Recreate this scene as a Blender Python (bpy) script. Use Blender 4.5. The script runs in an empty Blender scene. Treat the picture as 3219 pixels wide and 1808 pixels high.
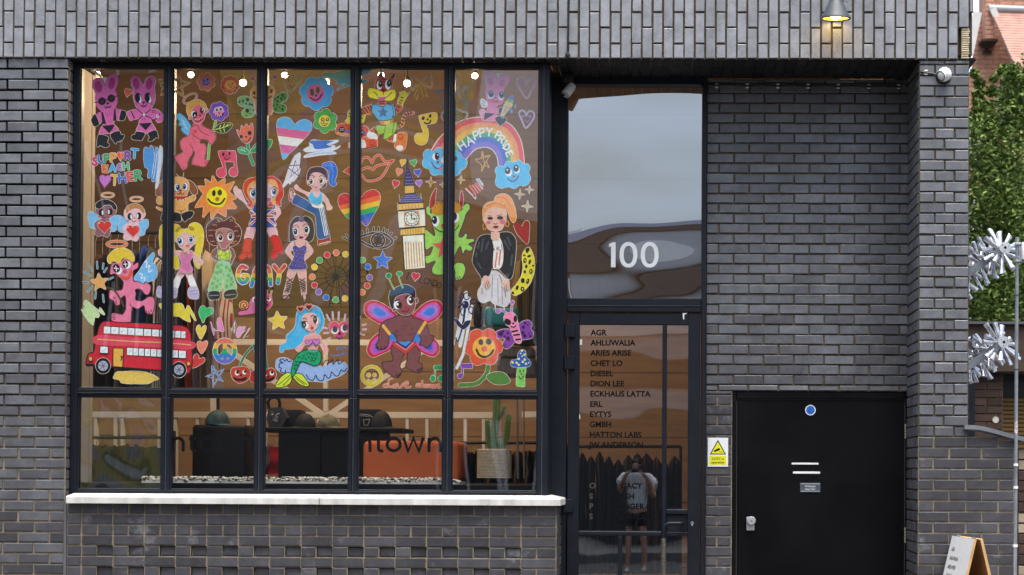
import bpy, bmesh, math, random
from mathutils import Vector, Matrix
from mathutils.geometry import tessellate_polygon
R = math.radians
random.seed(7)
C = bpy.context.scene.collection
sc = bpy.context.scene

# ---------------------------------------------------------------- camera
D0 = 12.0                      # metres from the lens to the face of the shop wall
EYE = 1.55
PXW, PXH = 3219.0, 1808.0      # size of the photograph the measurements come from
FPX = 444.0 * D0               # focal length in photograph pixels
YAW, PITCH, ROLL = 0.0139, 0.0140, 0.0050
PPX, PPY = 2036.0, 1405.0
cam_d = bpy.data.cameras.new('camera')
cam = bpy.data.objects.new('camera', cam_d); C.objects.link(cam)
CAMPOS = Vector((0.0, -D0, EYE))
CAMROT = Matrix.Rotation(YAW, 3, 'Z') @ Matrix.Rotation(math.pi/2 + PITCH, 3, 'X') @ Matrix.Rotation(ROLL, 3, 'Z')
cam.matrix_world = Matrix.Translation(CAMPOS) @ CAMROT.to_4x4()
cam_d.sensor_fit = 'HORIZONTAL'; cam_d.sensor_width = 36.0
cam_d.lens = FPX / PXW * 36.0
cam_d.shift_x = (PXW/2 - PPX) / PXW
cam_d.shift_y = (PPY - PXH/2) / PXW
cam_d.clip_start = 0.1; cam_d.clip_end = 2000
cam_d.dof.use_dof = True; cam_d.dof.focus_distance = D0; cam_d.dof.aperture_fstop = 3.2
sc.camera = cam

def W(px, py, y=0.0):
    """the point of the plane at depth y that a survey pixel of the photograph shows"""
    d = CAMROT @ Vector(((px - PPX)/FPX, -(py - PPY)/FPX, -1.0))
    return CAMPOS + d * ((y - CAMPOS.y) / d.y)
def X(px, y=0.0, py=900): return W(px, py, y).x
def Z(py, y=0.0, px=1600): return W(px, py, y).z

# ---------------------------------------------------------------- world and sun
w = bpy.data.worlds.new("World"); sc.world = w; w.use_nodes = True
nt = w.node_tree; bg = nt.nodes['Background']
sky = nt.nodes.new('ShaderNodeTexSky'); sky.sky_type = 'NISHITA'; sky.sun_disc = False
sky.sun_elevation = R(72); sky.sun_rotation = R(160)
sky.air_density = 1.0; sky.dust_density = 3.5; sky.ozone_density = 1.0
hs = nt.nodes.new('ShaderNodeHueSaturation'); hs.inputs['Saturation'].default_value = 0.7
nt.links.new(sky.outputs[0], hs.inputs['Color'])
# thin overcast: brighter overhead than at the horizon, and a bright bank of cloud behind the shop
tcw = nt.nodes.new('ShaderNodeTexCoord'); sxw = nt.nodes.new('ShaderNodeSeparateXYZ'); nt.links.new(tcw.outputs['Generated'], sxw.inputs[0])
mz = nt.nodes.new('ShaderNodeMapRange'); mz.inputs[1].default_value = 0.0; mz.inputs[2].default_value = 1.0; mz.inputs[3].default_value = 0.42; mz.inputs[4].default_value = 2.0; nt.links.new(sxw.outputs['Z'], mz.inputs[0])
my = nt.nodes.new('ShaderNodeMapRange'); my.inputs[1].default_value = 0.55; my.inputs[2].default_value = 0.9; my.inputs[3].default_value = 1.0; my.inputs[4].default_value = 3.2; nt.links.new(sxw.outputs['Y'], my.inputs[0])
mm = nt.nodes.new('ShaderNodeMath'); mm.operation = 'MULTIPLY'; nt.links.new(mz.outputs[0], mm.inputs[0]); nt.links.new(my.outputs[0], mm.inputs[1])
vs_ = nt.nodes.new('ShaderNodeVectorMath'); vs_.operation = 'SCALE'; nt.links.new(hs.outputs[0], vs_.inputs[0]); nt.links.new(mm.outputs[0], vs_.inputs['Scale'])
nt.links.new(vs_.outputs[0], bg.inputs[0])
bg.inputs[1].default_value = 0.14
sl = bpy.data.lights.new('sun', 'SUN'); sl.energy = 1.5; sl.angle = R(45); sl.color = (1.0, 0.97, 0.93)
sun = bpy.data.objects.new('sun', sl); C.objects.link(sun)
az = R(160)   # the sun stands behind the camera, high and veiled
sd = Vector((math.sin(az)*math.cos(R(72)), math.cos(az)*math.cos(R(72)), math.sin(R(72))))
sun.rotation_euler = sd.to_track_quat('Z', 'Y').to_euler()
sc.view_settings.view_transform = 'Standard'; sc.view_settings.look = 'None'
sc.view_settings.exposure = 0.92; sc.view_settings.gamma = 1
sc.view_settings.use_curve_mapping = False
sc.cycles.use_denoising = True
sc.cycles.max_bounces = 8; sc.cycles.transparent_max_bounces = 24
sc.cycles.sample_clamp_indirect = 6.0
sc.cycles.caustics_reflective = False; sc.cycles.caustics_refractive = False

# ---------------------------------------------------------------- helpers
def lin(v): return v/12.92 if v <= 0.04045 else ((v+0.055)/1.055)**2.4
def hexc(s):
    if len(s) == 3: s = ''.join(ch*2 for ch in s)
    return tuple(lin(int(s[i:i+2], 16)/255) for i in (0, 2, 4))
_M = {}
def mat(name, col=(0.5,0.5,0.5), rough=0.6, spec=0.5, metal=0.0, var=0.0, vscale=8.0, bump=0.0, bscale=60.0, emit=None, es=1.0, stretch=None):
    if name in _M: return _M[name]
    m = bpy.data.materials.new(name); m.use_nodes = True; _M[name] = m
    n = m.node_tree; p = n.nodes['Principled BSDF']
    p.inputs['Base Color'].default_value = (*col, 1); p.inputs['Roughness'].default_value = rough
    p.inputs['Specular IOR Level'].default_value = spec; p.inputs['Metallic'].default_value = metal
    if emit: p.inputs['Emission Color'].default_value = (*emit, 1); p.inputs['Emission Strength'].default_value = es
    if var or bump:
        tc = n.nodes.new('ShaderNodeTexCoord'); mp = n.nodes.new('ShaderNodeMapping')
        n.links.new(tc.outputs['Object'], mp.inputs[0])
        if stretch: mp.inputs['Scale'].default_value = stretch
    if var:
        ns = n.nodes.new('ShaderNodeTexNoise'); ns.inputs['Scale'].default_value = vscale; ns.inputs['Detail'].default_value = 6
        n.links.new(mp.outputs[0], ns.inputs['Vector'])
        mr = n.nodes.new('ShaderNodeMapRange'); mr.inputs[1].default_value = 0.25; mr.inputs[2].default_value = 0.75
        mr.inputs[3].default_value = 1 - var; mr.inputs[4].default_value = 1 + var
        n.links.new(ns.outputs[0], mr.inputs[0])
        mx = n.nodes.new('ShaderNodeVectorMath'); mx.operation = 'SCALE'; mx.inputs[0].default_value = col
        n.links.new(mr.outputs[0], mx.inputs['Scale']); n.links.new(mx.outputs[0], p.inputs['Base Color'])
        if rough > 0.15:
            m2 = n.nodes.new('ShaderNodeMapRange'); m2.inputs[3].default_value = max(0, rough-0.12); m2.inputs[4].default_value = min(1, rough+0.12)
            n.links.new(ns.outputs[0], m2.inputs[0]); n.links.new(m2.outputs[0], p.inputs['Roughness'])
    if bump:
        nb = n.nodes.new('ShaderNodeTexNoise'); nb.inputs['Scale'].default_value = bscale; nb.inputs['Detail'].default_value = 4
        n.links.new(mp.outputs[0], nb.inputs['Vector'])
        b = n.nodes.new('ShaderNodeBump'); b.inputs['Strength'].default_value = bump; b.inputs['Distance'].default_value = 0.01
        n.links.new(nb.outputs[0], b.inputs['Height']); n.links.new(b.outputs[0], p.inputs['Normal'])
    return m

class MB:
    """collects shapes and links them as one mesh object"""
    def __init__(s): s.v = []; s.f = []; s.m = []; s.t = []; s.mats = []; s.tone = 0.5; s.smooth = []
    def mi(s, m):
        if m not in s.mats: s.mats.append(m)
        return s.mats.index(m)
    def face(s, pts, m, sm=False):
        i = len(s.v); s.v += [tuple(p) for p in pts]; s.f.append(tuple(range(i, i+len(pts)))); s.m.append(s.mi(m)); s.t.append(s.tone); s.smooth.append(sm)
    def mesh(s, vs, fs, m, sm=False):
        i = len(s.v); s.v += [tuple(p) for p in vs]; k = s.mi(m)
        for f in fs: s.f.append(tuple(a+i for a in f)); s.m.append(k); s.t.append(s.tone); s.smooth.append(sm)
    def bmesh(s, bm, m, sm=False):
        bm.verts.index_update()
        s.mesh([v.co.copy() for v in bm.verts], [[v.index for v in f.verts] for f in bm.faces], m, sm); bm.free()
    def box(s, x0, x1, y0, y1, z0, z1, m, bev=0.0, seg=1):
        x0, x1 = sorted((x0, x1)); y0, y1 = sorted((y0, y1)); z0, z1 = sorted((z0, z1))
        if bev <= 0:
            vs = [(x0,y0,z0),(x1,y0,z0),(x1,y1,z0),(x0,y1,z0),(x0,y0,z1),(x1,y0,z1),(x1,y1,z1),(x0,y1,z1)]
            s.mesh(vs, [(0,3,2,1),(4,5,6,7),(0,1,5,4),(1,2,6,5),(2,3,7,6),(3,0,4,7)], m); return
        bm = bmesh.new(); bmesh.ops.create_cube(bm, size=1.0)
        for v in bm.verts:
            v.co = Vector((x0+(v.co.x+.5)*(x1-x0), y0+(v.co.y+.5)*(y1-y0), z0+(v.co.z+.5)*(z1-z0)))
        bmesh.ops.bevel(bm, geom=list(bm.edges), offset=bev, segments=seg, affect='EDGES', profile=0.5)
        s.bmesh(bm, m, seg > 1)
    def tube(s, pts, r, m, n=10, caps=True, radii=None):
        pts = [Vector(p) for p in pts]; rings = []; up = None
        for i, p in enumerate(pts):
            t = (pts[min(i+1, len(pts)-1)] - pts[max(i-1, 0)]).normalized()
            if up is None:
                up = Vector((0,0,1)) if abs(t.z) < 0.9 else Vector((1,0,0))
            a = t.cross(up).normalized(); b = a.cross(t).normalized(); up = b
            rr = radii[i] if radii else r
            rings.append([p + a*rr*math.cos(2*math.pi*k/n) + b*rr*math.sin(2*math.pi*k/n) for k in range(n)])
        vs = [q for rg in rings for q in rg]
        fs = [(i*n+k, i*n+(k+1) % n, (i+1)*n+(k+1) % n, (i+1)*n+k) for i in range(len(pts)-1) for k in range(n)]
        if caps: fs += [tuple(range(n-1, -1, -1)), tuple(range((len(pts)-1)*n, len(pts)*n))]
        s.mesh(vs, fs, m, True)
    def lathe(s, prof, origin, m, n=32, axis=None, closed=False):
        """prof: (radius, height) along +Z of origin, optionally turned to axis"""
        q = Vector((0,0,1)).rotation_difference(Vector(axis).normalized()) if axis else None
        vs = []
        for r, h in prof:
            for k in range(n):
                p = Vector((r*math.cos(2*math.pi*k/n), r*math.sin(2*math.pi*k/n), h))
                if q: p = q @ p
                vs.append(p + Vector(origin))
        L = len(prof)
        fs = [(i*n+k, i*n+(k+1) % n, (i+1)*n+(k+1) % n, (i+1)*n+k) for i in range(L-1) for k in range(n)]
        s.mesh(vs, fs, m, True)
    def disc(s, c, r, m, normal=(0,-1,0), n=32, ry=None):
        q = Vector((0,0,1)).rotation_difference(Vector(normal).normalized())
        s.face([Vector(c) + q @ Vector((r*math.cos(2*math.pi*k/n), (ry or r)*math.sin(2*math.pi*k/n), 0)) for k in range(n)], m)
    def ball(s, c, r, m, sx=1, sy=1, sz=1, u=20, v=12):
        bm = bmesh.new(); bmesh.ops.create_uvsphere(bm, u_segments=u, v_segments=v, radius=r)
        for a in bm.verts: a.co = Vector((a.co.x*sx, a.co.y*sy, a.co.z*sz)) + Vector(c)
        s.bmesh(bm, m, True)
    def build(s, name, parent=None, tone=False, merge=0.0):
        me = bpy.data.meshes.new(name); me.from_pydata(s.v, [], s.f)
        for m in s.mats: me.materials.append(m)
        me.polygons.foreach_set('material_index', s.m); me.polygons.foreach_set('use_smooth', s.smooth)
        if any(s.smooth): me.set_sharp_from_angle(angle=R(38))
        if tone:
            a = me.attributes.new('tone', 'FLOAT', 'FACE'); a.data.foreach_set('value', s.t)
        if merge:
            bm = bmesh.new(); bm.from_mesh(me); bmesh.ops.remove_doubles(bm, verts=bm.verts, dist=merge); bm.to_mesh(me); bm.free()
        me.update()
        o = bpy.data.objects.new(name, me); C.objects.link(o)
        if parent: o.parent = parent; o.matrix_parent_inverse = parent.matrix_world.inverted() if parent.type != 'EMPTY' else Matrix.Translation(-parent.location)
        return o
def thing(name, label, cat, loc=(0,0,0), group=None):
    o = bpy.data.objects.new(name, None); C.objects.link(o); o.location = loc; o.empty_display_size = 0.1
    o['label'] = label; o['category'] = cat
    if group: o['group'] = group
    return o
def tag(o, label, cat, group=None):
    o['label'] = label; o['category'] = cat
    if group: o['group'] = group
    return o
def stru(o): o['kind'] = 'structure'; return o
def text_mb(body, h, origin, m, align='LEFT', bold=0.0, mb=None, normal='front', sx=1.0, spacing=1.0, mtx=None):
    """flat lettering of cap height h whose lower left corner is origin, facing the street"""
    cu = bpy.data.curves.new('letters', 'FONT'); cu.body = body; cu.size = h/0.70; cu.align_x = align; cu.offset = bold*h; cu.space_character = spacing
    cu.resolution_u = 4
    ob = bpy.data.objects.new('letters', cu); C.objects.link(ob)
    dg = bpy.context.evaluated_depsgraph_get(); me = ob.evaluated_get(dg).to_mesh()
    mb = mb or MB(); o = Vector(origin)
    if mtx is None: vs = [o + Vector((v.co.x*sx, 0, v.co.y)) for v in me.vertices]
    else: vs = [mtx @ Vector((v.co.x*sx, 0, v.co.y)) for v in me.vertices]
    mb.mesh(vs, [list(p.vertices) for p in me.polygons], m)
    ob.evaluated_get(dg).to_mesh_clear(); bpy.data.objects.remove(ob); bpy.data.curves.remove(cu)
    return mb

# ---------------------------------------------------------------- materials
def brick_mat(name, c1, c2, rough=0.45, eff=0.0, spec=0.5):
    m = bpy.data.materials.new(name); m.use_nodes = True; n = m.node_tree; L = n.links.new; p = n.nodes['Principled BSDF']
    at = n.nodes.new('ShaderNodeAttribute'); at.attribute_name = 'tone'
    tc = n.nodes.new('ShaderNodeTexCoord')
    cr = n.nodes.new('ShaderNodeMix'); cr.data_type = 'RGBA'; cr.inputs[6].default_value = (*c1, 1); cr.inputs[7].default_value = (*c2, 1)
    L(at.outputs['Fac'], cr.inputs[0])
    ns = n.nodes.new('ShaderNodeTexNoise'); ns.inputs['Scale'].default_value = 11; ns.inputs['Detail'].default_value = 9; ns.inputs['Roughness'].default_value = 0.7
    L(tc.outputs['Object'], ns.inputs['Vector'])
    mr = n.nodes.new('ShaderNodeMapRange'); mr.inputs[1].default_value = 0.3; mr.inputs[2].default_value = 0.7; mr.inputs[3].default_value = 0.72; mr.inputs[4].default_value = 1.25
    L(ns.outputs[0], mr.inputs[0])
    ng = n.nodes.new('ShaderNodeTexNoise'); ng.inputs['Scale'].default_value = 1.7; ng.inputs['Detail'].default_value = 5; ng.inputs['Roughness'].default_value = 0.65
    mg = n.nodes.new('ShaderNodeMapping'); mg.inputs['Scale'].default_value = (1.6, 1.6, .55); L(tc.outputs['Object'], mg.inputs[0]); L(mg.outputs[0], ng.inputs['Vector'])
    gr = n.nodes.new('ShaderNodeMapRange'); gr.inputs[1].default_value = 0.3; gr.inputs[2].default_value = 0.7; gr.inputs[3].default_value = 0.78; gr.inputs[4].default_value = 1.16; L(ng.outputs[0], gr.inputs[0])
    m0 = n.nodes.new('ShaderNodeMath'); m0.operation = 'MULTIPLY'; L(mr.outputs[0], m0.inputs[0]); L(gr.outputs[0], m0.inputs[1])
    vm = n.nodes.new('ShaderNodeVectorMath'); vm.operation = 'SCALE'; L(cr.outputs[2], vm.inputs[0]); L(m0.outputs[0], vm.inputs['Scale'])
    # burnt specks
    vo = n.nodes.new('ShaderNodeTexVoronoi'); vo.inputs['Scale'].default_value = 85; L(tc.outputs['Object'], vo.inputs['Vector'])
    sp = n.nodes.new('ShaderNodeMapRange'); sp.inputs[1].default_value = 0.10; sp.inputs[2].default_value = 0.24; L(vo.outputs['Distance'], sp.inputs[0])
    n2 = n.nodes.new('ShaderNodeTexNoise'); n2.inputs['Scale'].default_value = 9; L(tc.outputs['Object'], n2.inputs['Vector'])
    th = n.nodes.new('ShaderNodeMapRange'); th.inputs[1].default_value = 0.48; th.inputs[2].default_value = 0.62; L(n2.outputs[0], th.inputs[0])
    inv = n.nodes.new('ShaderNodeMath'); inv.operation = 'SUBTRACT'; inv.inputs[0].default_value = 1; L(sp.outputs[0], inv.inputs[1])
    mu = n.nodes.new('ShaderNodeMath'); mu.operation = 'MULTIPLY'; L(inv.outputs[0], mu.inputs[0]); L(th.outputs[0], mu.inputs[1])
    mu2 = n.nodes.new('ShaderNodeMath'); mu2.operation = 'MULTIPLY'; L(mu.outputs[0], mu2.inputs[0]); mu2.inputs[1].default_value = 0.8
    mx = n.nodes.new('ShaderNodeMix'); mx.data_type = 'RGBA'; L(mu2.outputs[0], mx.inputs[0]); L(vm.outputs[0], mx.inputs[6]); mx.inputs[7].default_value = (0.012, 0.011, 0.013, 1)
    out = mx.outputs[2]
    if eff:
        n3 = n.nodes.new('ShaderNodeTexNoise'); n3.inputs['Scale'].default_value = 3.3; n3.inputs['Detail'].default_value = 8; n3.inputs['Roughness'].default_value = 0.75
        L(tc.outputs['Object'], n3.inputs['Vector'])
        t3 = n.nodes.new('ShaderNodeMapRange'); t3.inputs[1].default_value = 0.57; t3.inputs[2].default_value = 0.74; t3.inputs[4].default_value = eff; L(n3.outputs[0], t3.inputs[0])
        m3 = n.nodes.new('ShaderNodeMix'); m3.data_type = 'RGBA'; L(t3.outputs[0], m3.inputs[0]); L(out, m3.inputs[6]); m3.inputs[7].default_value = (0.42, 0.42, 0.44, 1)
        out = m3.outputs[2]
    L(out, p.inputs['Base Color']); p.inputs['Roughness'].default_value = rough; p.inputs['Specular IOR Level'].default_value = spec
    nb = n.nodes.new('ShaderNodeTexNoise'); nb.inputs['Scale'].default_value = 70; nb.inputs['Detail'].default_value = 7; L(tc.outputs['Object'], nb.inputs['Vector'])
    ad = n.nodes.new('ShaderNodeMath'); ad.operation = 'SUBTRACT'; L(nb.outputs[0], ad.inputs[0]); L(mu.outputs[0], ad.inputs[1])
    b = n.nodes.new('ShaderNodeBump'); b.inputs['Strength'].default_value = 0.35; b.inputs['Distance'].default_value = 0.004
    L(ad.outputs[0], b.inputs['Height']); L(b.outputs[0], p.inputs['Normal'])
    _M[name] = m; return m
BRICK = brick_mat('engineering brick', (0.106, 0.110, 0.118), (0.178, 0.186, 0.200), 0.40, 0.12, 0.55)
BRICKMID = brick_mat('half-shaded engineering brick', (0.078, 0.079, 0.085), (0.138, 0.141, 0.152), 0.44, 0.25, 0.5)  # middle copy of the brick, dulled for the weaker light halfway down
BRICKTOP = brick_mat('smooth grey engineering brick', (0.245, 0.252, 0.264), (0.305, 0.316, 0.332), 0.38, 0.05, 0.55)  # smoother grey lintel brick, lightened further for the stronger sky light up there
BRICKLOW = brick_mat('weathered shaded engineering brick', (0.042, 0.041, 0.045), (0.088, 0.086, 0.094), 0.48, 0.55, 0.4)  # weathered low brick, darkened further for the dimmer light near the ground
REDBRICK = brick_mat('red stock brick', (0.46, 0.21, 0.135), (0.58, 0.31, 0.215), 0.8, 0.05, 0.3)
DARKBRICK = brick_mat('sooty stock brick', (0.03, 0.02, 0.015), (0.085, 0.05, 0.035), 0.8, 0.05, 0.3)
BUFFBRICK = brick_mat('buff stock brick', (0.28, 0.22, 0.14), (0.42, 0.35, 0.25), 0.8, 0.1, 0.3)
MORTAR = mat('mortar', (0.125, 0.100, 0.070), 0.95, 0.1, var=0.35, vscale=14, bump=0.5, bscale=120)
MORTARLT = mat('pale mortar', (0.27, 0.225, 0.165), 0.95, 0.1, var=0.35, vscale=14, bump=0.5, bscale=120)
MORTARDK = mat('dark mortar', (0.06, 0.052, 0.045), 0.95, 0.1, var=0.3, vscale=14)
STEEL = mat('dark blue painted steel', (0.007, 0.0095, 0.015), 0.45, 0.28, var=0.12, vscale=6)
STEELLT = mat('steel edge highlight', (0.06, 0.066, 0.075), 0.4, 0.5, var=0.4, vscale=20)  # lighter lines painted along steel edges as the light they catch
BLACKDOOR = mat('black door paint', (0.0028, 0.0028, 0.0038), 0.46, 0.16, var=0.6, vscale=2.2, bump=0.06, bscale=25)
STONE = mat('white painted stone', (0.60, 0.59, 0.545), 0.8, 0.3, var=0.24, vscale=3.0, bump=0.3, bscale=35, stretch=(4, 1, .8))
RUBBER = mat('black plastic', (0.012, 0.012, 0.014), 0.45)
WHITEP = mat('white plastic', (0.85, 0.85, 0.83), 0.35)
WHITEPAINT = mat('white paint', (0.62, 0.60, 0.56), 0.6, var=0.08, vscale=5)
GALV = mat('galvanised steel', (0.30, 0.33, 0.36), 0.45, 0.5, 0.6, var=0.18, vscale=18)
CHROME = mat('polished tube steel', (0.62, 0.62, 0.64), 0.24, 0.5, 1.0, var=0.25, vscale=30)
INKBLACK = mat('black vinyl lettering', (0.004, 0.004, 0.005), 0.6, 0.1)
INKWHITE = mat('white vinyl lettering', (0.78, 0.80, 0.80), 0.5)

def glass_mat(name, refl, tint, warp=0.0, wscale=1.2, stretch=(1,1,1)):
    m = bpy.data.materials.new(name); m.use_nodes = True; n = m.node_tree; L = n.links.new
    n.nodes.remove(n.nodes['Principled BSDF']); out = n.nodes['Material Output']
    tr = n.nodes.new('ShaderNodeBsdfTransparent'); tr.inputs[0].default_value = (*tint, 1)
    gl = n.nodes.new('ShaderNodeBsdfGlossy'); gl.inputs['Roughness'].default_value = 0.0; gl.inputs[0].default_value = (0.90, 0.96, 1.0, 1)
    fr = n.nodes.new('ShaderNodeLayerWeight'); fr.inputs['Blend'].default_value = 0.12
    mr = n.nodes.new('ShaderNodeMapRange'); mr.inputs[3].default_value = refl; mr.inputs[4].default_value = 1.0; L(fr.outputs['Facing'], mr.inputs[0])
    pw = n.nodes.new('ShaderNodeMath'); pw.operation = 'POWER'; L(fr.outputs['Facing'], pw.inputs[0]); pw.inputs[1].default_value = 4
    L(pw.outputs[0], mr.inputs[0])
    mx = n.nodes.new('ShaderNodeMixShader'); L(mr.outputs[0], mx.inputs[0]); L(tr.outputs[0], mx.inputs[1]); L(gl.outputs[0], mx.inputs[2])
    if warp:
        tc = n.nodes.new('ShaderNodeTexCoord'); mp = n.nodes.new('ShaderNodeMapping'); mp.inputs['Scale'].default_value = stretch
        L(tc.outputs['Object'], mp.inputs[0])
        ns = n.nodes.new('ShaderNodeTexNoise'); ns.inputs['Scale'].default_value = wscale; ns.inputs['Detail'].default_value = 0.6; L(mp.outputs[0], ns.inputs['Vector'])
        b = n.nodes.new('ShaderNodeBump'); b.inputs['Strength'].default_value = 1.0; b.inputs['Distance'].default_value = warp
        L(ns.outputs[0], b.inputs['Height']); L(b.outputs[0], gl.inputs['Normal'])
    L(mx.outputs[0], out.inputs[0]); _M[name] = m; return m
GLASS = glass_mat('shop window glass', 0.125, (0.94, 0.95, 0.94), 0.010, 1.0)
GLASSDOOR = glass_mat('door glass', 0.19, (0.90, 0.90, 0.88), 0.0022, 1.5, (1, 1, 1.8))
GLASSTOP = glass_mat('reflective transom glass', 0.46, (0.55, 0.55, 0.55), 0.019, 1.0, (1, 1, 1.7))

# ---------------------------------------------------------------- brickwork
def brick(mb, m, P, U, V, N, u0, u1, v0, v1, depth=0.02, bev=0.0025, tone=None, jit=0.0012):
    """one brick on the plane P with axes U (along), V (up) and N (outwards); its face stands at N=0"""
    mb.tone = random.betavariate(2.2, 2.2) if tone is None else tone
    j = [random.uniform(-jit, jit) for _ in range(4)]; j2 = [random.uniform(-0.0026, 0.0026) for _ in range(4)]
    ci = [(u0+bev, v0+bev), (u1-bev, v0+bev), (u1-bev, v1-bev), (u0+bev, v1-bev)]
    co = [(u0+j2[0], v0+j2[1]), (u1+j2[2], v0+j2[1]), (u1+j2[2], v1+j2[3]), (u0+j2[0], v1+j2[3])]
    vs = [P + U*a + V*b + N*j[i] for i, (a, b) in enumerate(ci)]
    vs += [P + U*a + V*b - N*bev for a, b in co] + [P + U*a + V*b - N*depth for a, b in co]
    fs = [(0,1,2,3)]
    for k in range(4):
        k2 = (k+1) % 4
        fs += [(4+k, 4+k2, k2, k), (8+k, 8+k2, 4+k2, 4+k)]
    mb.mesh(vs, fs, m)
ux, uy, uz = Vector((1,0,0)), Vector((0,1,0)), Vector((0,0,1))
JT = 0.0125

# ================================================================ THE SHOP BUILDING
shop = thing('shop_building', 'dark brick shop front with a big decorated window, glass door and black fire door', 'building', (0, 0, 0))
YG, YN, YD = 0.14, 0.60, 0.53           # window glass, niche wall and glass door stand this far behind the wall face
OUT = -uy
def cell(mb, m, P, U, V, N, u0, u1, v0, v1, depth=0.02, recess=0.0, rake=0.012, j=JT, mort=None, tone=None, bev=0.0025):
    if u1-u0 < 0.022 or v1-v0 < 0.02: return
    brick(mb, m, P - N*recess, U, V, N, u0+j/2, u1-j/2, v0+j/2, v1-j/2, depth, bev, tone)
    Q = P - N*(recess+rake); mb.tone = 0.5
    mb.mesh([Q+U*u0+V*v0, Q+U*u1+V*v0, Q+U*u1+V*v1, Q+U*u0+V*v1], [(0,1,2,3)], mort or (MORTARLT if m is BRICKLOW else MORTAR))

# ---- lintel of upright bricks
zs = Z(184, -0.02, 1700)
ylin = -0.02
P = Vector((0, ylin, 0)); mb = MB()
x0 = X(2183.5, ylin, 100); xr = X(3061, ylin, 100); pitch = 0.0747
k0 = math.floor((X(-60, ylin, 100)-x0)/pitch); k = k0
while True:
    a = x0 + k*pitch
    if a + 0.02 > xr: break
    b = min(a+pitch, xr); z = zs
    hs_ = [0.1085] if k % 2 == 0 else [0.222]
    while z < zs + 1.4:
        h = hs_[0] if z == zs else 0.2235
        last = b > xr - 0.06
        if not (last and z < zs+0.2):
            cell(mb, BRICKTOP, P, ux, uz, OUT, a, b, z, z+h, 0.03, rake=0.017, bev=0.002, j=0.0135)
        z += h
    k += 1
XW = X(1728, 0.2, 300)
mb.box(X(-60, ylin, 100), XW, ylin+0.04, 0.205, zs+0.035, zs+1.4, MORTARDK); mb.box(XW+.001, xr-0.005, ylin+0.04, YN+0.02, zs+0.035, zs+1.4, MORTARDK)
mb.build('lintel', shop, tone=True)
# the broken corner, filled with ribbed cream render
mb = MB(); xa = X(3023, ylin, 130)
cream = mat('cream render', (0.55, 0.47, 0.31), 0.9, var=0.2, vscale=30)
zz = zs+0.008
while zz < zs+0.215:
    mb.box(xa, xr-0.03+random.uniform(-.006,.006), ylin+0.006+random.uniform(0,.006), ylin+0.04, zz, zz+0.012, cream, 0.003); zz += 0.0155
mb.build('lintel_repair', shop)
# ---- soffit
SOFB = brick_mat('shaded soffit brick', (0.014, 0.014, 0.016), (0.035, 0.033, 0.035), 0.6, 0.0, 0.2)  # soffit bricks darkened, the deep shade beneath the lintel put into their colour
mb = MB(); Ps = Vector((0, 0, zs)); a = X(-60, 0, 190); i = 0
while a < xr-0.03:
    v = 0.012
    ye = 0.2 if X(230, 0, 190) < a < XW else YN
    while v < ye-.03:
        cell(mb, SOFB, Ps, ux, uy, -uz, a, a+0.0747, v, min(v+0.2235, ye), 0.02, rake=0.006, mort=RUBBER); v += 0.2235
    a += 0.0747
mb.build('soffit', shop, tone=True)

# ---- left wall
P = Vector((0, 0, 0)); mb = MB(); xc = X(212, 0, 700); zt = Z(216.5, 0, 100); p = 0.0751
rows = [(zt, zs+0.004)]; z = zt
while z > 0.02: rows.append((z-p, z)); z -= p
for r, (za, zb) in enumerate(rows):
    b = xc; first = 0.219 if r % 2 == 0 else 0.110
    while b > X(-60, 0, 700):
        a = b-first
        kb = za+random.uniform(-.35, .35)  # darker copies are picked lower down: light falloff painted into the bricks
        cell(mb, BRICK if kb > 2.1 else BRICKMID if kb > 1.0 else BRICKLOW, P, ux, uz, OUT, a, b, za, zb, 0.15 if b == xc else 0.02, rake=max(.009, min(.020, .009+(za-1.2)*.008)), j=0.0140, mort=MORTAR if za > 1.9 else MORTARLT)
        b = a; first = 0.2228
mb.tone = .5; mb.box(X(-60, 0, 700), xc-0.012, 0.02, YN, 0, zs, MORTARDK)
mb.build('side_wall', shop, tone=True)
# ---- wall under the window
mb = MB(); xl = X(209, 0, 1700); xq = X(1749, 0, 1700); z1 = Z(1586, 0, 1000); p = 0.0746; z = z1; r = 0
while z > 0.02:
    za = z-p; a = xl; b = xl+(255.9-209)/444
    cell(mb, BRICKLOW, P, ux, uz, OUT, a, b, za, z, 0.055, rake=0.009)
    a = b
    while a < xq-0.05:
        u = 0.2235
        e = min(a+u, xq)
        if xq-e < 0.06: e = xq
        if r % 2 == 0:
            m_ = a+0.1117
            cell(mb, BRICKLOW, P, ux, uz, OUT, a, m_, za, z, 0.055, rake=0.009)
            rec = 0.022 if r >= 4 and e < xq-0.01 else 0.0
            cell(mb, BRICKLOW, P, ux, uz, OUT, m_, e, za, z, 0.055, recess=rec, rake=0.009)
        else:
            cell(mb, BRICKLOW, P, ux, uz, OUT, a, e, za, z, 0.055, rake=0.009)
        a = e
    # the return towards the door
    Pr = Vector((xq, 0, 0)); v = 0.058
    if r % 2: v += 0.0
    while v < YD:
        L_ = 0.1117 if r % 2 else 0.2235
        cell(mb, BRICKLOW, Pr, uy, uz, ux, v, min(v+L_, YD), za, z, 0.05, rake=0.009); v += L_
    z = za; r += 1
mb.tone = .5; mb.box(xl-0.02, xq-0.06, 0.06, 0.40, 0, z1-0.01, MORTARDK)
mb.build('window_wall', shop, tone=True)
mb = MB(); mb.box(X(199.5, 0, 1700), xl-0.002, -0.001, 0.03, 0, Z(1575, 0, 200), mat('grey mastic', (0.10, 0.10, 0.105), 0.7, var=0.2))
mb.build('mastic_joint', shop)
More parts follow.
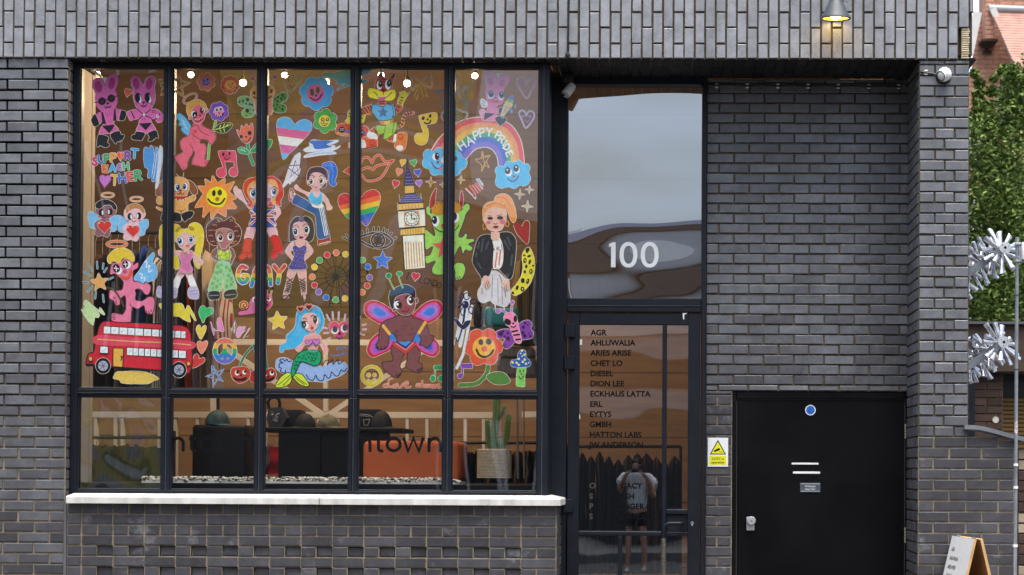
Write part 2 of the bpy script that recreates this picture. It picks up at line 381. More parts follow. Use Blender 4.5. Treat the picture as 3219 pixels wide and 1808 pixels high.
# ---- white sill, two stones
def sill(x0, x1, end):
    mb = MB(); zf, zb, zl = Z(1564, -0.055, 1000), Z(1553.5, 0.10, 1000), Z(1586, -0.055, 1000)
    yf, yb = -0.055, 0.115; s = 0.006
    F = [(x0, yf, zl), (x1, yf, zl), (x1, yf, zf-s), (x0, yf, zf-s)]
    mb.face(F, STONE); mb.face([(x0, yf, zf-s), (x1, yf, zf-s), (x1-(s if end else 0), yf+s, zf), (x0, yf+s, zf)], STONE)
    xi = X(1722, 0.1, 1550) if end else x1
    xe = x1-(s if end else 0)
    mb.face([(x0, yf+s, zf), (xe, yf+s, zf), (xi, yb, zb), (x0, yb, zb)], STONE)
    if end:
        mb.face([(x1, yf, zl), (x1, YD-0.01, zl), (x1, YD-0.01, zf-s), (x1, yf, zf-s)], STONE)
        mb.face([(x1, yf, zf-s), (x1, YD-0.01, zf-s), (xe, YD-0.01, zf), (xe, yf+s, zf)], STONE)
        mb.face([(xe, yf+s, zf), (xe, YD-0.01, zf), (xi, YD-0.01, zb), (xi, yb, zb)], STONE)
        mb.face([(x0, yf, zl), (x0, YD-0.01, zl), (x1, YD-0.01, zl), (x1, yf, zl)], STONE)
    else:
        mb.face([(x0, yf, zl), (x0, yb, zl), (x0, yb, zb), (x0, yf+s, zf), (x0, yf, zf-s)], STONE)
        mb.face([(x0, yf, zl), (x0, yb, zl), (x1, yb, zl), (x1, yf, zl)], STONE)
        mb.face([(x1, yf, zl), (x1, yb, zl), (x1, yb, zb), (x1, yf+s, zf), (x1, yf, zf-s)], STONE)
    mb.build('sill', shop)
sill(X(208, -0.05, 1570), X(1003, -0.05, 1570), False)
sill(X(1005, -0.05, 1570), X(1762, -0.05, 1570), True)

# ---- the window: frame, mullions, rail, ten panes
YF = 0.10
win = MB()
wl, wr = X(226, YF, 700), X(1726, YF, 700)
zT, zB = zs-0.002, Z(1554, YF, 900)
gx = [X(v, YF, 700) for v in (247, 512.5, 538.7, 805.8, 831.8, 1101, 1127, 1396, 1423, 1692.5)]
gt, gr1, gr0, gb = Z(210, YF, 900), Z(1225.5, YF, 900), Z(1248.5, YF, 900), Z(1543, YF, 900)
def bars(mb, x0, x1, z0, z1, y0=YF, y1=0.20, m=STEEL): mb.box(x0, x1, y0, y1, z0, z1, m, 0.003)
bars(win, wl, gx[0], zB, zT); bars(win, gx[9], wr, zB, zT)
bars(win, gx[0]+.001, gx[9]-.001, gt, zT, YF+.002); bars(win, gx[0]+.001, gx[9]-.001, zB, gb, YF+.002)
win.box(gx[9]+0.032, gx[9]+0.036, YF-0.003, YF+0.02, zB, zT, STEELLT)
winp = win.build('window', shop)
for k in range(1, 9, 2):
    mb = MB(); a, b = gx[k], gx[k+1]; wd = b-a
    for z0, z1 in ((gr0-.002, gt+.002), (gb-.002, gr0-.006)):
        mb.box(a, a+wd*.40, YF+.003, 0.2, z0, z1, STEEL, 0.003); mb.box(a+wd*.54, b, YF+.003, 0.2, z0, z1, STEEL, 0.003)
        mb.box(a+wd*.40+.0005, a+wd*.54-.0005, YF+.010, 0.19, z0, z1, STEEL)
        mb.box(a+wd*.50, a+wd*.56, YF+.0005, YF+.02, z0, z1, STEELLT)
    mb.build('mullion', winp)
mb = MB(); zm = (gr1+gr0)/2
for k in range(0, 10, 2):
    mb.box(gx[k]-.003, gx[k+1]+.003, YF+.001, 0.2, zm+.002, gr1, STEEL, 0.003); mb.box(gx[k]-.003, gx[k+1]+.003, YF+.012, 0.2, gr0, zm-.004, STEEL, 0.003)
    mb.box(gx[k]-.003, gx[k+1]+.003, YF-.001, YF+.03, zm-.0025, zm+.001, STEELLT)
mb.build('transom_rail', winp)
for k in range(0, 10, 2):
    for z0, z1 in ((gr1, gt), (gb, gr0)):
        mb = MB(); mb.face([(gx[k], YG, z0), (gx[k+1], YG, z0), (gx[k+1], YG, z1), (gx[k], YG, z1)], GLASS)
        mb.build('pane', winp)
        mb = MB(); e = 0.009
        for q in ((gx[k], gx[k]+e, z0, z1), (gx[k+1]-e, gx[k+1], z0, z1), (gx[k]+e, gx[k+1]-e, z0, z0+e), (gx[k]+e, gx[k+1]-e, z1-e, z1)):
            mb.box(q[0], q[1], YF+.014, YG-.003, q[2], q[3], STEEL, 0.002)
        mb.box(gx[k]+e, gx[k+1]-e, YF+.016, YG-.004, z0+e, z0+e+.003, STEELLT)
        mb.build('bead', winp)
# steel return between the window and the door recess
mb = MB(); mb.box(wr-0.02, wr-0.002, 0.205, YD+0.02, zB, zT, STEEL); mb.build('steel_return', shop)

# ---- glass door, its frame and the transom light
def dx(p, y=YD): return X(p, y, 1300)
def dz(p, y=YD): return Z(p, y, 1990)
mb = MB()
fl, frr = X(1726, YD, 800), dx(2219)
mb.box(fl, dx(1780), YD, YD+.12, 0, zT, STEEL, .004)
mb.box(dx(2203), frr, YD, YD+.12, 0, zT, STEEL, .004)
mb.box(dx(1780)+.001, dx(2203)-.001, YD+.002, YD+.12, dz(265), dz(238), STEEL, .004)
mb.box(dx(1780)+.001, dx(2203)-.001, YD+.002, YD+.12, dz(980.5), dz(938), STEEL, .004)
mb.box(dx(1780)+.001, dx(2203)-.001, YD-.004, YD+.01, dz(962), dz(960.5), STEELLT)
mb.box(dx(1733), dx(1735), YD-.002, YD+.01, 0, dz(300), STEELLT)
tw = mb.build('door_frame', shop)
mb = MB(); zq = dz(238)
mb.box(fl, frr, YD+.03, YD+.12, zq, zs+.05, MORTARDK)
a = fl
while a < frr-.03:
    cell(mb, BRICK, Vector((0, YD+.03, 0)), ux, uz, OUT, a, min(a+.0747, frr), zq, zs, .02); a += .0747
mb.build('head_wall', shop, tone=True)
mb = MB(); mb.face([(dx(1780), YD+.06, dz(938)), (dx(2203), YD+.06, dz(938)), (dx(2203), YD+.06, dz(265)), (dx(1780), YD+.06, dz(265))], GLASSTOP)
tr = mb.build('transom_window', shop)
# house number in white vinyl on the outside of the transom light
mb = MB(); h = dz(758.5)-dz(837.5); yn = YD+.056
cx_ = dx(1911)
mb.mesh([Vector((cx_+a*h, yn, dz(837.5)+b*h)) for a, b in ((0.08,0),(.26,0),(.26,1),(.15,1),(0,.93),(0,.80),(.08,.84))], [(0,1,2,6),(6,2,3,4,5)], INKWHITE)
for c in (1972.5, 2039.5):
    n = 40; o_, i_ = [], []
    for t in range(n):
        q = 2*math.pi*t/n
        def se(rx, ry): return Vector((dx(c)+rx*math.copysign(abs(math.cos(q))**.88, math.cos(q)), yn, dz(798)+ry*math.copysign(abs(math.sin(q))**.88, math.sin(q))))
        o_.append(se(h*.355, h*.51)); i_.append(se(h*.19, h*.36))
    mb.mesh(o_+i_, [(t, (t+1) % n, n+(t+1) % n, n+t) for t in range(n)], INKWHITE)
mb.build('house_number', tr)

mb = MB(); Y1 = YD+.012; Y2 = YD+.075; q = lambda a, b, t, l, yy=Y1: mb.box(dx(a), dx(b), yy, Y2, dz(l), dz(t), STEEL, .003)
q(1784, 1820, 984, 1900); q(2163, 2200.5, 984, 1900); q(1820.5, 2162.5, 984, 1020)
q(2081.5, 2096, 1020.5, 1684.5, Y1+.001); q(1820.5, 2081, 1672, 1685, Y1+.001)
q(2096.5, 2162.5, 1602, 1616, Y1+.002); q(2096.5, 2162.5, 1672, 1685, Y1+.002); q(2096.5, 2162.5, 1616.5, 1671.5, Y1+.02)
q(1944, 1958, 1685.5, 1880, Y1+.001); q(2080, 2091, 1685.5, 1880, Y1+.002); q(1820.5, 2162.5, 1880.5, 1920, Y1+.001)
door = mb.build('glass_door', shop)
for a, b, t, l in ((1820.5, 2081.5, 1020, 1672), (2096, 2163, 1020, 1602), (1820.5, 1944, 1685, 1880), (1958, 2080, 1685, 1880), (2091, 2162.5, 1685, 1880)):
    mb = MB(); y = Y1+.035; mb.face([(dx(a), y, dz(l)), (dx(b), y, dz(l)), (dx(b), y, dz(t)), (dx(a), y, dz(t))], GLASSDOOR); mb.build('pane', door)
    mb = MB(); mb.box(dx(a)+.002, dx(b)-.002, Y1+.006, Y1+.030, dz(l), dz(l)+.004, STEELLT); mb.build('bead', door)
for t, l, a in ((1019, 1061, 1773), (1119.5, 1162, 1772), (1570, 1612, 1769.5)):
    mb = MB(); mb.box(dx(a+7), dx(a+33), YD-.012, YD+.02, dz(l), dz(t), STEEL, .003)
    mb.tube([(dx(a+4), YD-.012, dz(l)), (dx(a+4), YD-.012, dz(t))], .011, STEEL); mb.build('hinge', door)
mb = MB(); hy = YD-.075; hx = dx(2087.5); hz = dz(1644)
pts = [(dx(2148), YD+.02, hz), (dx(2147), hy+.02, hz), (dx(2142), hy, hz), (hx+.05, hy, hz)]
for t in range(1, 7): pts.append((hx+.05-.05*math.sin(t*math.pi/12), hy, hz-.05+.05*math.cos(t*math.pi/12)))
pts.append((hx, hy, dz(1860))); mb.tube(pts, .0135, STEEL, 12)
wrap = mat('wound cord grip', (0.16, 0.14, 0.115), 0.5, metal=0.5, var=0.3, vscale=60)
zz = dz(1694)
while zz > dz(1850):
    mb.lathe([(.0135, -.0062), (.0185, -.0045), (.0195, 0), (.0185, .0045), (.0135, .0062)], (hx, hy, zz), wrap, 14); zz -= .0128
mb.build('pull_handle', door)
mb = MB(); c = (dx(2177.5), Y1-.003, dz(1643)); mb.disc(c, .011, GALV); mb.box(c[0]-.006, c[0]+.006, Y1-.004, Y1+.01, dz(1653), dz(1645), GALV, .002)
mb.disc((c[0], Y1-.0045, c[2]), .004, INKBLACK, n=12); mb.build('lock', door)
# names of the labels, lettered in black on the glass
yl = Y1+.031; caph = 17.2/425
for i, (tx, py) in enumerate((('AGR', 1053), ('AHLUWALIA', 1085), ('ARIES ARISE', 1117), ('CHET LO', 1149.5), ('DIESEL', 1182), ('DION LEE', 1214), ('ECKHAUS LATTA', 1246), ('ERL', 1278.5), ('EYTYS', 1310.5), ('GMBH', 1342.5), ('HATTON LABS', 1375), ('JW ANDERSON', 1407))):
    text_mb(tx, caph, (dx(1855-i*.25), yl, dz(py)), INKBLACK, bold=.045).build('lettering', door)
greyink = mat('grey vinyl lettering', (0.05, 0.045, 0.04), 0.5)
for tx, px, py in (('GACY', 1952, 1536), ('ASH', 1950, 1569), ('ANGER', 1945, 1601), ('ER BADU', 1941, 1633), ('JECT', 1937, 1665)):
    text_mb(tx, caph, (dx(px), yl, dz(py)), INKBLACK, bold=.045).build('lettering', door)
for tx, px, py in (('O', 1853, 1536), ('S', 1853, 1569), ('P', 1853, 1601), ('S', 1853, 1633)):
    text_mb(tx, caph, (dx(px), yl, dz(py)), greyink, bold=.045).build('lettering', door)
# scraps of white tape
def scrap(px, py, pts, y, label):
    mb = MB(); mb.face([(dx(px+a), y, dz(py+b)) for a, b in pts], mat('white tape', (.75,.73,.68), .7)); o = mb.build('tape_scrap'); tag(o, label, 'tape'); return o
scrap(2144, 983, [(0,0),(16,0),(9,5),(6,5),(5,22),(2,18)], YD+.0105, 'torn scrap of white tape at the top edge of the glass door')
scrap(1820.5, 1066.5, [(0,0),(7,0),(7,17),(0,17)], Y1+.0305, 'small white tape tab at the upper left of the door glass')
scrap(1819.5, 1303, [(0,0),(3.5,0),(3.5,15),(0,15)], Y1+.0305, 'narrow white tape tab at the left edge of the door glass, beside a name list')

# ---- recessed brick wall with the fire door
P = Vector((0, YN, 0)); mb = MB(); nx0, nx1 = X(2219, YN, 900), X(2856, YN, 900); p = 0.0750
jz = Z(450.8, YN, 2500); fdt = Z(1230, YN, 2570); fdl, fdr = X(2301, YN, 1500), X(2853, YN, 1500)
jx = X(2180+235/2.894, YN, 460)
kmin = -math.ceil(jz/p); kmax = math.ceil((zs-jz)/p)
for k in range(kmin, kmax+1):
    za, zb = jz+k*p, min(jz+(k+1)*p, zs)       # course k stands on the joint at za
    if zb-za < .02: continue
    a0 = jx - 0.45 + (0 if k % 2 else 0.112)
    while a0 < nx1:
        a, b = max(a0, nx0), min(a0+0.2243, nx1); a0 += 0.2243
        if b-a < .02: continue
        if zb > fdt+.004:
            if za < fdt: cell(mb, BRICK, P, ux, uz, OUT, a, b, fdt, zb, rake=.012)
            else: cell(mb, BRICK if za+random.uniform(-.2, .2) > 2.5 else BRICKMID, P, ux, uz, OUT, a, b, za, zb, rake=.012)
    if za < fdt:
        zb2 = min(zb, fdt)
        if k % 2: cell(mb, BRICKLOW, P, ux, uz, OUT, nx0, fdl, za, zb2, rake=.012)
        else:
            mid = nx0+(fdl-nx0)*.45; cell(mb, BRICKLOW, P, ux, uz, OUT, nx0, mid, za, zb2, rake=.012); cell(mb, BRICKLOW, P, ux, uz, OUT, mid, fdl, za, zb2, rake=.012)
mb.tone = .5; mb.box(nx0, nx1+.3, YN+.03, YN+.25, 0, zs, MORTARDK)
mb.build('recess_wall', shop, tone=True)
mb = MB(); yf = YN+.012
mb.box(fdl+.002, X(2314.5, YN, 1500), yf, yf+.08, 0, fdt-.003, BLACKDOOR, .003); mb.box(X(2847, YN, 1500), fdr, yf, yf+.08, 0, fdt-.003, BLACKDOOR, .003)
mb.box(X(2314.5, YN, 1500)+.001, X(2847, YN, 1500)-.001, yf+.001, yf+.08, Z(1253, YN, 2570), fdt-.003, BLACKDOOR, .003)
ff = mb.build('fire_door_frame', shop)
mb = MB(); dl, dr, dt = X(2316.5, YN, 1500), X(2845, YN, 1500), Z(1256, YN, 2570)
mb.box(dl, dr, yf+.016, yf+.06, .02, dt, BLACKDOOR, .004)
mb.box(dl+.01, X(2333, YN, 1500), yf+.010, yf+.017, .02, dt-.02, BLACKDOOR, .003)
fd = mb.build('fire_door', shop)
for a, b, t, l in ((2489, 2573.7, 1455, 1460.8), (2493.5, 2579, 1482.5, 1489.5)):
    mb = MB(); mb.box(X(a, YN, 1500), X(b, YN, 1500), yf+.010, yf+.0165, Z(l, YN, 2540), Z(t, YN, 2540), WHITEP, .0015); mb.build('letter_slot', fd)
mb = MB(); lx, rx_ = X(2346.5, YN, 1640), X(2372, YN, 1640)
alu = mat('cast grey metal', (.42,.43,.44), .45, metal=.4, var=.15)
mb.box(lx, rx_, yf-.012, yf+.016, Z(1668, YN, 2360), Z(1625, YN, 2360), alu, .006, 2)
mb.lathe([(.033, .0), (.033, .012), (.028, .018), (.0, .018)], ((lx+rx_)/2+.006, yf-.012, Z(1637.5, YN, 2360)), alu, 28, (0,-1,0))
mb.disc(((lx+rx_)/2+.006, yf-.031, Z(1637.5, YN, 2360)), .007, mat('brass key face', (.35,.22,.15), .4, metal=.6), n=14)
mb.build('lock', fd)
brass = mat('tarnished brass', (.55,.48,.36), .4, metal=.7, var=.4, vscale=120)
for t, l in ((1332, 1379), (1657.5, 1708)):
    mb = MB(); n = 5; z0, z1 = Z(l, YN, 2845), Z(t, YN, 2845)
    for i in range(n):
        mb.tube([(X(2846.5, YN, 1500), yf-.004, z0+(z1-z0)*(i+.08)/n), (X(2846.5, YN, 1500), yf-.004, z0+(z1-z0)*(i+.92)/n)], .0075, brass, 10)
    mb.build('hinge', fd)

# ---- brick pier on the right and the low wall beyond it
mb = MB(); P = Vector((0, 0, 0)); pl, pr = X(2888, 0, 900), X(3045.5, 0, 900); p = 0.07535
zt = Z(400+100/2.725, 0, 2950)      # a course line on the pier
kk = math.floor(zt/p); zlow = Z(1352, 0, 3000)
lowr = X(3190, 0, 1500)
def coping(x):                       # height of the curved coping above the low wall
    t = (x-pr)/(X(3260, 0, 1380)-pr); t = max(0, min(1, t)); e = t*t*(3-2*t)
    return Z(1352, 0, 3045)+(Z(1393, 0, 3045)-Z(1352, 0, 3045))*e
low = MB()
for k in range(-kk, 60):
    za, zb = zt+k*p, min(zt+(k+1)*p, zs)
    if zb-za < .02 or za < 0: continue
    jts = ([pl, X(2968, 0, 900), pr] if k % 2 else [pl, X(2937.3, 0, 900), X(2999.5, 0, 900), pr])
    if zb < zlow: jts = None
    if jts:
        for a, b in zip(jts, jts[1:]): cell(mb, BRICK if za+random.uniform(-.3, .3) > 1.9 else BRICKMID, P, ux, uz, OUT, a, b, za, zb, .05, rake=.013)
    else:
        a = pl; b = pl + (.2190 if k % 2 == 0 else .1085)
        cell(mb, BRICKLOW, P, ux, uz, OUT, a, b, za, zb, .05, rake=.008)
        while b < lowr:
            a, b = b, min(b+.2290, lowr)
            zc = min(zb, min(coping(a), coping(b))-.006)
            if zc-za > .03: cell(low, BRICKLOW, P, ux, uz, OUT, a, b, za, zc, .05, rake=.008)
    Pl = Vector((pl, 0, 0)); v = .055      # inner side of the pier
    step = .1105 if k % 2 else .2215
    while v < YN-.02:
        cell(mb, BRICK if za+random.uniform(-.3, .3) > 1.9 else BRICKMID, Pl, uy, uz, -ux, v, min(v+step, YN-.002), za, zb, .05, rake=.013); v += step
mb.tone = .5; mb.box(pl+.05, pr-.052, .05, YN+.25, 0, zs, MORTARDK)
for k in range(0, 62):   # outer flank
    z = k*.075
    if z > zs-.07: break
    v = .055
    while v < YN: cell(mb, BRICK, Vector((pr, 0, 0)), uy, uz, ux, v, min(v+.2235, YN), z, z+.075, .05); v += .2235
mb.build('pier', shop, tone=True)
# upper side of the building above the pier
mb = MB(); mb.box(pr-.3, pr-.06, YN+.25, 7, 0, zs+1.4, DARKBRICK); mb.build('flank_wall', shop, tone=True)
wall = low; wall.tone = .5
wall.box(pr+.002, lowr-.055, .05, .22, 0, Z(1396, 0, 3045), MORTARDK)
lw = thing('low_wall', 'low dark brick wall with a curved lead coping beside the brick pier', 'wall', (X(3120, 0, 1500), .1, 0))
wall.build('brickwork', lw, tone=True)
mb = MB(); N_ = 24; xs = [X(3029, 0, 1350)+(X(3240, 0, 1350)-X(3029, 0, 1350))*i/N_ for i in range(N_+1)]
lead = mat('lead sheet', (.20,.215,.23), .45, .5, .3, var=.25, vscale=9)
th = .030
for i in range(N_):
    a, b = xs[i], xs[i+1]; za, zb = coping(a)+.004, coping(b)+.004
    y0, y1 = -.045, .26
    mb.mesh([(a,y0,za),(b,y0,zb),(b,y0,zb+th),(a,y0,za+th),(a,y1,za),(b,y1,zb),(b,y1,zb+th),(a,y1,za+th)], [(0,1,2,3),(3,2,6,7),(0,4,5,1)], lead, False)
mb.face([(xs[0],-.045,coping(xs[0])+.004),(xs[0],-.045,coping(xs[0])+.004+th),(xs[0],.26,coping(xs[0])+.004+th),(xs[0],.26,coping(xs[0])+.004)], lead)
mb.build('coping', lw)

# ================================================================ WINDOW STICKERS
# drawn stickers stuck to the inside of the window glass; coordinates are survey units of 4.8225 to a photograph pixel
YS = YG+.010; UN = 4.8225; LAY = .00011
TX = dict(A=240, B=540, C=840, D=1040, E=1320); TY = {'1': 200, '2': 450, '3': 700, '4': 950}
EDGE = 'd6ccbc'
def ink(c):
    n = 'sticker ink '+c
    if n in _M: return _M[n]
    col = tuple(min(.88, v*1.12) for v in hexc(c))
    return mat(n, col, 0.75, 0.2, var=.13, vscale=45)
def smooth(pts, closed=True, sub=5):
    n = len(pts); out = []
    rng = range(n) if closed else range(n-1)
    for i in rng:
        p0 = pts[(i-1) % n] if closed or i > 0 else pts[0]; p1 = pts[i]; p2 = pts[(i+1) % n]
        p3 = pts[(i+2) % n] if closed or i+2 < n else pts[-1]
        for s in range(sub):
            t = s/sub; t2 = t*t; t3 = t2*t
            out.append(tuple(.5*((2*p1[k])+(-p0[k]+p2[k])*t+(2*p0[k]-5*p1[k]+4*p2[k]-p3[k])*t2+(-p0[k]+3*p1[k]-3*p2[k]+p3[k])*t3) for k in (0, 1)))
    if not closed: out.append(pts[-1])
    return out
def area(p): return sum(p[i][0]*p[(i+1) % len(p)][1]-p[(i+1) % len(p)][0]*p[i][1] for i in range(len(p)))/2
def grow(p, w):
    s = 1 if area(p) > 0 else -1; n = len(p); out = []
    for i in range(n):
        a, b = p[i-1], p[(i+1) % n]; dx_, dy_ = b[0]-a[0], b[1]-a[1]; L = math.hypot(dx_, dy_) or 1
        j = random.uniform(.75, 1.25)
        out.append((p[i][0]+s*dy_/L*w*j, p[i][1]-s*dx_/L*w*j))
    return out
def ell(cx, cy, rx, ry, rot=0, n=None):
    n = n or max(10, min(36, int(rx+ry)//3)); a = R(rot)
    return [(cx+rx*math.cos(t)*math.cos(a)-ry*math.sin(t)*math.sin(a), cy+rx*math.cos(t)*math.sin(a)+ry*math.sin(t)*math.cos(a)) for t in (2*math.pi*i/n for i in range(n))]
def heart(cx, cy, w_, h_, rot=0, n=36):
    a = R(rot); out = []
    for i in range(n):
        t = 2*math.pi*i/n; x = 16*math.sin(t)**3; y = -(13*math.cos(t)-5*math.cos(2*t)-2*math.cos(3*t)-math.cos(4*t))
        x, y = x/32*w_, (y-2.5)/29*h_
        out.append((cx+x*math.cos(a)-y*math.sin(a), cy+x*math.sin(a)+y*math.cos(a)))
    return out
def starp(n, cx, cy, r1, r2, rot=0):
    return [(cx+(r1 if i % 2 == 0 else r2)*math.sin(R(rot)+math.pi*i/n), cy-(r1 if i % 2 == 0 else r2)*math.cos(R(rot)+math.pi*i/n)) for i in range(2*n)]
def flower(n, cx, cy, D, r, rot=0, m=96):
    out = []
    for i in range(m):
        t = 2*math.pi*i/m; best = 0
        for k in range(n):
            a = t-(R(rot)+2*math.pi*k/n); q = r*r-(D*math.sin(a))**2
            if q > 0 and math.cos(a) > 0: best = max(best, D*math.cos(a)+math.sqrt(q))
        out.append((cx+math.sin(t)*best, cy-math.cos(t)*best))
    return out
FONT = {  # stroke alphabet: strokes in a box 1 high
 'A': (.8, ['0,1 .4,0 .8,1', '.18,.62 .62,.62']), 'C': (.75, ['~.72,.2 .4,0 .05,.35 .05,.7 .4,1 .72,.8']), 'D': (.75, ['0,1 0,0', '~0,0 .55,.1 .7,.5 .55,.9 0,1']),
 'E': (.6, ['.6,0 0,0 0,1 .6,1', '0,.5 .5,.5']), 'G': (.8, ['~.75,.15 .4,0 .05,.4 .1,.8 .45,1 .75,.75', '.75,.9 .75,.55 .45,.55']), 'H': (.75, ['0,0 0,1', '.75,0 .75,1', '0,.5 .75,.5']),
 'I': (.1, ['.05,0 .05,1']), 'L': (.55, ['0,0 0,1 .55,1']), 'N': (.75, ['0,1 0,0 .7,1 .7,0']), 'O': (.8, ['~.4,0 .05,.3 .05,.7 .4,1 .75,.7 .75,.3 .4,0']),
 'P': (.65, ['0,1 0,0', '~0,0 .5,.02 .62,.28 .45,.52 0,.55']), 'R': (.7, ['0,1 0,0', '~0,0 .5,.02 .62,.26 .45,.5 0,.52', '.25,.52 .68,1']), 'S': (.65, ['~.6,.12 .3,0 .05,.25 .32,.5 .62,.75 .3,1 .0,.86']),
 'T': (.75, ['0,0 .75,0', '.375,0 .375,1']), 'U': (.7, ['~0,0 0,.7 .35,1 .7,.7 .7,0']), 'Y': (.75, ['0,0 .375,.5 .75,0', '.375,.5 .375,1']), 'l': (.2, ['.1,0 .1,1']), 'e': (.5, ['~.05,.7 .45,.65 .3,.4 .05,.6 .15,.95 .45,.92']), 's': (.4, ['~.38,.5 .2,.42 .05,.55 .3,.75 .2,.98 0,.9'])}
class Sticker:
    def __init__(s, tile): s.ox, s.oy = TX[tile[0]], TY[tile[1]]; s.z = 0; s.parts = []; s.mb = MB(); s.band = None
    def w(s, p, z): return W(s.ox+p[0]/UN, s.oy+p[1]/UN, YS-z*LAY)
    def poly(s, col, pts):
        s.z += 1
        tri = tessellate_polygon([[Vector((p[0], p[1], 0)) for p in pts]])
        s.tris(col, pts, tri)
    def tris(s, col, pts, tri, zs_=None):
        if col != '*':
            vs = [s.w(p, s.z+(zs_[i] if zs_ else 0)) for i, p in enumerate(pts)]
            s.mb.mesh(vs, tri, ink(col)); return
        cols, p0, p1 = s.band; d = (p1[0]-p0[0], p1[1]-p0[1]); dd = d[0]**2+d[1]**2; n = len(cols)
        f = lambda p: ((p[0]-p0[0])*d[0]+(p[1]-p0[1])*d[1])/dd*n
        def clip(P, lim, keep_above):
            out = []
            for i in range(len(P)):
                a, b = P[i], P[(i+1) % len(P)]; fa, fb = f(a)-lim, f(b)-lim
                ia = fa >= 0 if keep_above else fa <= 0; ib = fb >= 0 if keep_above else fb <= 0
                if ia: out.append(a)
                if ia != ib: t = fa/(fa-fb); out.append((a[0]+(b[0]-a[0])*t, a[1]+(b[1]-a[1])*t))
            return out
        for t in tri:
            T = [pts[i] for i in t]
            for k, c in enumerate(cols):
                Q = T
                if k > 0: Q = clip(Q, k, True)
                if k < n-1 and len(Q) > 2: Q = clip(Q, k+1, False)
                if len(Q) > 2: s.mb.mesh([s.w(p, s.z) for p in Q], [tuple(range(len(Q)))], ink(c))
    def stroke(s, col, wd, pts, closed=False, cap=True):
        s.z += 1; n = len(pts); h = wd/2; vs = []; tr = []; zs_ = []
        for i in range(n):
            a = pts[(i-1) % n] if closed or i > 0 else pts[i]; b = pts[(i+1) % n] if closed or i < n-1 else pts[i]
            dx_, dy_ = b[0]-a[0], b[1]-a[1]; L = math.hypot(dx_, dy_) or 1; nx, ny = -dy_/L, dx_/L
            k = 1.0
            if (closed or 0 < i < n-1):
                e = pts[i]; u1 = (e[0]-a[0], e[1]-a[1]); l1 = math.hypot(*u1) or 1
                c = abs(u1[0]*ny*-1+u1[1]*nx)/l1 if False else abs((-u1[1]/l1)*nx+(u1[0]/l1)*ny)
                k = min(2.2, 1/max(c, .3))
            q = h*k; vs += [(pts[i][0]+nx*q, pts[i][1]+ny*q), (pts[i][0]-nx*q, pts[i][1]-ny*q)]; zs_ += [i*.002]*2
        m_ = n if closed else n-1
        for i in range(m_):
            a, b = 2*i, 2*((i+1) % n); tr += [(a, b, b+1), (a, b+1, a+1)]
        if cap and not closed:
            for i, j in ((0, 1), (n-1, n-2)):
                c, o = pts[i], pts[j]; a0 = math.atan2(c[1]-o[1], c[0]-o[0]); base = len(vs); vs.append(c); zs_.append(-.3)
                for k in range(9):
                    t = a0-math.pi/2+math.pi*k/8; vs.append((c[0]+h*math.cos(t), c[1]+h*math.sin(t))); zs_.append(-.3)
                tr += [(base, base+1+k, base+2+k) for k in range(8)]
        s.tris(col, vs, tr, zs_ if col != '*' else None)
    def run(s, spec):
        P = lambda t: [tuple(float(v) for v in q.split(',')) for q in t]
        F = lambda t: [float(v) for q in t for v in q.split(',')]
        for ln in spec.strip().split('\n'):
            for cmd in ln.split(';'):
                a = cmd.split()
                if not a: continue
                c, r = a[0], a[1:]
                if c == '@':
                    s.parts.append((r[0], s.mb)) if False else None
                    s.cur = r[0]; s.mb = MB(); s.parts.append((r[0], s.mb)); continue
                if c == '%': s.band = (r[0].split('/'), P([r[1]])[0], P([r[2]])[0]); continue
                col = r[0]; up = c.isupper(); k = c.lower()
                shape = None
                if k == 'p': shape = smooth(P(r[1:]))
                elif k == 'q': shape = P(r[1:])
                elif k == 'e': shape = ell(*F(r[1:]))
                elif k == 'h': shape = heart(*F(r[1:]))
                elif k == 't': v = F(r[1:]); shape = starp(int(v[0]), *v[1:])
                elif k == 'r': v = F(r[1:]); shape = smooth(starp(int(v[0]), *v[1:]), sub=3)
                elif k == 'f': v = F(r[1:]); shape = flower(int(v[0]), *v[1:])
                if shape is not None:
                    if up:
                        n = len(shape)
                        dense = shape
                        if k in 'qt': dense = [(shape[i][0]+(shape[(i+1) % n][0]-shape[i][0])*t/4, shape[i][1]+(shape[(i+1) % n][1]-shape[i][1])*t/4) for i in range(n) for t in range(4)]
                        s.poly(EDGE, grow(dense, 6))
                    s.poly(col, shape); s.last = shape; continue
                if k == 'b': s.stroke(col, float(r[1])*1.55, s.last, True); continue
                if k == 'w':
                    pts = smooth(P(r[1:])); cx = sum(p[0] for p in pts)/len(pts); cy = sum(p[1] for p in pts)/len(pts)
                    s.poly(EDGE, grow(pts, 6))
                    for i, cc in enumerate(col.split('/')):
                        f = 1-i*.215; s.poly(cc, [(cx+(p[0]-cx)*f, cy+(p[1]-cy)*f) for p in pts])
                    continue
                if k == 'a':
                    i = r.index('|'); o_, n_ = smooth(P(r[1:i]), False, 8), smooth(P(r[i+1:]), False, 8)
                    def rs(q, m=44):
                        L = [0]
                        for j in range(1, len(q)): L.append(L[-1]+math.dist(q[j], q[j-1]))
                        out = []; j = 0
                        for t in range(m):
                            d = L[-1]*t/(m-1)
                            while j < len(L)-2 and L[j+1] < d: j += 1
                            f = (d-L[j])/((L[j+1]-L[j]) or 1); out.append((q[j][0]+(q[j+1][0]-q[j][0])*f, q[j][1]+(q[j+1][1]-q[j][1])*f))
                        return out
                    o_, n_ = rs(o_), rs(n_); cs = col.split('/'); mixp = lambda t: [(u[0]+(v[0]-u[0])*t, u[1]+(v[1]-u[1])*t) for u, v in zip(o_, n_)]
                    s.poly(EDGE, mixp(-.035)+mixp(1.035)[::-1])
                    for j, cc in enumerate(cs): s.poly(cc, mixp(j/len(cs))+mixp((j+1)/len(cs))[::-1])
                    continue
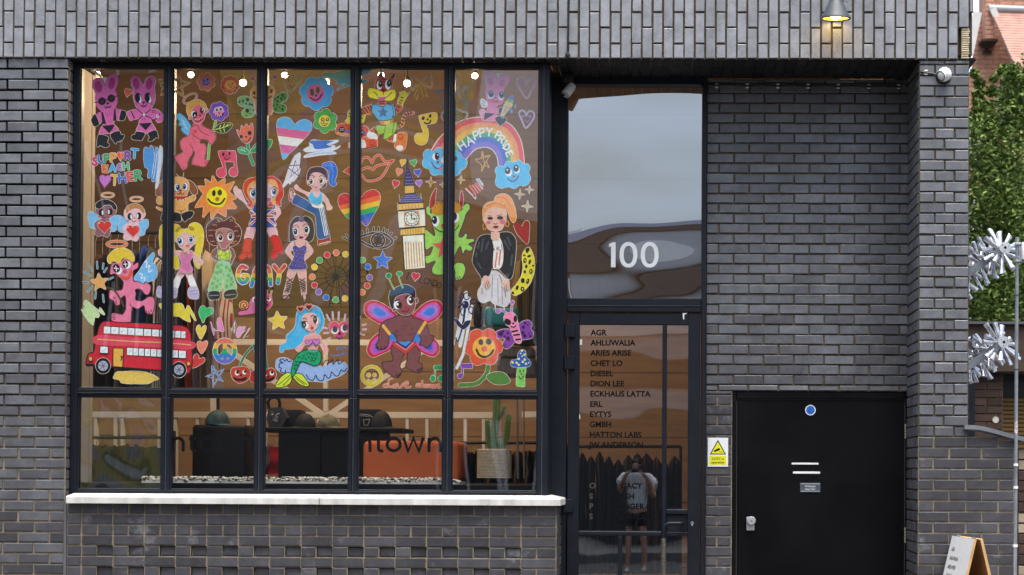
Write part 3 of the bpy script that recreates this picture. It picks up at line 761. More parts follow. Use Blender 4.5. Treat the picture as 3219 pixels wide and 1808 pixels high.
                if k == 'g':     # letters: colour width x,y height rotation text
                    wd = float(r[1]); (cx, cy), h, rot, tx = P([r[2]])[0], float(r[3]), R(float(r[4])), r[5].replace('_', ' ')
                    tot = sum(FONT[ch][0]+.3 if ch != ' ' else .5 for ch in tx)-.3; x = -tot/2*h
                    sts = []
                    for ch in tx:
                        if ch == ' ': x += .5*h; continue
                        for st in FONT[ch][1]:
                            q = P(st.lstrip('~').split()); q = [(x+u*h, (v-.5)*h) for u, v in q]
                            q = smooth(q, False) if st[0] == '~' else q
                            sts.append([(cx+u*math.cos(rot)-v*math.sin(rot), cy+u*math.sin(rot)+v*math.cos(rot)) for u, v in q])
                        x += (FONT[ch][0]+.3)*h
                    if up:
                        for q in sts: s.stroke(EDGE, wd+11, q)
                    for q in sts: s.stroke(col, wd, q)
                    continue
                wd = float(r[1]); wd *= 1.3 if wd < 12 else 1
                if k == 's': q = smooth(P(r[2:]), False); cl = False
                elif k == 'l': q = P(r[2:]); cl = False
                elif k == 'c': q = P(r[2:]); cl = True
                elif k == 'd': q = smooth(P(r[2:])); cl = True
                elif k == 'o': q = ell(*F(r[2:]), n=40) if len(F(r[2:])) > 4 else ell(*F(r[2:]), 0, 40); cl = True
                elif k == 'n': q = heart(*F(r[2:])); cl = True
                elif k == 'm':   # many separate straight strokes, in pairs
                    q = P(r[2:])
                    for i in range(0, len(q), 2):
                        if up: s.stroke(EDGE, wd+10, q[i:i+2])
                        s.stroke(col, wd, q[i:i+2])
                    continue
                if up: s.stroke(EDGE, wd+11, q, cl)
                s.stroke(col, wd, q, cl)
    def eye(s, *a): pass
def eye(ir, cx, cy, rx, ry, dx_=0, dy_=0):
    return f'e 322 {cx},{cy} {rx*1.08},{ry*1.08};e f2f2ee {cx},{cy} {rx},{ry};e {ir} {cx+dx_},{cy+dy_} {rx*.7},{ry*.78};e 112 {cx+dx_},{cy+dy_} {rx*.45},{ry*.55};e fff {cx+dx_-rx*.15},{cy+dy_-ry*.25} {rx*.2},{rx*.2}\n'
def ST(kind, label, tile, spec, group=None, cat='sticker'):
    s = Sticker(tile); s.run(spec)
    if s.parts:
        root = thing(kind, label, cat, s.parts[0][1].v[0], group)
        for nm, mb in s.parts: mb.build(nm, root)
        return root
    o = s.mb.build(kind); return tag(o, label, cat, group)
# centre each sticker's origin on itself
def dots(col, r, pts): return ''.join(f'e {col} {p} {r},{r};' for p in pts.split())+'\n'
K, WH = '1c1b22', 'efeee6'
ST('rabbit_sticker', 'pink rabbit sticker in black sunglasses, black gloves and black boots', 'A1', '''
P da6bab 240,310 250,255 310,215 370,222 410,270 432,335 455,260 500,180 570,157 630,185 638,250 615,340 593,405 612,460 627,560 600,660 575,690 660,690 700,720 670,850 610,852 582,800 580,870 560,905 640,1010 500,1060 430,1060 345,1085 365,990 410,920 390,870 345,912 285,800 330,745 375,730 340,690 300,630 275,520 285,470 250,370
P 222128 225,850 270,770 300,790 345,910 275,955 235,890;P 222128 680,712 740,720 755,770 720,860 650,850 665,760
q 222128 378,735 402,735 452,912 395,915;q 222128 572,690 592,690 610,865 558,868;q 222128 388,945 578,925 555,985 498,1058
P 222128 335,1085 480,1110 470,1190 495,1220 490,1255 430,1270 360,1240 330,1265 310,1250;P 222128 515,1080 645,1020 680,1080 725,1075 720,1120 680,1170 610,1190 590,1215
e b03a78 335,350 55,88,-10;e b03a78 535,300 50,92,12
e 222128 390,570 58,58;e 222128 530,527 58,58;s 222128 12 275,592 340,580;s 222128 12 440,555 480,545;s 222128 12 580,510 640,480;m 853a66 6 375,595 408,555 520,545 548,505
e 222128 475,603 20,17;s 222128 9 428,645 445,672 475,645 495,670 525,635;m a0457a 5 470,760 480,800 500,735 510,780 530,760 545,765 380,1040 400,1065 550,1000 560,1030''')
ST('rabbit_sticker', 'pink rabbit sticker with big eyes, a black chest harness and black boots', 'A1', '''
P da6bab 820,235 860,188 920,192 975,240 1022,335 1045,260 1090,200 1160,195 1200,250 1185,360 1195,480 1185,580 1140,680 1220,695 1290,750 1320,800 1290,880 1230,890 1190,840 1130,840 1145,900 1205,1012 1085,1055 1040,1055 910,1030 950,905 945,840 880,845 820,865 785,800 770,735 860,700 920,690 895,630 870,540 860,450 870,400 830,310
s 222128 13 910,680 1025,775 1145,835;s 222128 13 1130,690 1025,775 945,845;e eee 1025,775 18,22;s 222128 16 830,720 880,830;s 222128 16 1270,760 1195,850;e eee 1230,800 22,25;e 222 1230,800 9,10
q 222128 950,908 1145,897 1100,955 1050,1012
P 222128 910,1030 1040,1055 1000,1150 985,1172 945,1160 870,1155 835,1130 840,1090 890,1070;P 222128 1085,1055 1205,1012 1240,1110 1245,1130 1210,1120 1150,1170 1095,1175 1090,1150 1110,1120
e b03a78 905,310 48,85,-12;e b03a78 1105,310 48,85,10
e 1c1b22 938,522 50,80,-8;e f2f2ee 958,535 28,62,-8;e 1c1b22 930,515 36,66,-8;e 1c1b22 1085,520 50,80,-8;e f2f2ee 1105,533 28,62,-8;e 1c1b22 1077,513 36,66,-8
e 1c1b22 1020,590 20,17;s 1c1b22 9 975,625 998,655 1020,630 1040,655 1065,620;m 1c1b22 4 1130,600 1160,595 1130,615 1165,622 895,610 920,615;m 1c1b22 4 895,430 905,445 1100,430 1108,445 1120,432 1125,445
m 1c1b22 4 1000,830 1010,860 1035,825 1040,860;o 7c2a5c 5 1170,725 22,20''')
ST('heart_sticker', 'small orange heart sticker tilted between the two pink rabbits', 'A1', 'H e0603c 780,448 112,140 12')
ST('star_sticker', 'orange outlined star sticker crossed by the first mullion beside the rabbits', 'A1', 'C c08a3c 26 1255,270 1480,280 1565,195 1590,270 1705,290 1595,360 1625,490 1500,415 1275,475 1310,370;e c08a3c 1540,330 15,15;e c08a3c 1588,322 15,15;h c08a3c 1540,375 62,45')
ST('cherub_sticker', 'pink cherub sticker with blue wing and halo, carrying a purple flower', 'B1', '''
O c8875f 24 280,530 112,58,-30
P 6db6dd 85,840 75,780 120,750 190,800 250,870 295,960 275,1090 200,1070 140,1000 155,960 100,930 118,880;b 1f6f86 7;m dfeef2 8 150,850 190,890 170,910 215,930 190,950 235,990
S 84b552 34 665,880 640,990 620,1090 575,1200 562,1330 552,1445
P e0697c 340,890 320,930 280,990 260,1090 180,1120 130,1190 140,1290 170,1340 100,1380 30,1410 40,1440 110,1530 160,1610 220,1590 240,1540 235,1500 290,1400 325,1330 350,1350 340,1400 310,1480 320,1530 400,1550 500,1560 545,1500 550,1470 500,1440 520,1340 520,1260 490,1220 430,1205 450,1150 540,1160 560,1200 600,1225 630,1200 660,1150 668,1090 650,1045 620,1045 615,1015 560,990 480,950 445,900 440,880;b 7d2338 5
s 7d2338 6 300,960 380,935 440,1030 560,1090;s 7d2338 6 300,1060 400,1140 450,1150;s 7d2338 6 270,1220 320,1290 322,1340;e d94a3a 355,1030 30,28;m 7d2338 5 180,1560 175,1595 205,1555 200,1590 500,1480 520,1500 490,1500 510,1520
P e0697c 290,700 330,640 420,600 500,650 545,690 540,740 510,760 490,840 440,900 380,905 330,880 300,830 270,852 255,820 270,780
P dca447 220,690 250,600 330,555 400,545 480,580 525,650 515,700 470,650 400,620 330,660 300,710 290,770 270,800 240,770;s b5752c 5 290,700 300,660 350,640 390,620 440,640 480,665
e 1c1b22 340,770 48,58;e efeee6 332,768 38,50;e 1c1b22 345,776 32,44;e efeee6 350,790 8,20;e 1c1b22 466,710 38,54;e efeee6 470,708 30,46;e 1c1b22 462,712 25,40;e efeee6 465,700 7,18
e a81e3e 428,785 16,18;p a81e3e 325,835 400,860 470,805 495,780 480,830 430,875 370,882;m efeee6 12 355,848 360,852 385,858 390,858 415,852 420,850 445,834 450,830 470,812 474,808
P 33502e 640,1000 720,920 830,895 920,920 880,1000 800,1050 700,1040;s e2dc72 12 660,1000 780,970 890,925;m e2dc72 12 720,985 740,935 775,970 800,915 820,955 850,915 730,1000 750,1030 790,985 800,1030
F 7c52b4 7 715,725 92,58 10;e e491b2 712,730 84,78;e efeee6 680,700 28,34;e 33502e 683,702 18,24;e efeee6 745,685 28,34;e 33502e 742,690 18,24;e a81e3e 717,752 15,13;p 1c1b22 635,758 715,790 785,742 775,785 715,812 660,795;m efeee6 11 660,780 662,784 690,795 692,798 720,798 722,798 750,785 752,782''')
ST('flower_sticker', 'small orange flower sticker with a purple smiling face, top of the second pane', 'B1', 'F d3744a 7 520,280 92,48 12;e 9674b8 515,278 66,66;e 24203c 488,262 13,16;e 24203c 543,245 13,16;e 24203c 525,285 9,9;s 24203c 9 475,292 515,325 565,295')
ST('flower_sticker', 'red flower sticker with a yellow smiling face beside a ceiling lamp', 'B1', 'F c4383f 10 885,322 102,40;e e8984a 890,335 88,88;e b53a30 865,320 13,16;e b53a30 920,305 13,16;e b53a30 893,352 16,14;s b53a30 13 808,358 880,412 962,350')
ST('butterfly_sticker', 'orange butterfly sticker with black-spotted green wings and star-tipped feelers', 'B1', '''
P 7fa863 1000,560 1010,520 1080,495 1170,505 1240,560 1260,700 1240,790 1150,820 1080,800 1060,740 1110,670 1020,630;P 5c8a44 1500,620 1570,500 1660,440 1740,440 1760,510 1720,570 1650,605 1720,630 1740,690 1700,740 1600,745 1520,700
S d0733c 22 1245,350 1235,270;S d0733c 22 1500,350 1540,240;T b02c86 5 1225,228 46,24 0;T b02c86 5 1560,205 48,24 0
P e0945c 1195,430 1250,350 1370,340 1480,335 1550,370 1560,450 1525,540 1530,700 1520,760 1480,780 1300,790 1265,700 1240,560 1200,520
e 1c1b22 1248,445 22,30,-15;e 1c1b22 1508,418 20,34,15;e 1c1b22 1300,468 14,14;s 1c1b22 18 1240,500 1280,525 1380,535 1480,515 1510,490
m d968a8 15 1255,575 1300,572 1265,625 1310,622 1265,685 1310,680 1465,575 1505,570 1465,625 1505,620 1465,675 1505,668 1465,725 1500,720
e 16202c 1148,548 26,26;e 16202c 1080,570 18,24;e 16202c 1025,580 14,16;e 16202c 1125,607 14,18;e 16202c 1185,615 20,20;e 16202c 1218,625 16,18;e 16202c 1145,712 28,30;e 16202c 1195,692 10,10;e 16202c 1237,705 10,12;e 16202c 1195,757 12,12;e 16202c 1133,785 10,10
e 16202c 1682,478 18,20;e 16202c 1610,508 15,17;e 16202c 1660,533 17,20;e 16202c 1708,517 13,15;e 16202c 1605,570 15,18;e 16202c 1562,535 13,18;e 16202c 1545,635 13,18;e 16202c 1597,625 14,16;e 16202c 1637,662 12,15;e 16202c 1685,635 12,14;e 16202c 1573,690 15,18;e 16202c 1677,692 16,20''')
ST('tulip_sticker', 'orange tulip sticker with a toothy grin and green leaves', 'B1', '''
S 1f9a5e 44 1145,1200 1175,1360 1205,1450 1235,1530;P 2fa265 1000,1300 1060,1265 1150,1310 1170,1365 1090,1370 1020,1345;P 2f9a58 1190,1345 1260,1230 1400,1165 1520,1155 1500,1250 1440,1310 1260,1345;m cfe6d2 5 1030,1305 1130,1335 1060,1290 1075,1320 1095,1295 1105,1325 1230,1300 1280,1250
P e0714c 985,1000 1040,1030 1055,940 1100,970 1130,910 1170,960 1215,895 1235,1000 1225,1120 1185,1190 1140,1212 1080,1185 1020,1100
e 2c2a30 1053,1108 24,27;e 1c1b22 1180,1053 28,32;e 1c1b22 1127,1110 15,15;p 2a2022 1070,1162 1130,1182 1195,1112 1192,1150 1130,1195 1085,1188;m cfc4b4 6 1095,1180 1096,1184 1120,1186 1121,1188 1150,1174 1152,1172 1175,1150 1176,1148''')
ST('heart_sticker', 'thin black line drawing of a smiling heart below the ceiling lamps', 'C1', 'D 1d222e 13 345,440 265,330 252,230 300,170 360,175 395,250 440,185 500,185 510,240 450,320;e 1d222e 325,255 12,22;e 1d222e 437,260 10,12;s 1d222e 13 335,320 370,358 410,320')
ST('flower_sticker', 'large sky blue flower sticker with a pink smiling face', 'C1', 'F 45a5d8 7 745,450 158,102 26;e d85a92 732,452 132,140;e 3a2e30 680,435 32,56,-8;e 3a2e30 768,405 28,52;e 1c1b22 740,482 18,20;s 141420 20 645,515 730,555 790,525 828,462')
ST('scribble_sticker', 'teal crayon scribble sticker crossing the third mullion near the top', 'C1', 'P 62aa9e 840,150 1000,140 1100,115 1260,90 1500,70 1560,130 1400,190 1300,230 1480,245 1525,265 1400,310 1250,330 1080,402 1066,390 1100,350 1180,320 1045,300 1060,265 900,200')
ST('heart_sticker', 'large heart sticker striped pale blue, pink and white', 'C1', '% 5fb0dd/d9638a/e8e6df/d45f9e/62b0df 145,847 66,1455;P * 145,930 165,850 240,812 330,825 390,880 418,932 470,880 560,850 650,880 680,950 660,1020 600,1100 450,1260 330,1370 245,1455 200,1270 160,1080')
ST('flower_sticker', 'green flower sticker with a yellow smiling face', 'C1', 'F 4ba34a 6 880,870 118,70 5;e ecd23c 868,870 88,92;o 3a2c20 9 842,850 21,22;o 3a2c20 9 912,848 21,22;e 3a2c20 836,856 8,8;e 3a2c20 907,856 8,8;s 3a2c20 8 862,885 850,905 880,908;s 3a2c20 9 812,895 862,942 915,905')
ST('tiger_sticker', 'dancing tiger sticker in blue top and lime shorts carrying a boombox', 'D1', '''
S d2703f 40 1000,970 1085,930 1095,840 1140,770 1250,752;m 1c1b22 17 1030,940 1050,975 1062,910 1090,925 1075,865 1110,870 1088,805 1125,825 1120,755 1150,785 1165,735 1180,775 1212,732 1222,765
P ddcb3a 1000,640 1020,540 1050,470 1020,410 1060,440 1085,395 1105,430 1125,410 1140,445 1195,440 1160,490 1130,540 1100,600 1070,700 980,770 965,690;q 24202c 1015,400 1045,425 1020,435;q 24202c 1090,370 1105,405 1075,408;q 24202c 1155,395 1140,430 1128,420;q 24202c 1195,440 1170,462 1158,448;p c85f3a 975,690 1010,615 1080,645 1060,715 985,770;m 1c1b22 14 1035,590 1065,600 1045,555 1080,560 1060,515 1095,515 1010,650 1045,665 990,690 1025,725
P da773a 630,625 560,635 480,670 440,740 400,800 470,790 560,770 640,750;m 1c1b22 15 475,690 520,760 510,665 560,740 555,650 600,720 590,640 620,690
P ddcb3a 440,720 470,790 520,770 515,830 490,900 450,890 310,920 260,925 220,880 250,830 260,740 300,700;m 1c1b22 12 265,790 300,805 275,750 300,770 455,760 490,785 455,810 485,840 445,730 500,760
P d2463a 125,920 350,925 560,970 530,1115 350,1110 85,1060;q d99a4e 95,1035 340,1075 325,1105 86,1062;q 5a66b8 108,990 545,1045 540,1072 100,1028;e 1c1b22 165,1003 46,48;e 1c1b22 475,1045 30,45;m dcdad2 5 140,990 195,985 140,1010 195,1008 460,1030 490,1035 460,1050 490,1055;m b2302c 22 230,900 235,935 480,930 475,960
P da773a 690,960 620,990 570,1040 600,1070 700,1100 720,1080;m 1c1b22 16 650,985 690,1050 615,1010 650,1060
P e9e8e0 572,1035 555,1110 690,1150 700,1095 640,1050;P de5a3a 440,1150 520,1110 560,1140 690,1150 705,1220 690,1262 520,1288 300,1295 270,1230 290,1180;p e9e8e0 440,1155 512,1165 518,1280 300,1285 277,1230 298,1182;o 7a2418 7 628,1210 42,40;s 7a2418 6 605,1215 628,1235 650,1212;m 7a2418 8 615,1195 616,1198 640,1193 641,1196;s 1c1b22 8 300,1290 520,1285 690,1258
P da773a 800,1120 960,1080 985,1090 970,1192 900,1180 830,1150;m 1c1b22 14 890,1120 900,1160 925,1105 935,1150;q e9e8e0 965,1068 1012,1070 985,1190 940,1182;P d97a38 1010,1060 1130,1045 1155,1090 1140,1230 1110,1310 1040,1325 985,1290 965,1240 990,1190;e e9e8e0 1045,1278 55,40;o 8a3a14 6 1060,1115 34,40;s 8a3a14 6 1040,1122 1060,1138 1080,1118
P 9cc94a 685,940 830,935 950,880 1000,900 1005,960 960,1060 830,1152 800,1120 800,1060 720,1080;b 222 6;s 222 6 830,940 805,1060;s 222 6 960,890 930,1060
p de8a4e 740,865 940,835 940,880 850,930 780,925;p edc84e 795,870 890,850 890,900 840,925
P 62b4de 630,630 710,620 780,655 860,610 930,640 965,640 980,790 930,800 940,840 740,865 640,760 620,750;b 222 6;t 4f74a6 5 790,740 88,42 0;s 222 6 935,640 955,795
q cc6a42 715,550 850,552 845,628 710,632;s 1c1b22 12 735,572 770,582 810,575;s 1c1b22 12 740,602 775,612 810,604
P c8553a 670,360 690,250 715,200 765,120 800,210 895,215 960,140 970,190 940,290 915,400 850,480 720,480;q 2c2438 727,190 765,122 790,200;q 2c2438 900,215 960,142 966,195
m 2a1c1c 9 770,232 830,238 780,275 825,278 785,325 815,328
P ddd23c 555,430 580,370 640,370 700,385 795,425 900,395 960,390 985,420 985,500 950,550 880,568 760,550 700,545 600,520 560,480;b 2c2a20 6
e efeee6 736,330 40,66;e 17402f 750,312 32,50;e efeee6 752,298 9,10;e efeee6 868,320 44,76;e 17402f 882,300 35,54;e efeee6 884,288 9,10;e 8a1622 797,405 32,28
s 7a1c22 8 640,432 670,440 700,480 740,515 790,520 850,505 890,470 925,435;s 7a1c22 8 795,430 795,470;p c9618a 722,520 790,505 835,522 790,562 735,555;m efeee6 12 715,490 722,500 745,500 750,508 830,490 834,500 855,480 858,490''')
ST('note_sticker', 'yellow quaver note sticker with a smiling face on its flag', 'D1', 'P ddbb3c 1335,800 1400,775 1570,742 1610,780 1605,860 1580,900 1450,935 1475,1010 1475,1130 1440,1210 1370,1235 1290,1200 1268,1130 1300,1060 1400,1048 1370,940;e 1c1b22 1400,830 23,30,25;e 1c1b22 1507,793 17,30,15;e 1c1b22 1467,848 16,16;s 1c1b22 22 1418,892 1450,912 1495,900 1512,862')
ST('bow_sticker', 'gold outlined ribbon bow sticker', 'D1', 'D c4963a 18 1360,270 1290,230 1230,205 1222,400 1290,350 1345,322;D c4963a 18 1380,270 1440,210 1510,172 1530,352 1450,342 1385,318;c c4963a 16 1330,345 1258,505 1285,520 1300,545 1362,360;c c4963a 16 1368,350 1402,525 1425,475 1468,508 1410,342;o c4963a 14 1362,295 22,26;m c4963a 10 1275,255 1335,285 1265,300 1335,300 1275,330 1330,312 1400,285 1460,240 1400,300 1475,285')
ST('star_sticker', 'blue line-drawn nautical star sticker across the fourth mullion', 'E1', 'c 3a7f9e 10 580,200 615,345 770,360 670,460 735,635 560,565 300,665 330,490 228,430 400,375;m 3a7f9e 7 575,440 580,200 575,440 770,360 575,440 735,635 575,440 300,665 575,440 228,430')
ST('devil_sticker', 'blue outline sticker of a round smiling face with two horns', 'E1', 'D 3f7d9a 13 545,690 640,725 715,745 700,830 620,880 500,890 360,860 330,790 370,730;l 3f7d9a 12 545,700 557,655 590,692;l 3f7d9a 12 680,718 706,680 715,745;e 3f7d9a 555,750 10,12;e 3f7d9a 620,750 10,12;e 3f7d9a 588,790 16,14;s 3f7d9a 10 540,810 580,845 635,815')
ST('rainbow_sticker', 'rainbow sticker reading HAPPY PRIDE between two smiling blue clouds', 'E1', '''
a d85560/e39660/e0b560/57a878/4e6fc0/7f72c4 180,1320 280,1160 430,1010 620,880 830,825 1040,822 1240,860 1400,960 1510,1130 1560,1320 1580,1540 | 640,1530 740,1390 800,1325 870,1280 985,1260 1080,1285 1140,1345 1180,1430 1200,1580
g efeee6 24 635,1240 118 -33 H;g efeee6 24 755,1170 118 -27 A;g efeee6 24 855,1085 118 -20 P;g efeee6 24 945,1045 118 -10 P;g efeee6 24 1050,1035 118 6 Y;g efeee6 23 1190,1085 100 25 P;g efeee6 23 1240,1145 100 32 R;g efeee6 23 1290,1205 98 38 I;g efeee6 23 1320,1270 94 46 D;g efeee6 23 1355,1365 94 66 E
P 55b2de 50,1370 90,1310 140,1300 200,1330 270,1275 340,1290 400,1340 500,1335 560,1330 620,1370 640,1420 700,1450 715,1500 690,1580 630,1620 600,1670 540,1700 400,1695 300,1680 230,1695 170,1670 140,1600 60,1570 40,1500 60,1440
e efeee6 235,1415 48,52;e 1c1b22 258,1405 34,55;e fff 270,1385 9,12;e efeee6 360,1465 42,50;e 3c4450 395,1455 40,52;e efeee6 525,1440 28,44;e 3c4450 540,1440 28,38;e 9a3a5c 272,1498 20,18;s 6a1c34 14 178,1490 215,1560 280,1590 340,1550;e d47098 312,1598 18,24
P 55b6e2 1140,1626 1160,1576 1210,1551 1270,1556 1320,1486 1420,1496 1500,1461 1570,1516 1640,1526 1670,1586 1650,1656 1680,1736 1640,1826 1570,1856 1510,1846 1430,1896 1340,1866 1240,1891 1160,1846 1145,1766 1165,1696
e efeee6 1345,1652 50,58;e 3c4450 1330,1624 42,54;e fff 1325,1610 14,12;e efeee6 1470,1612 44,56;e 3c4450 1458,1588 42,54;e fff 1460,1570 12,14;e a04a6e 1423,1707 22,18;s 6a1c34 14 1325,1740 1400,1785 1460,1760 1495,1705''')
ST('rabbit_sticker', 'pink rabbit sticker with a white wing and rainbow ice cream, sitting on the rainbow', 'E1', '''
P e89ab8 905,720 925,695 955,690 985,710 985,760 950,795 915,780
P efeee6 920,560 945,530 990,560 1035,615 1010,660 950,660 925,620;m 444a54 5 945,560 990,610 940,600 975,640 950,640 1000,640
P dd86ae 1000,350 985,260 990,160 1040,115 1110,125 1160,190 1170,268 1210,190 1270,155 1330,160 1365,210 1350,280 1285,370 1275,430 1280,540 1240,610 1175,640 1170,690 1210,685 1205,755 1140,770 1190,800 1160,850 1080,870 980,865 940,840 950,780 990,740 1030,620 1000,540 990,430
e c26a92 1070,270 48,55,-10;e c26a92 1250,300 48,55,10
q 333a46 985,745 1140,760 968,862;P 333a46 1200,680 1260,668 1300,690 1305,740 1270,762 1200,755;P 333a46 1140,845 1195,795 1250,830 1290,820 1315,850 1280,900 1235,930 1225,950
Q cdbf9e 1280,610 1402,640 1265,800 1225,788;m 8f8266 4 1290,640 1360,700 1275,690 1320,740 1380,650 1290,780 1330,640 1250,760;e e0c478 1348,605 66,38,25;e 6fb478 1372,560 55,32,25;e 5a80c8 1390,520 42,30,20;e d66a58 1400,485 17,17
e 5a9fd2 1447,650 16,35;e 5a9fd2 1390,725 18,34
e efeee6 1075,485 48,55;e 2f5f98 1078,460 40,54;e 141820 1080,458 24,36;e fff 1083,440 10,12;e efeee6 1228,505 44,55;e 2f5f98 1238,475 40,52;e 141820 1240,470 24,36;e fff 1240,452 10,12
e b0466c 1147,522 14,12;s a8385c 10 1100,548 1140,580 1185,560;e e0688e 1070,555 34,22;e e0688e 1215,575 30,20''')
ST('heart_sticker', 'magenta outlined heart face in the top right corner of the window', 'E1', 'D a8559e 11 1615,525 1510,370 1470,250 1540,205 1595,235 1615,310 1650,240 1710,225 1755,270 1740,330 1680,430;e a8559e 1543,302 34,28;e a8559e 1695,295 30,22;e a8559e 1608,360 10,16;s a8559e 10 1560,395 1610,430 1648,398')
ST('heart_sticker', 'lilac outlined heart with small smile right of the rainbow', 'E1', 'D 9c86cc 14 1608,975 1550,870 1505,750 1545,710 1590,730 1612,785 1650,725 1710,730 1735,790 1700,870;o 9c86cc 8 1562,798 14,16;o 9c86cc 8 1668,800 16,20;s 9c86cc 9 1595,850 1625,888 1650,860')
sp = ''
for ch, col, x, y, h, rot in (('S','cf3c78',283,275,135,8),('U','2f7ac4',375,245,125,-4),('P','3ba365',465,232,130,0),('P','e29c4c',562,218,135,0),('R','7a4aa8',778,192,130,0),('T','2fabdc',882,160,155,5),('E','d9743a',440,392,115,0),('A','3cabe0',550,375,120,0),('C','a873bc',655,365,100,-6),('H','5fbb88',750,350,120,-6),('T','dfae46',582,560,170,4),('H','3a6fcc',700,530,160,-4),('E','d95a5a',815,508,145,-8),('R','2fa86a',935,490,165,-8)):
    sp += f'@ letter\nG {col} 33 {x},{y} {h*.83:.0f} {rot} {ch}\n'
sp += '@ heart\nH e0613a 670,205 105,140 0\n@ heart\nH bb78c4 432,585 172,205 4;n b83a86 8 432,585 172,205 4'
ST('lettering_sticker', 'multicoloured bubble letters reading SUPPORT EACH OTHER, with hearts for two of the Os', 'A2', sp)
ST('scribble_sticker', 'blue and white vertical scribble sticker right of the bubble letters', 'A2', 'P 4f92d2 1025,90 1070,70 1100,85 1130,35 1170,85 1180,200 1200,90 1220,65 1245,110 1240,180 1250,300 1230,460 1190,575 1145,570 1150,480 1120,525 1080,520 1090,400 1030,340;P c6d2dc 1262,80 1285,45 1310,100 1305,250 1270,450 1240,640 1205,690 1200,650 1222,480;m bcd0e0 10 1190,180 1150,470 1225,130 1170,540')
def angel(dx_, dy_, skin, hair, hp): 
    f = lambda t: ' '.join('%g,%g' % (float(a.split(',')[0])+dx_, float(a.split(',')[1])+dy_) for a in t.split())
    e = lambda x, y: f'{x+dx_},{y+dy_}'
    return f'''
O d69c68 22 {e(478,788)} 92,34
P 7cbbe4 {f('185,1060 230,1035 290,1080 370,1130 340,1290 250,1290 200,1260 195,1200 180,1160')};P 7cbbe4 {f('500,1160 560,1110 640,1095 660,1150 650,1210 610,1260 600,1320 540,1340 490,1300')}
P {skin} {f('290,1000 310,940 400,900 520,910 600,980 605,1040 560,1100 500,1140 510,1200 520,1300 500,1400 460,1425 400,1400 330,1410 280,1380 290,1310 270,1230 310,1180 380,1150 360,1120 300,1060')}
P {hair} {f(hp)}
e 1c1b22 {e(380,1050)} 40,56;e efeee6 {e(398,1055)} 14,36;e 1c1b22 {e(512,1042)} 38,52;e efeee6 {e(492,1045)} 13,34
e 8a2c2c {e(446,1075)} 14,12;s 8a2020 12 {e(408,1108)} {e(440,1130)} {e(472,1108)};e cf6a6a {e(345,1115)} 20,16;e cf6a6a {e(525,1105)} 20,16
H cf3a34 {e(425,1280)} 205,190 0;e f0d0c8 {e(348,1215)} 14,8,-40'''
ST('angel_sticker', 'little angel sticker with dark skin and black curls, holding a red heart', 'A2', angel(0, 0, '8a6068', '26242a', '300,980 290,930 330,890 400,855 480,860 560,900 610,970 600,1010 560,1000 520,940 420,945 370,990 330,995'))
ST('angel_sticker', 'little angel sticker with pale skin and ginger hair, holding a red heart', 'A2', angel(435, 62, 'e2b6bc', 'bb7c48', '315,960 330,900 400,865 480,860 560,900 600,970 585,1010 520,940 440,930 380,960 330,1000'), None)
ST('dog_sticker', 'tan puppy sticker with long brown ears, spiked red collar and black boots', 'A2', '''
P 8a5232 1210,790 1205,720 1250,620 1330,550 1400,560 1370,700 1290,790 1240,808;P 8a5232 1690,560 1780,610 1830,700 1830,760 1790,785 1740,750 1710,680
P dfa55c 1330,820 1480,840 1660,830 1780,790 1810,820 1790,870 1700,910 1690,1000 1680,1040 1590,1080 1500,1060 1480,1000 1350,1040 1230,1000 1215,965 1290,990 1340,1000 1330,930 1250,930 1215,880 1240,825
P dfa55c 1330,620 1400,540 1500,515 1600,520 1680,560 1710,650 1690,740 1660,810 1560,822 1480,800 1400,800 1345,740
P 222128 1465,1050 1590,1080 1590,1150 1580,1190 1480,1180;P 222128 1590,1085 1700,1030 1760,1035 1780,1060 1740,1130 1680,1160 1640,1190;P 222128 1320,1060 1290,1110 1285,1160 1330,1170 1400,1150
q b8322e 1490,808 1672,806 1662,850 1580,862 1490,850;q efeee6 1500,840 1525,840 1508,870;q efeee6 1560,850 1585,850 1575,885;q efeee6 1605,850 1630,848 1622,885;q efeee6 1640,838 1660,832 1665,865
'''+eye('2f70a8', 1525, 672, 42, 60, 14, 0)+eye('2f70a8', 1648, 660, 38, 58, -10, 0)+'e 7a2438 1580,718 18,18;s 6a2030 9 1535,762 1558,778 1580,745 1605,778 1632,755;e e08a90 1502,758 20,18;e e08a90 1665,745 18,18;s 8a5a2c 6 1545,1015 1600,1025 1650,1005;m 6a3c1c 6 1592,1030 1592,1080;m 1c1b22 5 1225,860 1245,862 1225,885 1245,885 1790,810 1775,825;m b8b0a4 9 1520,470 1550,505 1628,450 1620,510')
ST('note_sticker', 'red joined pair of quavers sticker with a smiling face', 'B2', 'Q d64f62 705,122 740,115 960,118 975,180 985,350 1005,430 990,490 940,515 880,490 865,430 890,380 950,360 940,285 800,280 818,380 828,470 790,520 720,522 675,470 680,410 720,380 780,376 745,270 715,190;e 26202a 782,170 20,30,15;e 26202a 875,160 18,30,15;e 26202a 832,195 14,14;s 26202a 17 795,220 835,250 880,215')
ST('sun_sticker', 'big orange sun sticker with a yellow smiling face', 'B2', 'Q e0853c 610,508 620,498 636,502 690,605 800,535 812,545 802,640 945,580 948,595 940,610 870,740 985,830 975,845 905,870 982,968 975,988 960,997 825,997 826,1105 815,1118 690,1045 610,1150 595,1148 585,1010 480,1130 468,1120 482,960 355,980 352,965 475,770 395,660 400,652 515,655 500,550 508,544 600,600;p ecd61e 525,800 560,720 640,670 700,662 770,685 820,740 840,820 800,930 740,970 600,950 540,890;e 2a261c 638,760 27,48;e 2a261c 728,750 33,46;e ab5a24 690,850 32,32;s 2a261c 27 550,850 600,900 680,925 750,910 802,842')
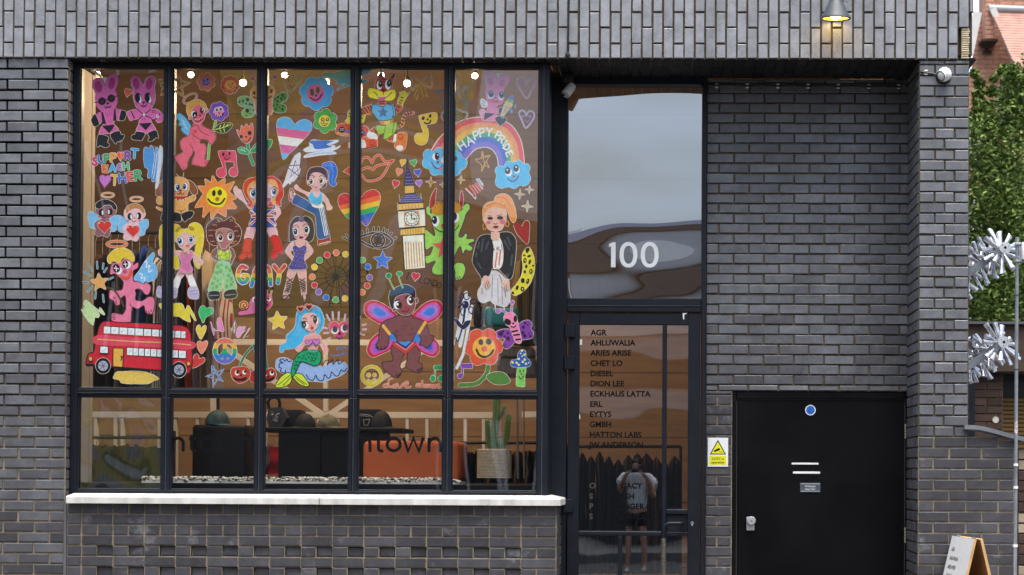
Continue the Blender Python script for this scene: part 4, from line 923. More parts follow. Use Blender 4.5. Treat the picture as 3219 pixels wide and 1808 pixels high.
ST('doll_sticker', 'doll sticker with red and blond hair, flag dress and tall red boots', 'B2', '''
P dfb0b4 1180,1000 1100,900 1010,830 955,770 940,690 975,650 1000,690 1050,720 1075,780 1130,900 1220,980;P dfb0b4 1560,960 1620,970 1650,1060 1600,1130 1560,1180 1550,1140 1590,1060 1540,1000
P dfb0b4 1160,1275 1280,1280 1265,1320 1220,1460 1105,1462 1130,1330;P dfb0b4 1440,1280 1560,1260 1605,1412 1500,1435
P cf4a36 1105,1460 1210,1455 1205,1560 1200,1735 1160,1735 1140,1700 1110,1750 1040,1770 1025,1720 1070,1630;b 7c1c1c 6;s 7c1c1c 5 1040,1675 1100,1668 1195,1655
P cc2a24 1495,1430 1610,1412 1690,1640 1660,1680 1620,1670 1590,1745 1520,1755 1505,1690 1540,1600;b 7c1c1c 6;s 7c1c1c 5 1530,1650 1600,1640 1680,1610
P c8322c 1085,720 1095,620 1150,545 1240,520 1330,510 1440,510 1540,505 1640,580 1690,700 1690,800 1650,880 1660,930 1640,960 1590,930 1540,960 1250,970 1170,960 1140,930 1180,900 1130,830
p dfa04e 1140,720 1180,620 1280,560 1440,545 1560,560 1615,660 1610,760 1570,850 1585,940 1530,930 1470,860 1280,900 1200,975 1222,900 1170,820
p dfb0b4 1180,750 1220,650 1300,615 1450,610 1540,650 1580,740 1560,830 1480,900 1420,985 1340,985 1250,880
P 2a4a9e 1180,1050 1235,1000 1250,940 1275,940 1300,1010 1450,1010 1525,1005 1545,945 1568,955 1545,1060 1560,1100 1550,1150 1585,1230 1570,1262 1430,1285 1270,1280 1170,1250 1215,1110
m e9e4dc 40 1205,1030 1285,1110 1195,1230 1290,1150 1550,1020 1440,1100 1560,1240 1440,1140;m c43c34 18 1200,1040 1275,1110 1190,1235 1270,1165 1545,1025 1450,1100 1550,1230 1450,1145;m e9e4dc 52 1225,1108 1530,1108;m c43c34 30 1225,1108 1530,1108;m e9e4dc 60 1350,1020 1350,1270;m c43c34 38 1350,1020 1350,1270
'''+eye('2f6cb4', 1230, 765, 50, 66, 6, -4)+eye('2f6cb4', 1540, 745, 46, 62, 12, -8)+'s 5a2020 7 1170,720 1200,690 1260,700;s 5a2020 7 1505,700 1550,660 1600,690;p b04a5c 1445,845 1478,828 1505,848 1475,885;m 7a4048 4 1215,845 1215,860 1240,850 1245,866 1530,815 1530,830')
ST('star_sticker', 'purple line star on a white chalky scribble below the striped heart', 'C2', 'P d6d4da 240,670 270,560 330,380 400,220 450,170 500,150 495,260 480,400 500,380 480,470 400,580 390,560 345,622 320,600;l 5c2c62 14 275,345 545,330 352,512 430,262 480,500 275,345')
ST('scribble_sticker', 'royal blue scribble sticker with white edges left of the tiger', 'C1', 'P d2dae2 555,1300 640,1250 640,1200 690,1155 800,1165 900,1170 1070,1160 1060,1190 990,1220 900,1240 1020,1245 1025,1285 1105,1245 1080,1280 980,1330 1030,1345 1030,1370 800,1390 580,1425 560,1405 620,1370 850,1320 620,1340 560,1320;p 3f6fc4 645,1200 690,1165 1000,1172 960,1195 900,1230 985,1260 850,1290 720,1290 690,1230;s 8fb0dc 14 600,1390 800,1360 1000,1355')
ST('doll_sticker', 'doll sticker with a blue ponytail kicking one leg of blue track trousers', 'C2', '''
P 2d66c8 835,370 850,310 930,285 1010,300 1055,380 1060,460 1030,560 1020,590 1050,600 1040,640 990,655 940,600 935,520 940,450 900,400;s 6fa4e0 6 870,350 960,340 1000,440 980,560 1000,620;s 6fa4e0 6 860,330 940,310 1020,360
P e0b0ac 410,670 440,630 470,660 500,690 570,730 650,760 640,820 560,760 450,710;P e0b0ac 820,760 880,800 930,870 950,930 985,970 970,1005 910,1010 900,950 870,890 820,850
P e0b0ac 690,690 770,690 800,760 830,930 760,960 690,940 660,880 640,780
P b0402e 345,700 385,700 410,760 400,850 370,880 330,850;m dcdad2 7 350,740 360,840 370,730 380,840;e dcdad2 415,772 20,14
P 9c2a2c 775,1460 830,1440 930,1405 960,1480 940,1510 790,1550 765,1520;m dcdad2 9 790,1530 940,1490;e dcdad2 800,1445 26,16
P 22558e 430,780 500,810 620,880 690,940 850,960 870,1050 900,1200 945,1380 935,1420 770,1445 740,1200 715,1085 560,1000 460,950 380,910 390,850;s e4e6e6 9 790,975 835,1200 875,1405;s e4e6e6 9 815,970 860,1190 900,1400;s e4e6e6 9 838,965 880,1180 922,1390
P e9e6de 680,932 760,955 820,920 855,960 790,985 700,962
P 45b2dc 680,740 700,780 740,830 790,800 800,750 825,760 825,900 760,925 680,910 640,850 635,790
P 3a3442 600,540 610,450 660,380 750,360 840,370 900,420 920,500 900,600 860,680 640,640 605,600
e e0b0ac 620,588 18,30;e e0b0ac 893,580 18,28;p e0b0ac 635,560 655,480 720,442 800,452 870,500 890,580 830,660 750,715 690,690 645,640
'''+eye('748a2e', 670, 582, 40, 56, -6, 0)+eye('748a2e', 820, 568, 40, 56, -4, 0)+'s 3a2a30 7 645,500 680,480 715,515;s 3a2a30 7 790,510 825,485 870,515;e d6566c 742,667 26,20;e efeee6 742,664 12,7;m 7a3038 5 680,650 682,665 700,655 700,668 810,635 810,650 830,632 832,648')
ST('lips_sticker', 'red outlined pair of open lips sticker', 'D2', 'Q d4483e 188,432 210,410 300,345 310,470 298,490 230,445;D d4483e 26 400,440 440,330 480,240 540,212 590,240 625,292 660,220 710,182 760,195 800,260 850,285 945,262 880,330 830,430 750,530 640,570 540,565 460,480;S d4483e 26 430,420 540,372 610,385 640,402 700,345 850,310')
ST('heart_sticker', 'large rainbow striped heart sticker behind the third mullion', 'D2', '% c8283c/e0643a/e8ba3a/35a85a/2a66bc/6a5cb8 440,790 548,1223;P * 108,880 130,800 200,762 270,780 370,850 470,812 520,750 600,712 680,715 740,770 750,850 720,960 640,1100 545,1255 440,1180 280,1150 180,1050 130,960')
cs = ''.join(f'm c8975a 17 {1132+40*i},{1500+(i%2)*6} {1150+41*i},{1895-i*6};' for i in range(7))
ST('tower_sticker', 'clock tower sticker with a blue spire and cream stone face', 'D2', '''
Q 3c3a66 1157,215 1175,340 1270,640 1110,642 1143,400;b 17172a 6;m 7a7ac0 9 1150,420 1175,418 1145,470 1195,465 1140,520 1210,515 1135,570 1230,565 1125,618 1250,612;m 17172a 4 1170,400 1165,640 1190,450 1215,640
Q e2b660 1118,645 1262,645 1265,755 1122,770;b 222 6;m c08a44 6 1140,655 1142,760 1170,655 1172,758 1205,655 1207,756 1235,655 1237,754
Q 3c3a66 1130,768 1280,756 1410,885 1020,918;b 17172a 7;m 7a7ac0 11 1130,800 1290,790 1105,830 1325,818 1080,862 1355,850 1050,892 1385,880
Q e2b660 1020,915 1395,900 1400,992 1025,1022;b 222 7;m c9926a 10 1085,935 1090,1005 1130,930 1135,1002 1180,928 1185,1000 1230,925 1235,998 1280,922 1285,995 1330,920 1335,990
Q e2b660 1055,1300 1420,1272 1425,1380 1060,1402;b 222 7;m c08a44 9 1085,1315 1090,1390 1125,1312 1130,1388 1165,1310 1170,1385 1205,1308 1210,1382 1245,1305 1250,1378 1285,1302 1290,1375 1325,1298 1330,1372 1365,1296 1370,1370
Q e2ddcc 1010,1030 1425,1000 1440,1262 1030,1290;b 222 8;q d09a72 1105,1040 1335,1026 1348,1245 1118,1266
e e6e2d4 1225,1145 112,110;o 222 7 1225,1145 112,110;o 222 5 1225,1145 78,76;m 222 4 1225,1035 1225,1068 1280,1048 1265,1080 1320,1090 1292,1106 1337,1145 1303,1145 1320,1200 1292,1184 1280,1240 1265,1212 1225,1255 1225,1222 1170,1240 1186,1212 1130,1200 1158,1184 1113,1145 1147,1145 1130,1090 1158,1106 1170,1048 1186,1080
l 222 9 1225,1150 1220,1082;l 222 9 1225,1150 1280,1148;l 222 6 1208,1100 1220,1080 1236,1098;l 222 6 1262,1132 1282,1148 1262,1164
Q e6e4d6 1085,1405 1412,1382 1435,1892 1115,1922;b 222 8
'''+cs+'m b8b0c4 8 1035,780 1050,880 1360,760 1375,850 1010,910 1015,1020')
for col, x, y, w_, h_, rt, nm in (('e0b048',1088,300,88,118,14,'mustard'),('5aa452',1255,305,106,112,-10,'green'),('e0855a',1032,445,100,124,14,'peach'),('4a5cba',1318,455,104,122,-8,'indigo'),('cf2850',980,625,106,128,15,'crimson'),('a46cbe',1338,617,96,112,-8,'violet')):
    ST('heart_sticker', f'small {nm} heart sticker beside the spire of the clock tower', 'D2', f'H {col} {x},{y} {w_},{h_} {rt}', 'small hearts around the clock tower')
sparks = [('D2',1515,590,82,'gold four-pointed sparkle sticker between the clock tower and the left cloud','a8843c'),('E2',340,630,46,'tiny pale sparkle sticker left of the fourth mullion','a89c78'),('E2',622,555,66,'pale gold sparkle sticker above the monster horn','b09a68'),
 ('E2',1660,705,66,'upper sparkle of the three beside the ginger woman','b8a07c'),('E2',1515,775,82,'middle sparkle of the three, above the ginger ponytail','b8a07c'),('E2',1628,960,92,'lowest and largest sparkle of the three by the ginger woman','b8a07c')]
for t, x, y, r, lb, col in sparks: ST('sparkle_sticker', lb, t, f'R {col} 4 {x},{y} {r},{r*.3} 4', 'gold sparkles')
ST('star_sticker', 'gold line star sticker under the arch of the rainbow', 'E2', 'd c49c5c 12 938,430 930,330 840,250 925,230 945,125 975,200 1065,185 1010,270 1050,370 985,340;s c49c5c 9 945,150 985,330;s c49c5c 9 860,250 1040,200;s c49c5c 9 930,400 1000,280')
ST('scribble_sticker', 'coral and white zigzag scribble sticker above the ginger woman', 'E2', 'm d07a74 24 700,685 800,785 750,650 845,780 795,640 880,755 830,630 915,725 850,605 945,700;m d2d4d8 13 850,545 955,690 870,540 960,650 895,538 958,625;s d2d4d8 12 690,690 800,800 840,845 850,800')
ST('monster_sticker', 'lime green monster sticker with red horns, waving arms and a red star belly', 'E2', '''
P 95cc58 90,980 130,950 160,1010 165,1060 240,1040 380,1020 520,990 620,1020 650,960 700,912 750,930 755,1000 700,1080 680,1150 640,1260 590,1400 640,1425 690,1365 720,1395 715,1445 810,1450 825,1490 740,1530 790,1570 800,1610 750,1640 690,1620 650,1690 610,1570 540,1690 510,1840 560,1810 650,1820 690,1890 680,1980 630,2060 550,2080 525,2060 530,1950 490,1900 380,1980 300,2000 200,1980 180,1900 230,1790 100,1830 70,1720 150,1690 190,1570 90,1620 70,1450 80,1310 140,1340 225,1395 160,1130 105,1080;b 3a2c58 9
P 9a2430 145,985 160,850 200,740 250,688 242,780 225,910 180,985;P 9a2430 560,975 600,940 610,780 632,720 655,790 660,890 630,985
p c48a2c 180,1040 200,950 260,875 360,890 480,880 560,885 620,965 600,1040 520,1062 380,1060 300,1092 200,1072;l 4a3a6a 6 200,960 230,890 250,930 280,875 310,920 340,870 370,910 540,870 560,910 590,900
e efeee6 240,1185 55,80;e 1c2440 222,1165 40,62;e fff 205,1150 10,14;e efeee6 545,1130 50,78;e 1c2440 525,1110 38,60;e d6503c 345,1250 26,34;e d6503c 515,1240 26,30;s 4a2412 10 225,1285 300,1335 400,1345 500,1335 560,1295 590,1242
t d65a54 5 375,1570 195,80 -4;m 2a2438 8 540,2040 545,2070 570,2030 580,2065 600,2020 612,2055''')
ST('woman_sticker', 'sticker of a ginger-haired woman in a black leather jacket and pale skirt', 'E2', '''
P ccc8cc 950,2050 930,2150 880,2250 890,2370 960,2425 1060,2390 1130,2440 1290,2480 1360,2400 1370,2250 1345,2130 1300,2060 1180,1950 1080,1950;m 8f8078 12 1100,2000 1090,2350 1180,2050 1185,2400 1240,2080 1250,2440 1010,2120 1000,2200;m a8763c 14 1290,2250 1300,2330 940,2200 945,2280 1200,2000 1250,2100;m efece6 14 1140,2450 1145,2510 1270,2480 1280,2520
P 212228 1070,1390 985,1385 900,1425 860,1500 820,1650 795,1790 830,1880 900,1990 950,2055 1050,2010 1100,1900 1180,1900 1280,2000 1350,2065 1405,2010 1440,1800 1460,1500 1400,1380 1330,1350 1215,1360 1200,1420 1100,1430
m 474c54 24 900,1500 850,1720 960,1450 930,1640 1000,1600 1040,1500 1330,1430 1390,1580 1280,1480 1360,1620 1400,1700 1380,1850 880,1820 930,1900;m 16161c 22 1000,1900 1060,1720 1330,1800 1390,1560 860,1600 950,1880 1300,1700 1240,1900
P e2e0d8 1110,1455 1210,1440 1262,1650 1235,1870 1160,1905 1112,1870 1122,1600;m d0705a 22 1170,1660 1140,1880 1222,1620 1200,1840;g 222 8 1185,1580 95 -8 Gels
P dfb09c 960,2040 1010,2015 1065,2080 1050,2150 1010,2205 970,2130;P dfb09c 1350,2085 1290,2070 1240,2130 1270,2190 1300,2225 1342,2205;m 1c1b22 6 985,2130 1000,2200 1010,2110 1035,2190 1030,2090 1060,2160 1265,2140 1250,2130 1290,2150 1280,2220 1310,2140 1310,2225
P dfb09c 960,1150 1000,1020 1100,970 1220,970 1300,1020 1310,1130 1300,1220 1240,1310 1195,1335 1205,1400 1180,1452 1090,1455 1080,1340 1020,1290 980,1200;s 2a2020 6 985,1250 1040,1320 1120,1345;s 2a2020 6 1180,1345 1250,1315 1300,1210
P df9450 960,1150 955,1020 990,930 1080,885 1125,880 1150,810 1230,770 1320,780 1390,850 1430,950 1460,1080 1450,1180 1410,1205 1370,1150 1340,1060 1300,1010 1150,975 1020,1015 985,1100;s c0742e 9 1180,820 1280,830 1370,950;s c0742e 9 1010,960 1140,910 1300,960
e d07282 1250,1190 42,36;e d07282 1040,1205 34,26;e 2a2a30 1065,1140 42,22;e 2a4a3c 1070,1140 16,18;e 2a2a30 1215,1132 46,24;e 2a5a3c 1212,1132 17,18;m 3a2a28 5 1030,1100 1090,1105 1170,1100 1240,1080;s 3a2a28 6 1115,1210 1145,1228 1180,1212
p 8a2430 1105,1270 1148,1252 1195,1262 1150,1292;o c48a4a 15 980,1265 26,46;o c48a4a 15 1325,1225 25,42''')
ST('heart_sticker', 'dark red crayon heart sticker right of the ginger woman', 'E2', 'P 9c2a26 1425,1240 1460,1205 1520,1230 1548,1262 1580,1195 1620,1175 1660,1215 1660,1330 1632,1528 1500,1410 1445,1320')
ST('cherub_sticker', 'blond winged figure sticker with crossed-out eyes waving a star wand', 'A3', '''
O d5743e 30 615,325 152,44
P 72b6e8 880,830 960,720 1030,600 1150,462 1185,490 1150,610 1200,640 1225,760 1190,860 1080,900 1000,925 900,880;s e8f2f4 14 1040,600 1070,580 1060,680 1110,650 1090,750 1150,720;s e8f2f4 14 960,770 1000,790 980,840 1040,830 1030,880
P e07a9a 530,640 560,590 650,610 720,550 860,590 868,640 930,600 938,680 870,725 860,790 870,885 930,890 1010,930 1050,900 1085,920 1130,965 1120,1040 1090,1090 1030,1080 980,1015 895,1015 905,1080 900,1170 1000,1182 1100,1122 1170,1140 1190,1220 1160,1370 1110,1385 1050,1360 1020,1260 930,1310 850,1290 830,1470 800,1510 560,1500 530,1430 555,1370 690,1390 740,1330 750,1270 740,1115 670,1160 660,1240 600,1250 560,1180 500,1150 500,1050 520,1020 680,1020 710,920 690,870 590,780 520,790 510,730;b 62202c 8
m 62202c 9 1060,1330 1065,1360 1095,1340 1105,1370 1130,1320 1140,1350 560,1400 590,1400 550,1430 590,1435 555,1460 590,1465 600,1180 610,1225 560,1130 590,1150;s 62202c 8 810,1230 850,1285 930,1310
P dec03c 470,540 500,480 560,420 640,390 740,390 830,440 875,520 870,590 800,560 720,545 650,612 560,580 520,622 480,600
e efeee6 640,725 52,60;e 1c1b22 608,692 54,66,-15;m efeee6 11 572,690 642,700 598,662 608,735;e efeee6 772,642 54,60;e 1c1b22 742,630 45,56;m efeee6 10 715,632 770,628 735,595 750,668;e a84e5e 735,740 27,22;s dc5a34 42 688,815 745,838 800,815 828,735;m 62202c 9 540,600 600,605 680,580 715,540
s 4e4632 24 372,940 470,985 570,1020 640,1110 720,1270
R dfa75e 5 350,905 145,72 -6
M 2a8fb0 20 183,632 240,725 312,595 320,695 410,620 400,700 460,690 420,750 112,742 218,808 492,862 555,830 105,905 185,908 165,1045 240,975 296,1045 285,1150 402,1095 415,1205''')
ST('scribble_sticker', 'pale green scribble sticker at the left edge above the bus', 'A3', 'P c0dca0 75,1310 120,1330 105,1280 150,1290 110,1235 130,1180 170,1190 330,1320 360,1290 430,1382 400,1392 300,1320 350,1390 330,1440 280,1440 260,1545 240,1548 180,1490 110,1390')
hat = ''.join(f'm bb5f94 4 {1580+i*4},{470+i*24} {1745-i*3},{500+i*24};' for i in range(10))
ST('doll_sticker', 'doll sticker with long yellow pigtails, pink top and white socks', 'A3', '''
P dcc534 1258,150 1300,32 1480,20 1570,60 1500,140 1482,260 1500,420 1560,600 1540,700 1485,690 1440,520 1310,450 1265,350;P dcc534 1700,80 1730,20 1820,0 1900,60 1930,180 1920,340 1880,500 1880,650 1850,700 1790,620 1775,500 1810,400 1820,250 1800,130 1740,110
P dfb0a8 1580,430 1480,430 1310,440 1270,400 1240,430 1250,490 1310,512 1400,500 1580,488;P dfb0a8 1745,440 1800,470 1860,540 1910,570 1920,610 1880,650 1830,620 1780,550
P dfb0a8 1560,735 1650,755 1570,862 1510,832;P dfb0a8 1655,755 1745,745 1762,832 1690,842;P e4e8e8 1510,820 1580,850 1530,1005 1445,995;P e4e8e8 1690,835 1760,812 1830,995 1750,1005;P b8aecb 1230,980 1300,970 1450,985 1530,1000 1510,1135 1440,1142 1300,1130 1225,1120;P b8aecb 1710,990 1830,985 1855,1130 1800,1160 1700,1130;m 7c72a0 5 1440,1040 1520,1045 1440,1090 1515,1092 1715,1040 1840,1030 1710,1085 1850,1080
P dcc534 1500,160 1540,90 1640,100 1750,80 1810,140 1820,260 1780,330 1520,300 1495,230;p a88c3a 1500,120 1560,60 1590,90 1530,150;p a88c3a 1700,60 1760,60 1790,110 1730,120
P dfb0a8 1520,250 1590,175 1640,142 1720,180 1800,225 1780,320 1720,390 1695,420 1695,462 1640,462 1620,400 1560,360
'''+eye('3a86c8', 1580, 282, 46, 58, -10, -2)+eye('3a86c8', 1737, 255, 42, 56, 0, -2)+'p d4687a 1650,350 1690,330 1715,348 1680,372;m 402a20 6 1525,240 1545,250 1770,210 1785,205;m 402a20 4 1585,345 1587,360 1605,345 1607,358 1730,315 1732,328;P d681aa 1580,440 1610,440 1640,472 1700,472 1720,430 1750,430 1770,500 1720,600 1760,700 1740,752 1640,762 1555,742 1590,600 1565,520;'+hat+'q b08a3c 1615,445 1690,445 1685,470 1615,468')
cu = ''.join(f's c98a5c 7 {x},{y} {x+18},{y+14} {x+40},{y-4} {x+58},{y+14};' for x, y in ((560,110),(620,30),(560,190),(590,280),(680,310),(940,120),(980,200),(930,280),(960,50),(640,110),(900,310)))
gs = ''.join(f'e 6da86e {x},{y} {r},{r+5};' for x, y, r in ((700,670,28),(750,640,18),(690,760,22),(740,740,26),(830,680,22),(880,720,26),(650,840,24),(700,880,20),(860,800,24),(900,850,26),(840,880,20),(620,920,22),(680,970,22),(730,930,16),(830,960,24),(900,940,22),(620,990,14),(930,900,14),(650,750,14)))
ST('doll_sticker', 'doll sticker with big brown curls, lime top and flared spotted green trousers', 'B3', '''
P 7c5a52 690,385 620,430 595,500 640,560 720,590 740,560 665,510 720,440;P 7c5a52 880,380 930,410 960,500 930,570 890,652 875,590 910,500 880,440
P 4a2a2c 525,130 540,30 620,-40 650,-60 680,-72 740,-60 770,-20 820,-35 850,-60 900,-85 950,-50 960,0 1020,50 1055,130 1040,240 990,320 900,360 850,350 700,350 600,330 540,260;'''+cu+'''m b88a58 6 680,-50 740,-10 700,-60 720,0 740,-50 680,0 870,-60 930,-20 930,-60 880,-10
P 8a6258 700,345 850,345 875,390 885,570 850,600 740,602 715,560 700,400
P a6766a 670,180 700,105 800,85 900,112 940,190 910,290 840,352 815,392 750,390 735,345 690,270
'''+eye('3c3030', 735, 235, 46, 56, 4, -6)+eye('54504e', 885, 215, 44, 58, 6, -8)+'s 4a2a24 7 700,160 735,140 770,165;s 4a2a24 7 850,150 890,125 925,150;e c4567c 803,310 32,22;m 3a2020 4 735,305 736,318 755,300 757,314;P 8fba3c 700,455 740,420 800,452 860,415 895,462 880,545 820,565 735,560;'+dots('c6d848', 22, '740,450 780,480 850,445 760,520 800,530 850,500 725,470')+'P 92c690 690,600 860,595 900,690 950,850 985,980 960,1010 800,1042 782,760 745,1032 570,1042 560,980 620,800;'+gs+'P 222128 565,1050 715,1045 715,1152 570,1162;P 222128 805,1045 960,1012 975,1132 810,1152;m 9a9aa0 7 575,1105 712,1100 815,1102 965,1085')
ST('lettering_sticker', 'rainbow striped word GAY crossing the second mullion', 'B3', '''% c83c40/d96a38/e6b838/3ea65c/2a78cc 0,640 0,960
@ letter
S ddd3c4 70 1125,685 1065,665 1015,730 1008,830 1060,905 1125,890 1150,815 1085,800;s * 58 1125,685 1065,665 1015,730 1008,830 1060,905 1125,890 1150,815 1085,800
@ letter
S ddd3c4 66 1210,955 1265,720 1340,665 1440,670 1485,740 1500,940;s * 54 1210,955 1265,720 1340,665 1440,670 1485,740 1500,940;l * 46 1240,850 1490,850
@ letter
M ddd3c4 64 1550,655 1630,760 1712,655 1630,760 1632,760 1610,910;m * 54 1550,655 1630,760 1712,655 1630,760 1632,760 1610,910''')
ST('snail_sticker', 'pink snail sticker with an orange spiral shell', 'B3', 'P d4699a 1000,1380 1030,1340 1150,1310 1180,1180 1260,1100 1420,1090 1510,1130 1510,1260 1430,1330 1300,1370 1100,1405 1010,1402;b 3a1c28 8;P d4406e 1400,1090 1450,1080 1510,1130 1512,1260 1430,1330 1400,1330;S 9c2c2c 16 1440,1090 1447,1000;S d4743a 16 1495,1110 1522,1010;e 3a1c1c 1445,992 25,24;e 2a1c1c 1525,1000 26,24;E e2935c 1090,1250 80,76;b 3a2420 8;s 3a2420 11 1130,1310 1050,1290 1050,1220 1110,1205 1140,1250 1110,1285 1080,1260 1095,1240;e efeee6 1243,1170 24,36;e 222 1255,1175 14,24;e efeee6 1475,1165 28,30;e 222 1466,1156 17,18;e 222 1440,1205 13,13;p 3a1420 1418,1245 1450,1235 1470,1225 1460,1262 1430,1272')
ST('doll_sticker', 'doll sticker with black bobbed hair and a purple sequin dress', 'C3', '''
P dca8a4 410,290 340,330 275,430 300,480 370,560 390,605 405,540 350,440 420,400;P dca8a4 590,300 650,350 695,430 660,490 585,560 560,592 545,540 610,440 580,390
P dca8a4 330,705 450,710 390,860 340,1060 330,1140 250,1150 240,1110 290,900;P dca8a4 460,710 578,705 592,880 590,1150 540,1155 500,930
P 2c2432 335,250 340,60 380,-40 450,-92 515,-80 600,-97 680,-30 710,80 700,230 640,295 575,290 440,290 380,280 342,287
P dca8a4 400,280 600,282 605,420 400,420
p dca8a4 385,130 400,20 470,-15 540,-30 620,20 642,130 600,220 540,282 500,282 430,240;p 6a5a78 490,-85 540,-85 560,-20 490,-12
'''+eye('241c22', 435, 140, 44, 62, -6, -4)+eye('241c22', 600, 110, 42, 62, -6, -4)+'s 3a2428 7 395,65 440,35 480,70;s 3a2428 7 545,50 590,15 635,45;p 6a2440 480,220 515,205 550,220 515,245;e d8707c 430,215 26,16;e d8707c 585,190 24,16;P 4c418e 385,380 430,348 490,378 560,345 600,385 570,480 560,560 600,690 470,712 328,690 390,560 410,470;'+dots('8f84d0', 7, '410,400 450,420 500,410 540,400 570,430 430,460 480,470 530,480 440,510 500,530 540,540 410,580 460,590 520,600 560,620 380,640 430,650 480,660 530,670')+dots('26204e', 9, '430,385 475,440 520,440 555,470 455,545 510,500 500,570 430,620 545,590 380,680 500,690 570,660')+'''m 2a2030 6 415,290 425,350 585,300 575,350
l 26242e 10 300,830 385,905 290,935 360,975 275,1015 330,1050;l 26242e 10 390,845 290,905 375,945 285,975 340,1010 260,1050;l 26242e 10 490,850 580,905 500,930 585,965 520,1000 575,1040;l 26242e 10 570,845 490,900 580,935 505,965 580,1000 530,1050
s 23232e 17 225,1165 290,1150 335,1090 345,1140;s 23232e 14 225,1160 245,1110 300,1110;s 23232e 16 535,1100 545,1165 580,1170 600,1140 590,1095''')
gond = ((908,490,'c8243c'),(1045,458,'dc6e56'),(1187,480,'e2c43a'),(793,570,'3fa860'),(716,673,'e2c43a'),(682,823,'e0804c'),(718,948,'cc2c40'),(780,1050,'7e54b0'),(893,1135,'2a6cc0'),(1037,1170,'3fa860'),(1180,1150,'e2c43a'),(1445,570,'6cb25a'),(1527,670,'2a6cc0'),(1552,832,'8058b8'),(1517,957,'d0404c'),(1443,1055,'e0805c'))
rim = [(1042-332*math.sin(t), 820-332*math.cos(t)) for t in (math.pi*i/16 for i in range(17))]+[(1192+332*math.sin(t), 820+332*math.cos(t)) for t in (math.pi*i/16 for i in range(17))]
spk = ''.join(f'l {K} 14 1042,822 {1042+332*math.sin(R(a)):.0f},{822-332*math.cos(R(a)):.0f};' for a in range(0, 360, 360//16) if True)
spk += ''.join(f'l {K} 14 1192,822 {1192+332*math.sin(R(a)):.0f},{822-332*math.cos(R(a)):.0f};' for a in (22, 45, 67, 90, 112, 135, 157))
ST('wheel_sticker', 'black ferris wheel sticker ringed with coloured gondola dots', 'C3', spk+f'm {K} 14 1015,850 935,1280 1070,850 1120,1280 945,1225 1115,1225;o {K} 16 1042,822 156,158;e {K} 1042,822 26,26;c {K} 32 '+' '.join(f'{a:.0f},{b:.0f}' for a, b in rim)+';'+';'.join(f'E {c} {x},{y} 45,45' for x, y, c in gond))
ST('eye_sticker', 'dark violet outlined eye sticker with long lashes', 'D3', 'M 3a3048 26 485,185 470,132 560,160 549,98 640,140 650,72 718,132 726,70 790,150 806,86 830,185 858,115 878,205 920,158 930,265 985,225 285,260 235,185 300,285 185,225;D 3a3048 34 380,240 540,180 700,152 830,182 930,272 900,330 800,380 660,375 540,330 440,275;O 3a3048 30 715,268 95,100;m 3a3048 20 640,205 790,330 715,170 690,365 800,220 640,330 715,270 760,180')
ST('star_sticker', 'solid blue five-pointed star sticker below the eye', 'D3', 'T 3a70cc 5 785,575 152,66 2')
ST('lettering_sticker', 'hand-drawn black words LONDON after a letter I and a red heart', 'D3', f'''
@ letter
s 14161c 15 1182,760 1145,860
@ heart
H c8323a 1285,825 122,132 8
@ letter
g 14161c 14 1385,862 105 18 L
@ letter
g 14161c 14 1450,885 95 15 O
@ letter
g 14161c 14 1520,900 90 15 N
@ letter
g 14161c 14 1580,918 90 15 D
@ letter
g 14161c 14 1645,948 85 15 O
@ letter
g 14161c 14 1885,982 85 15 N''')
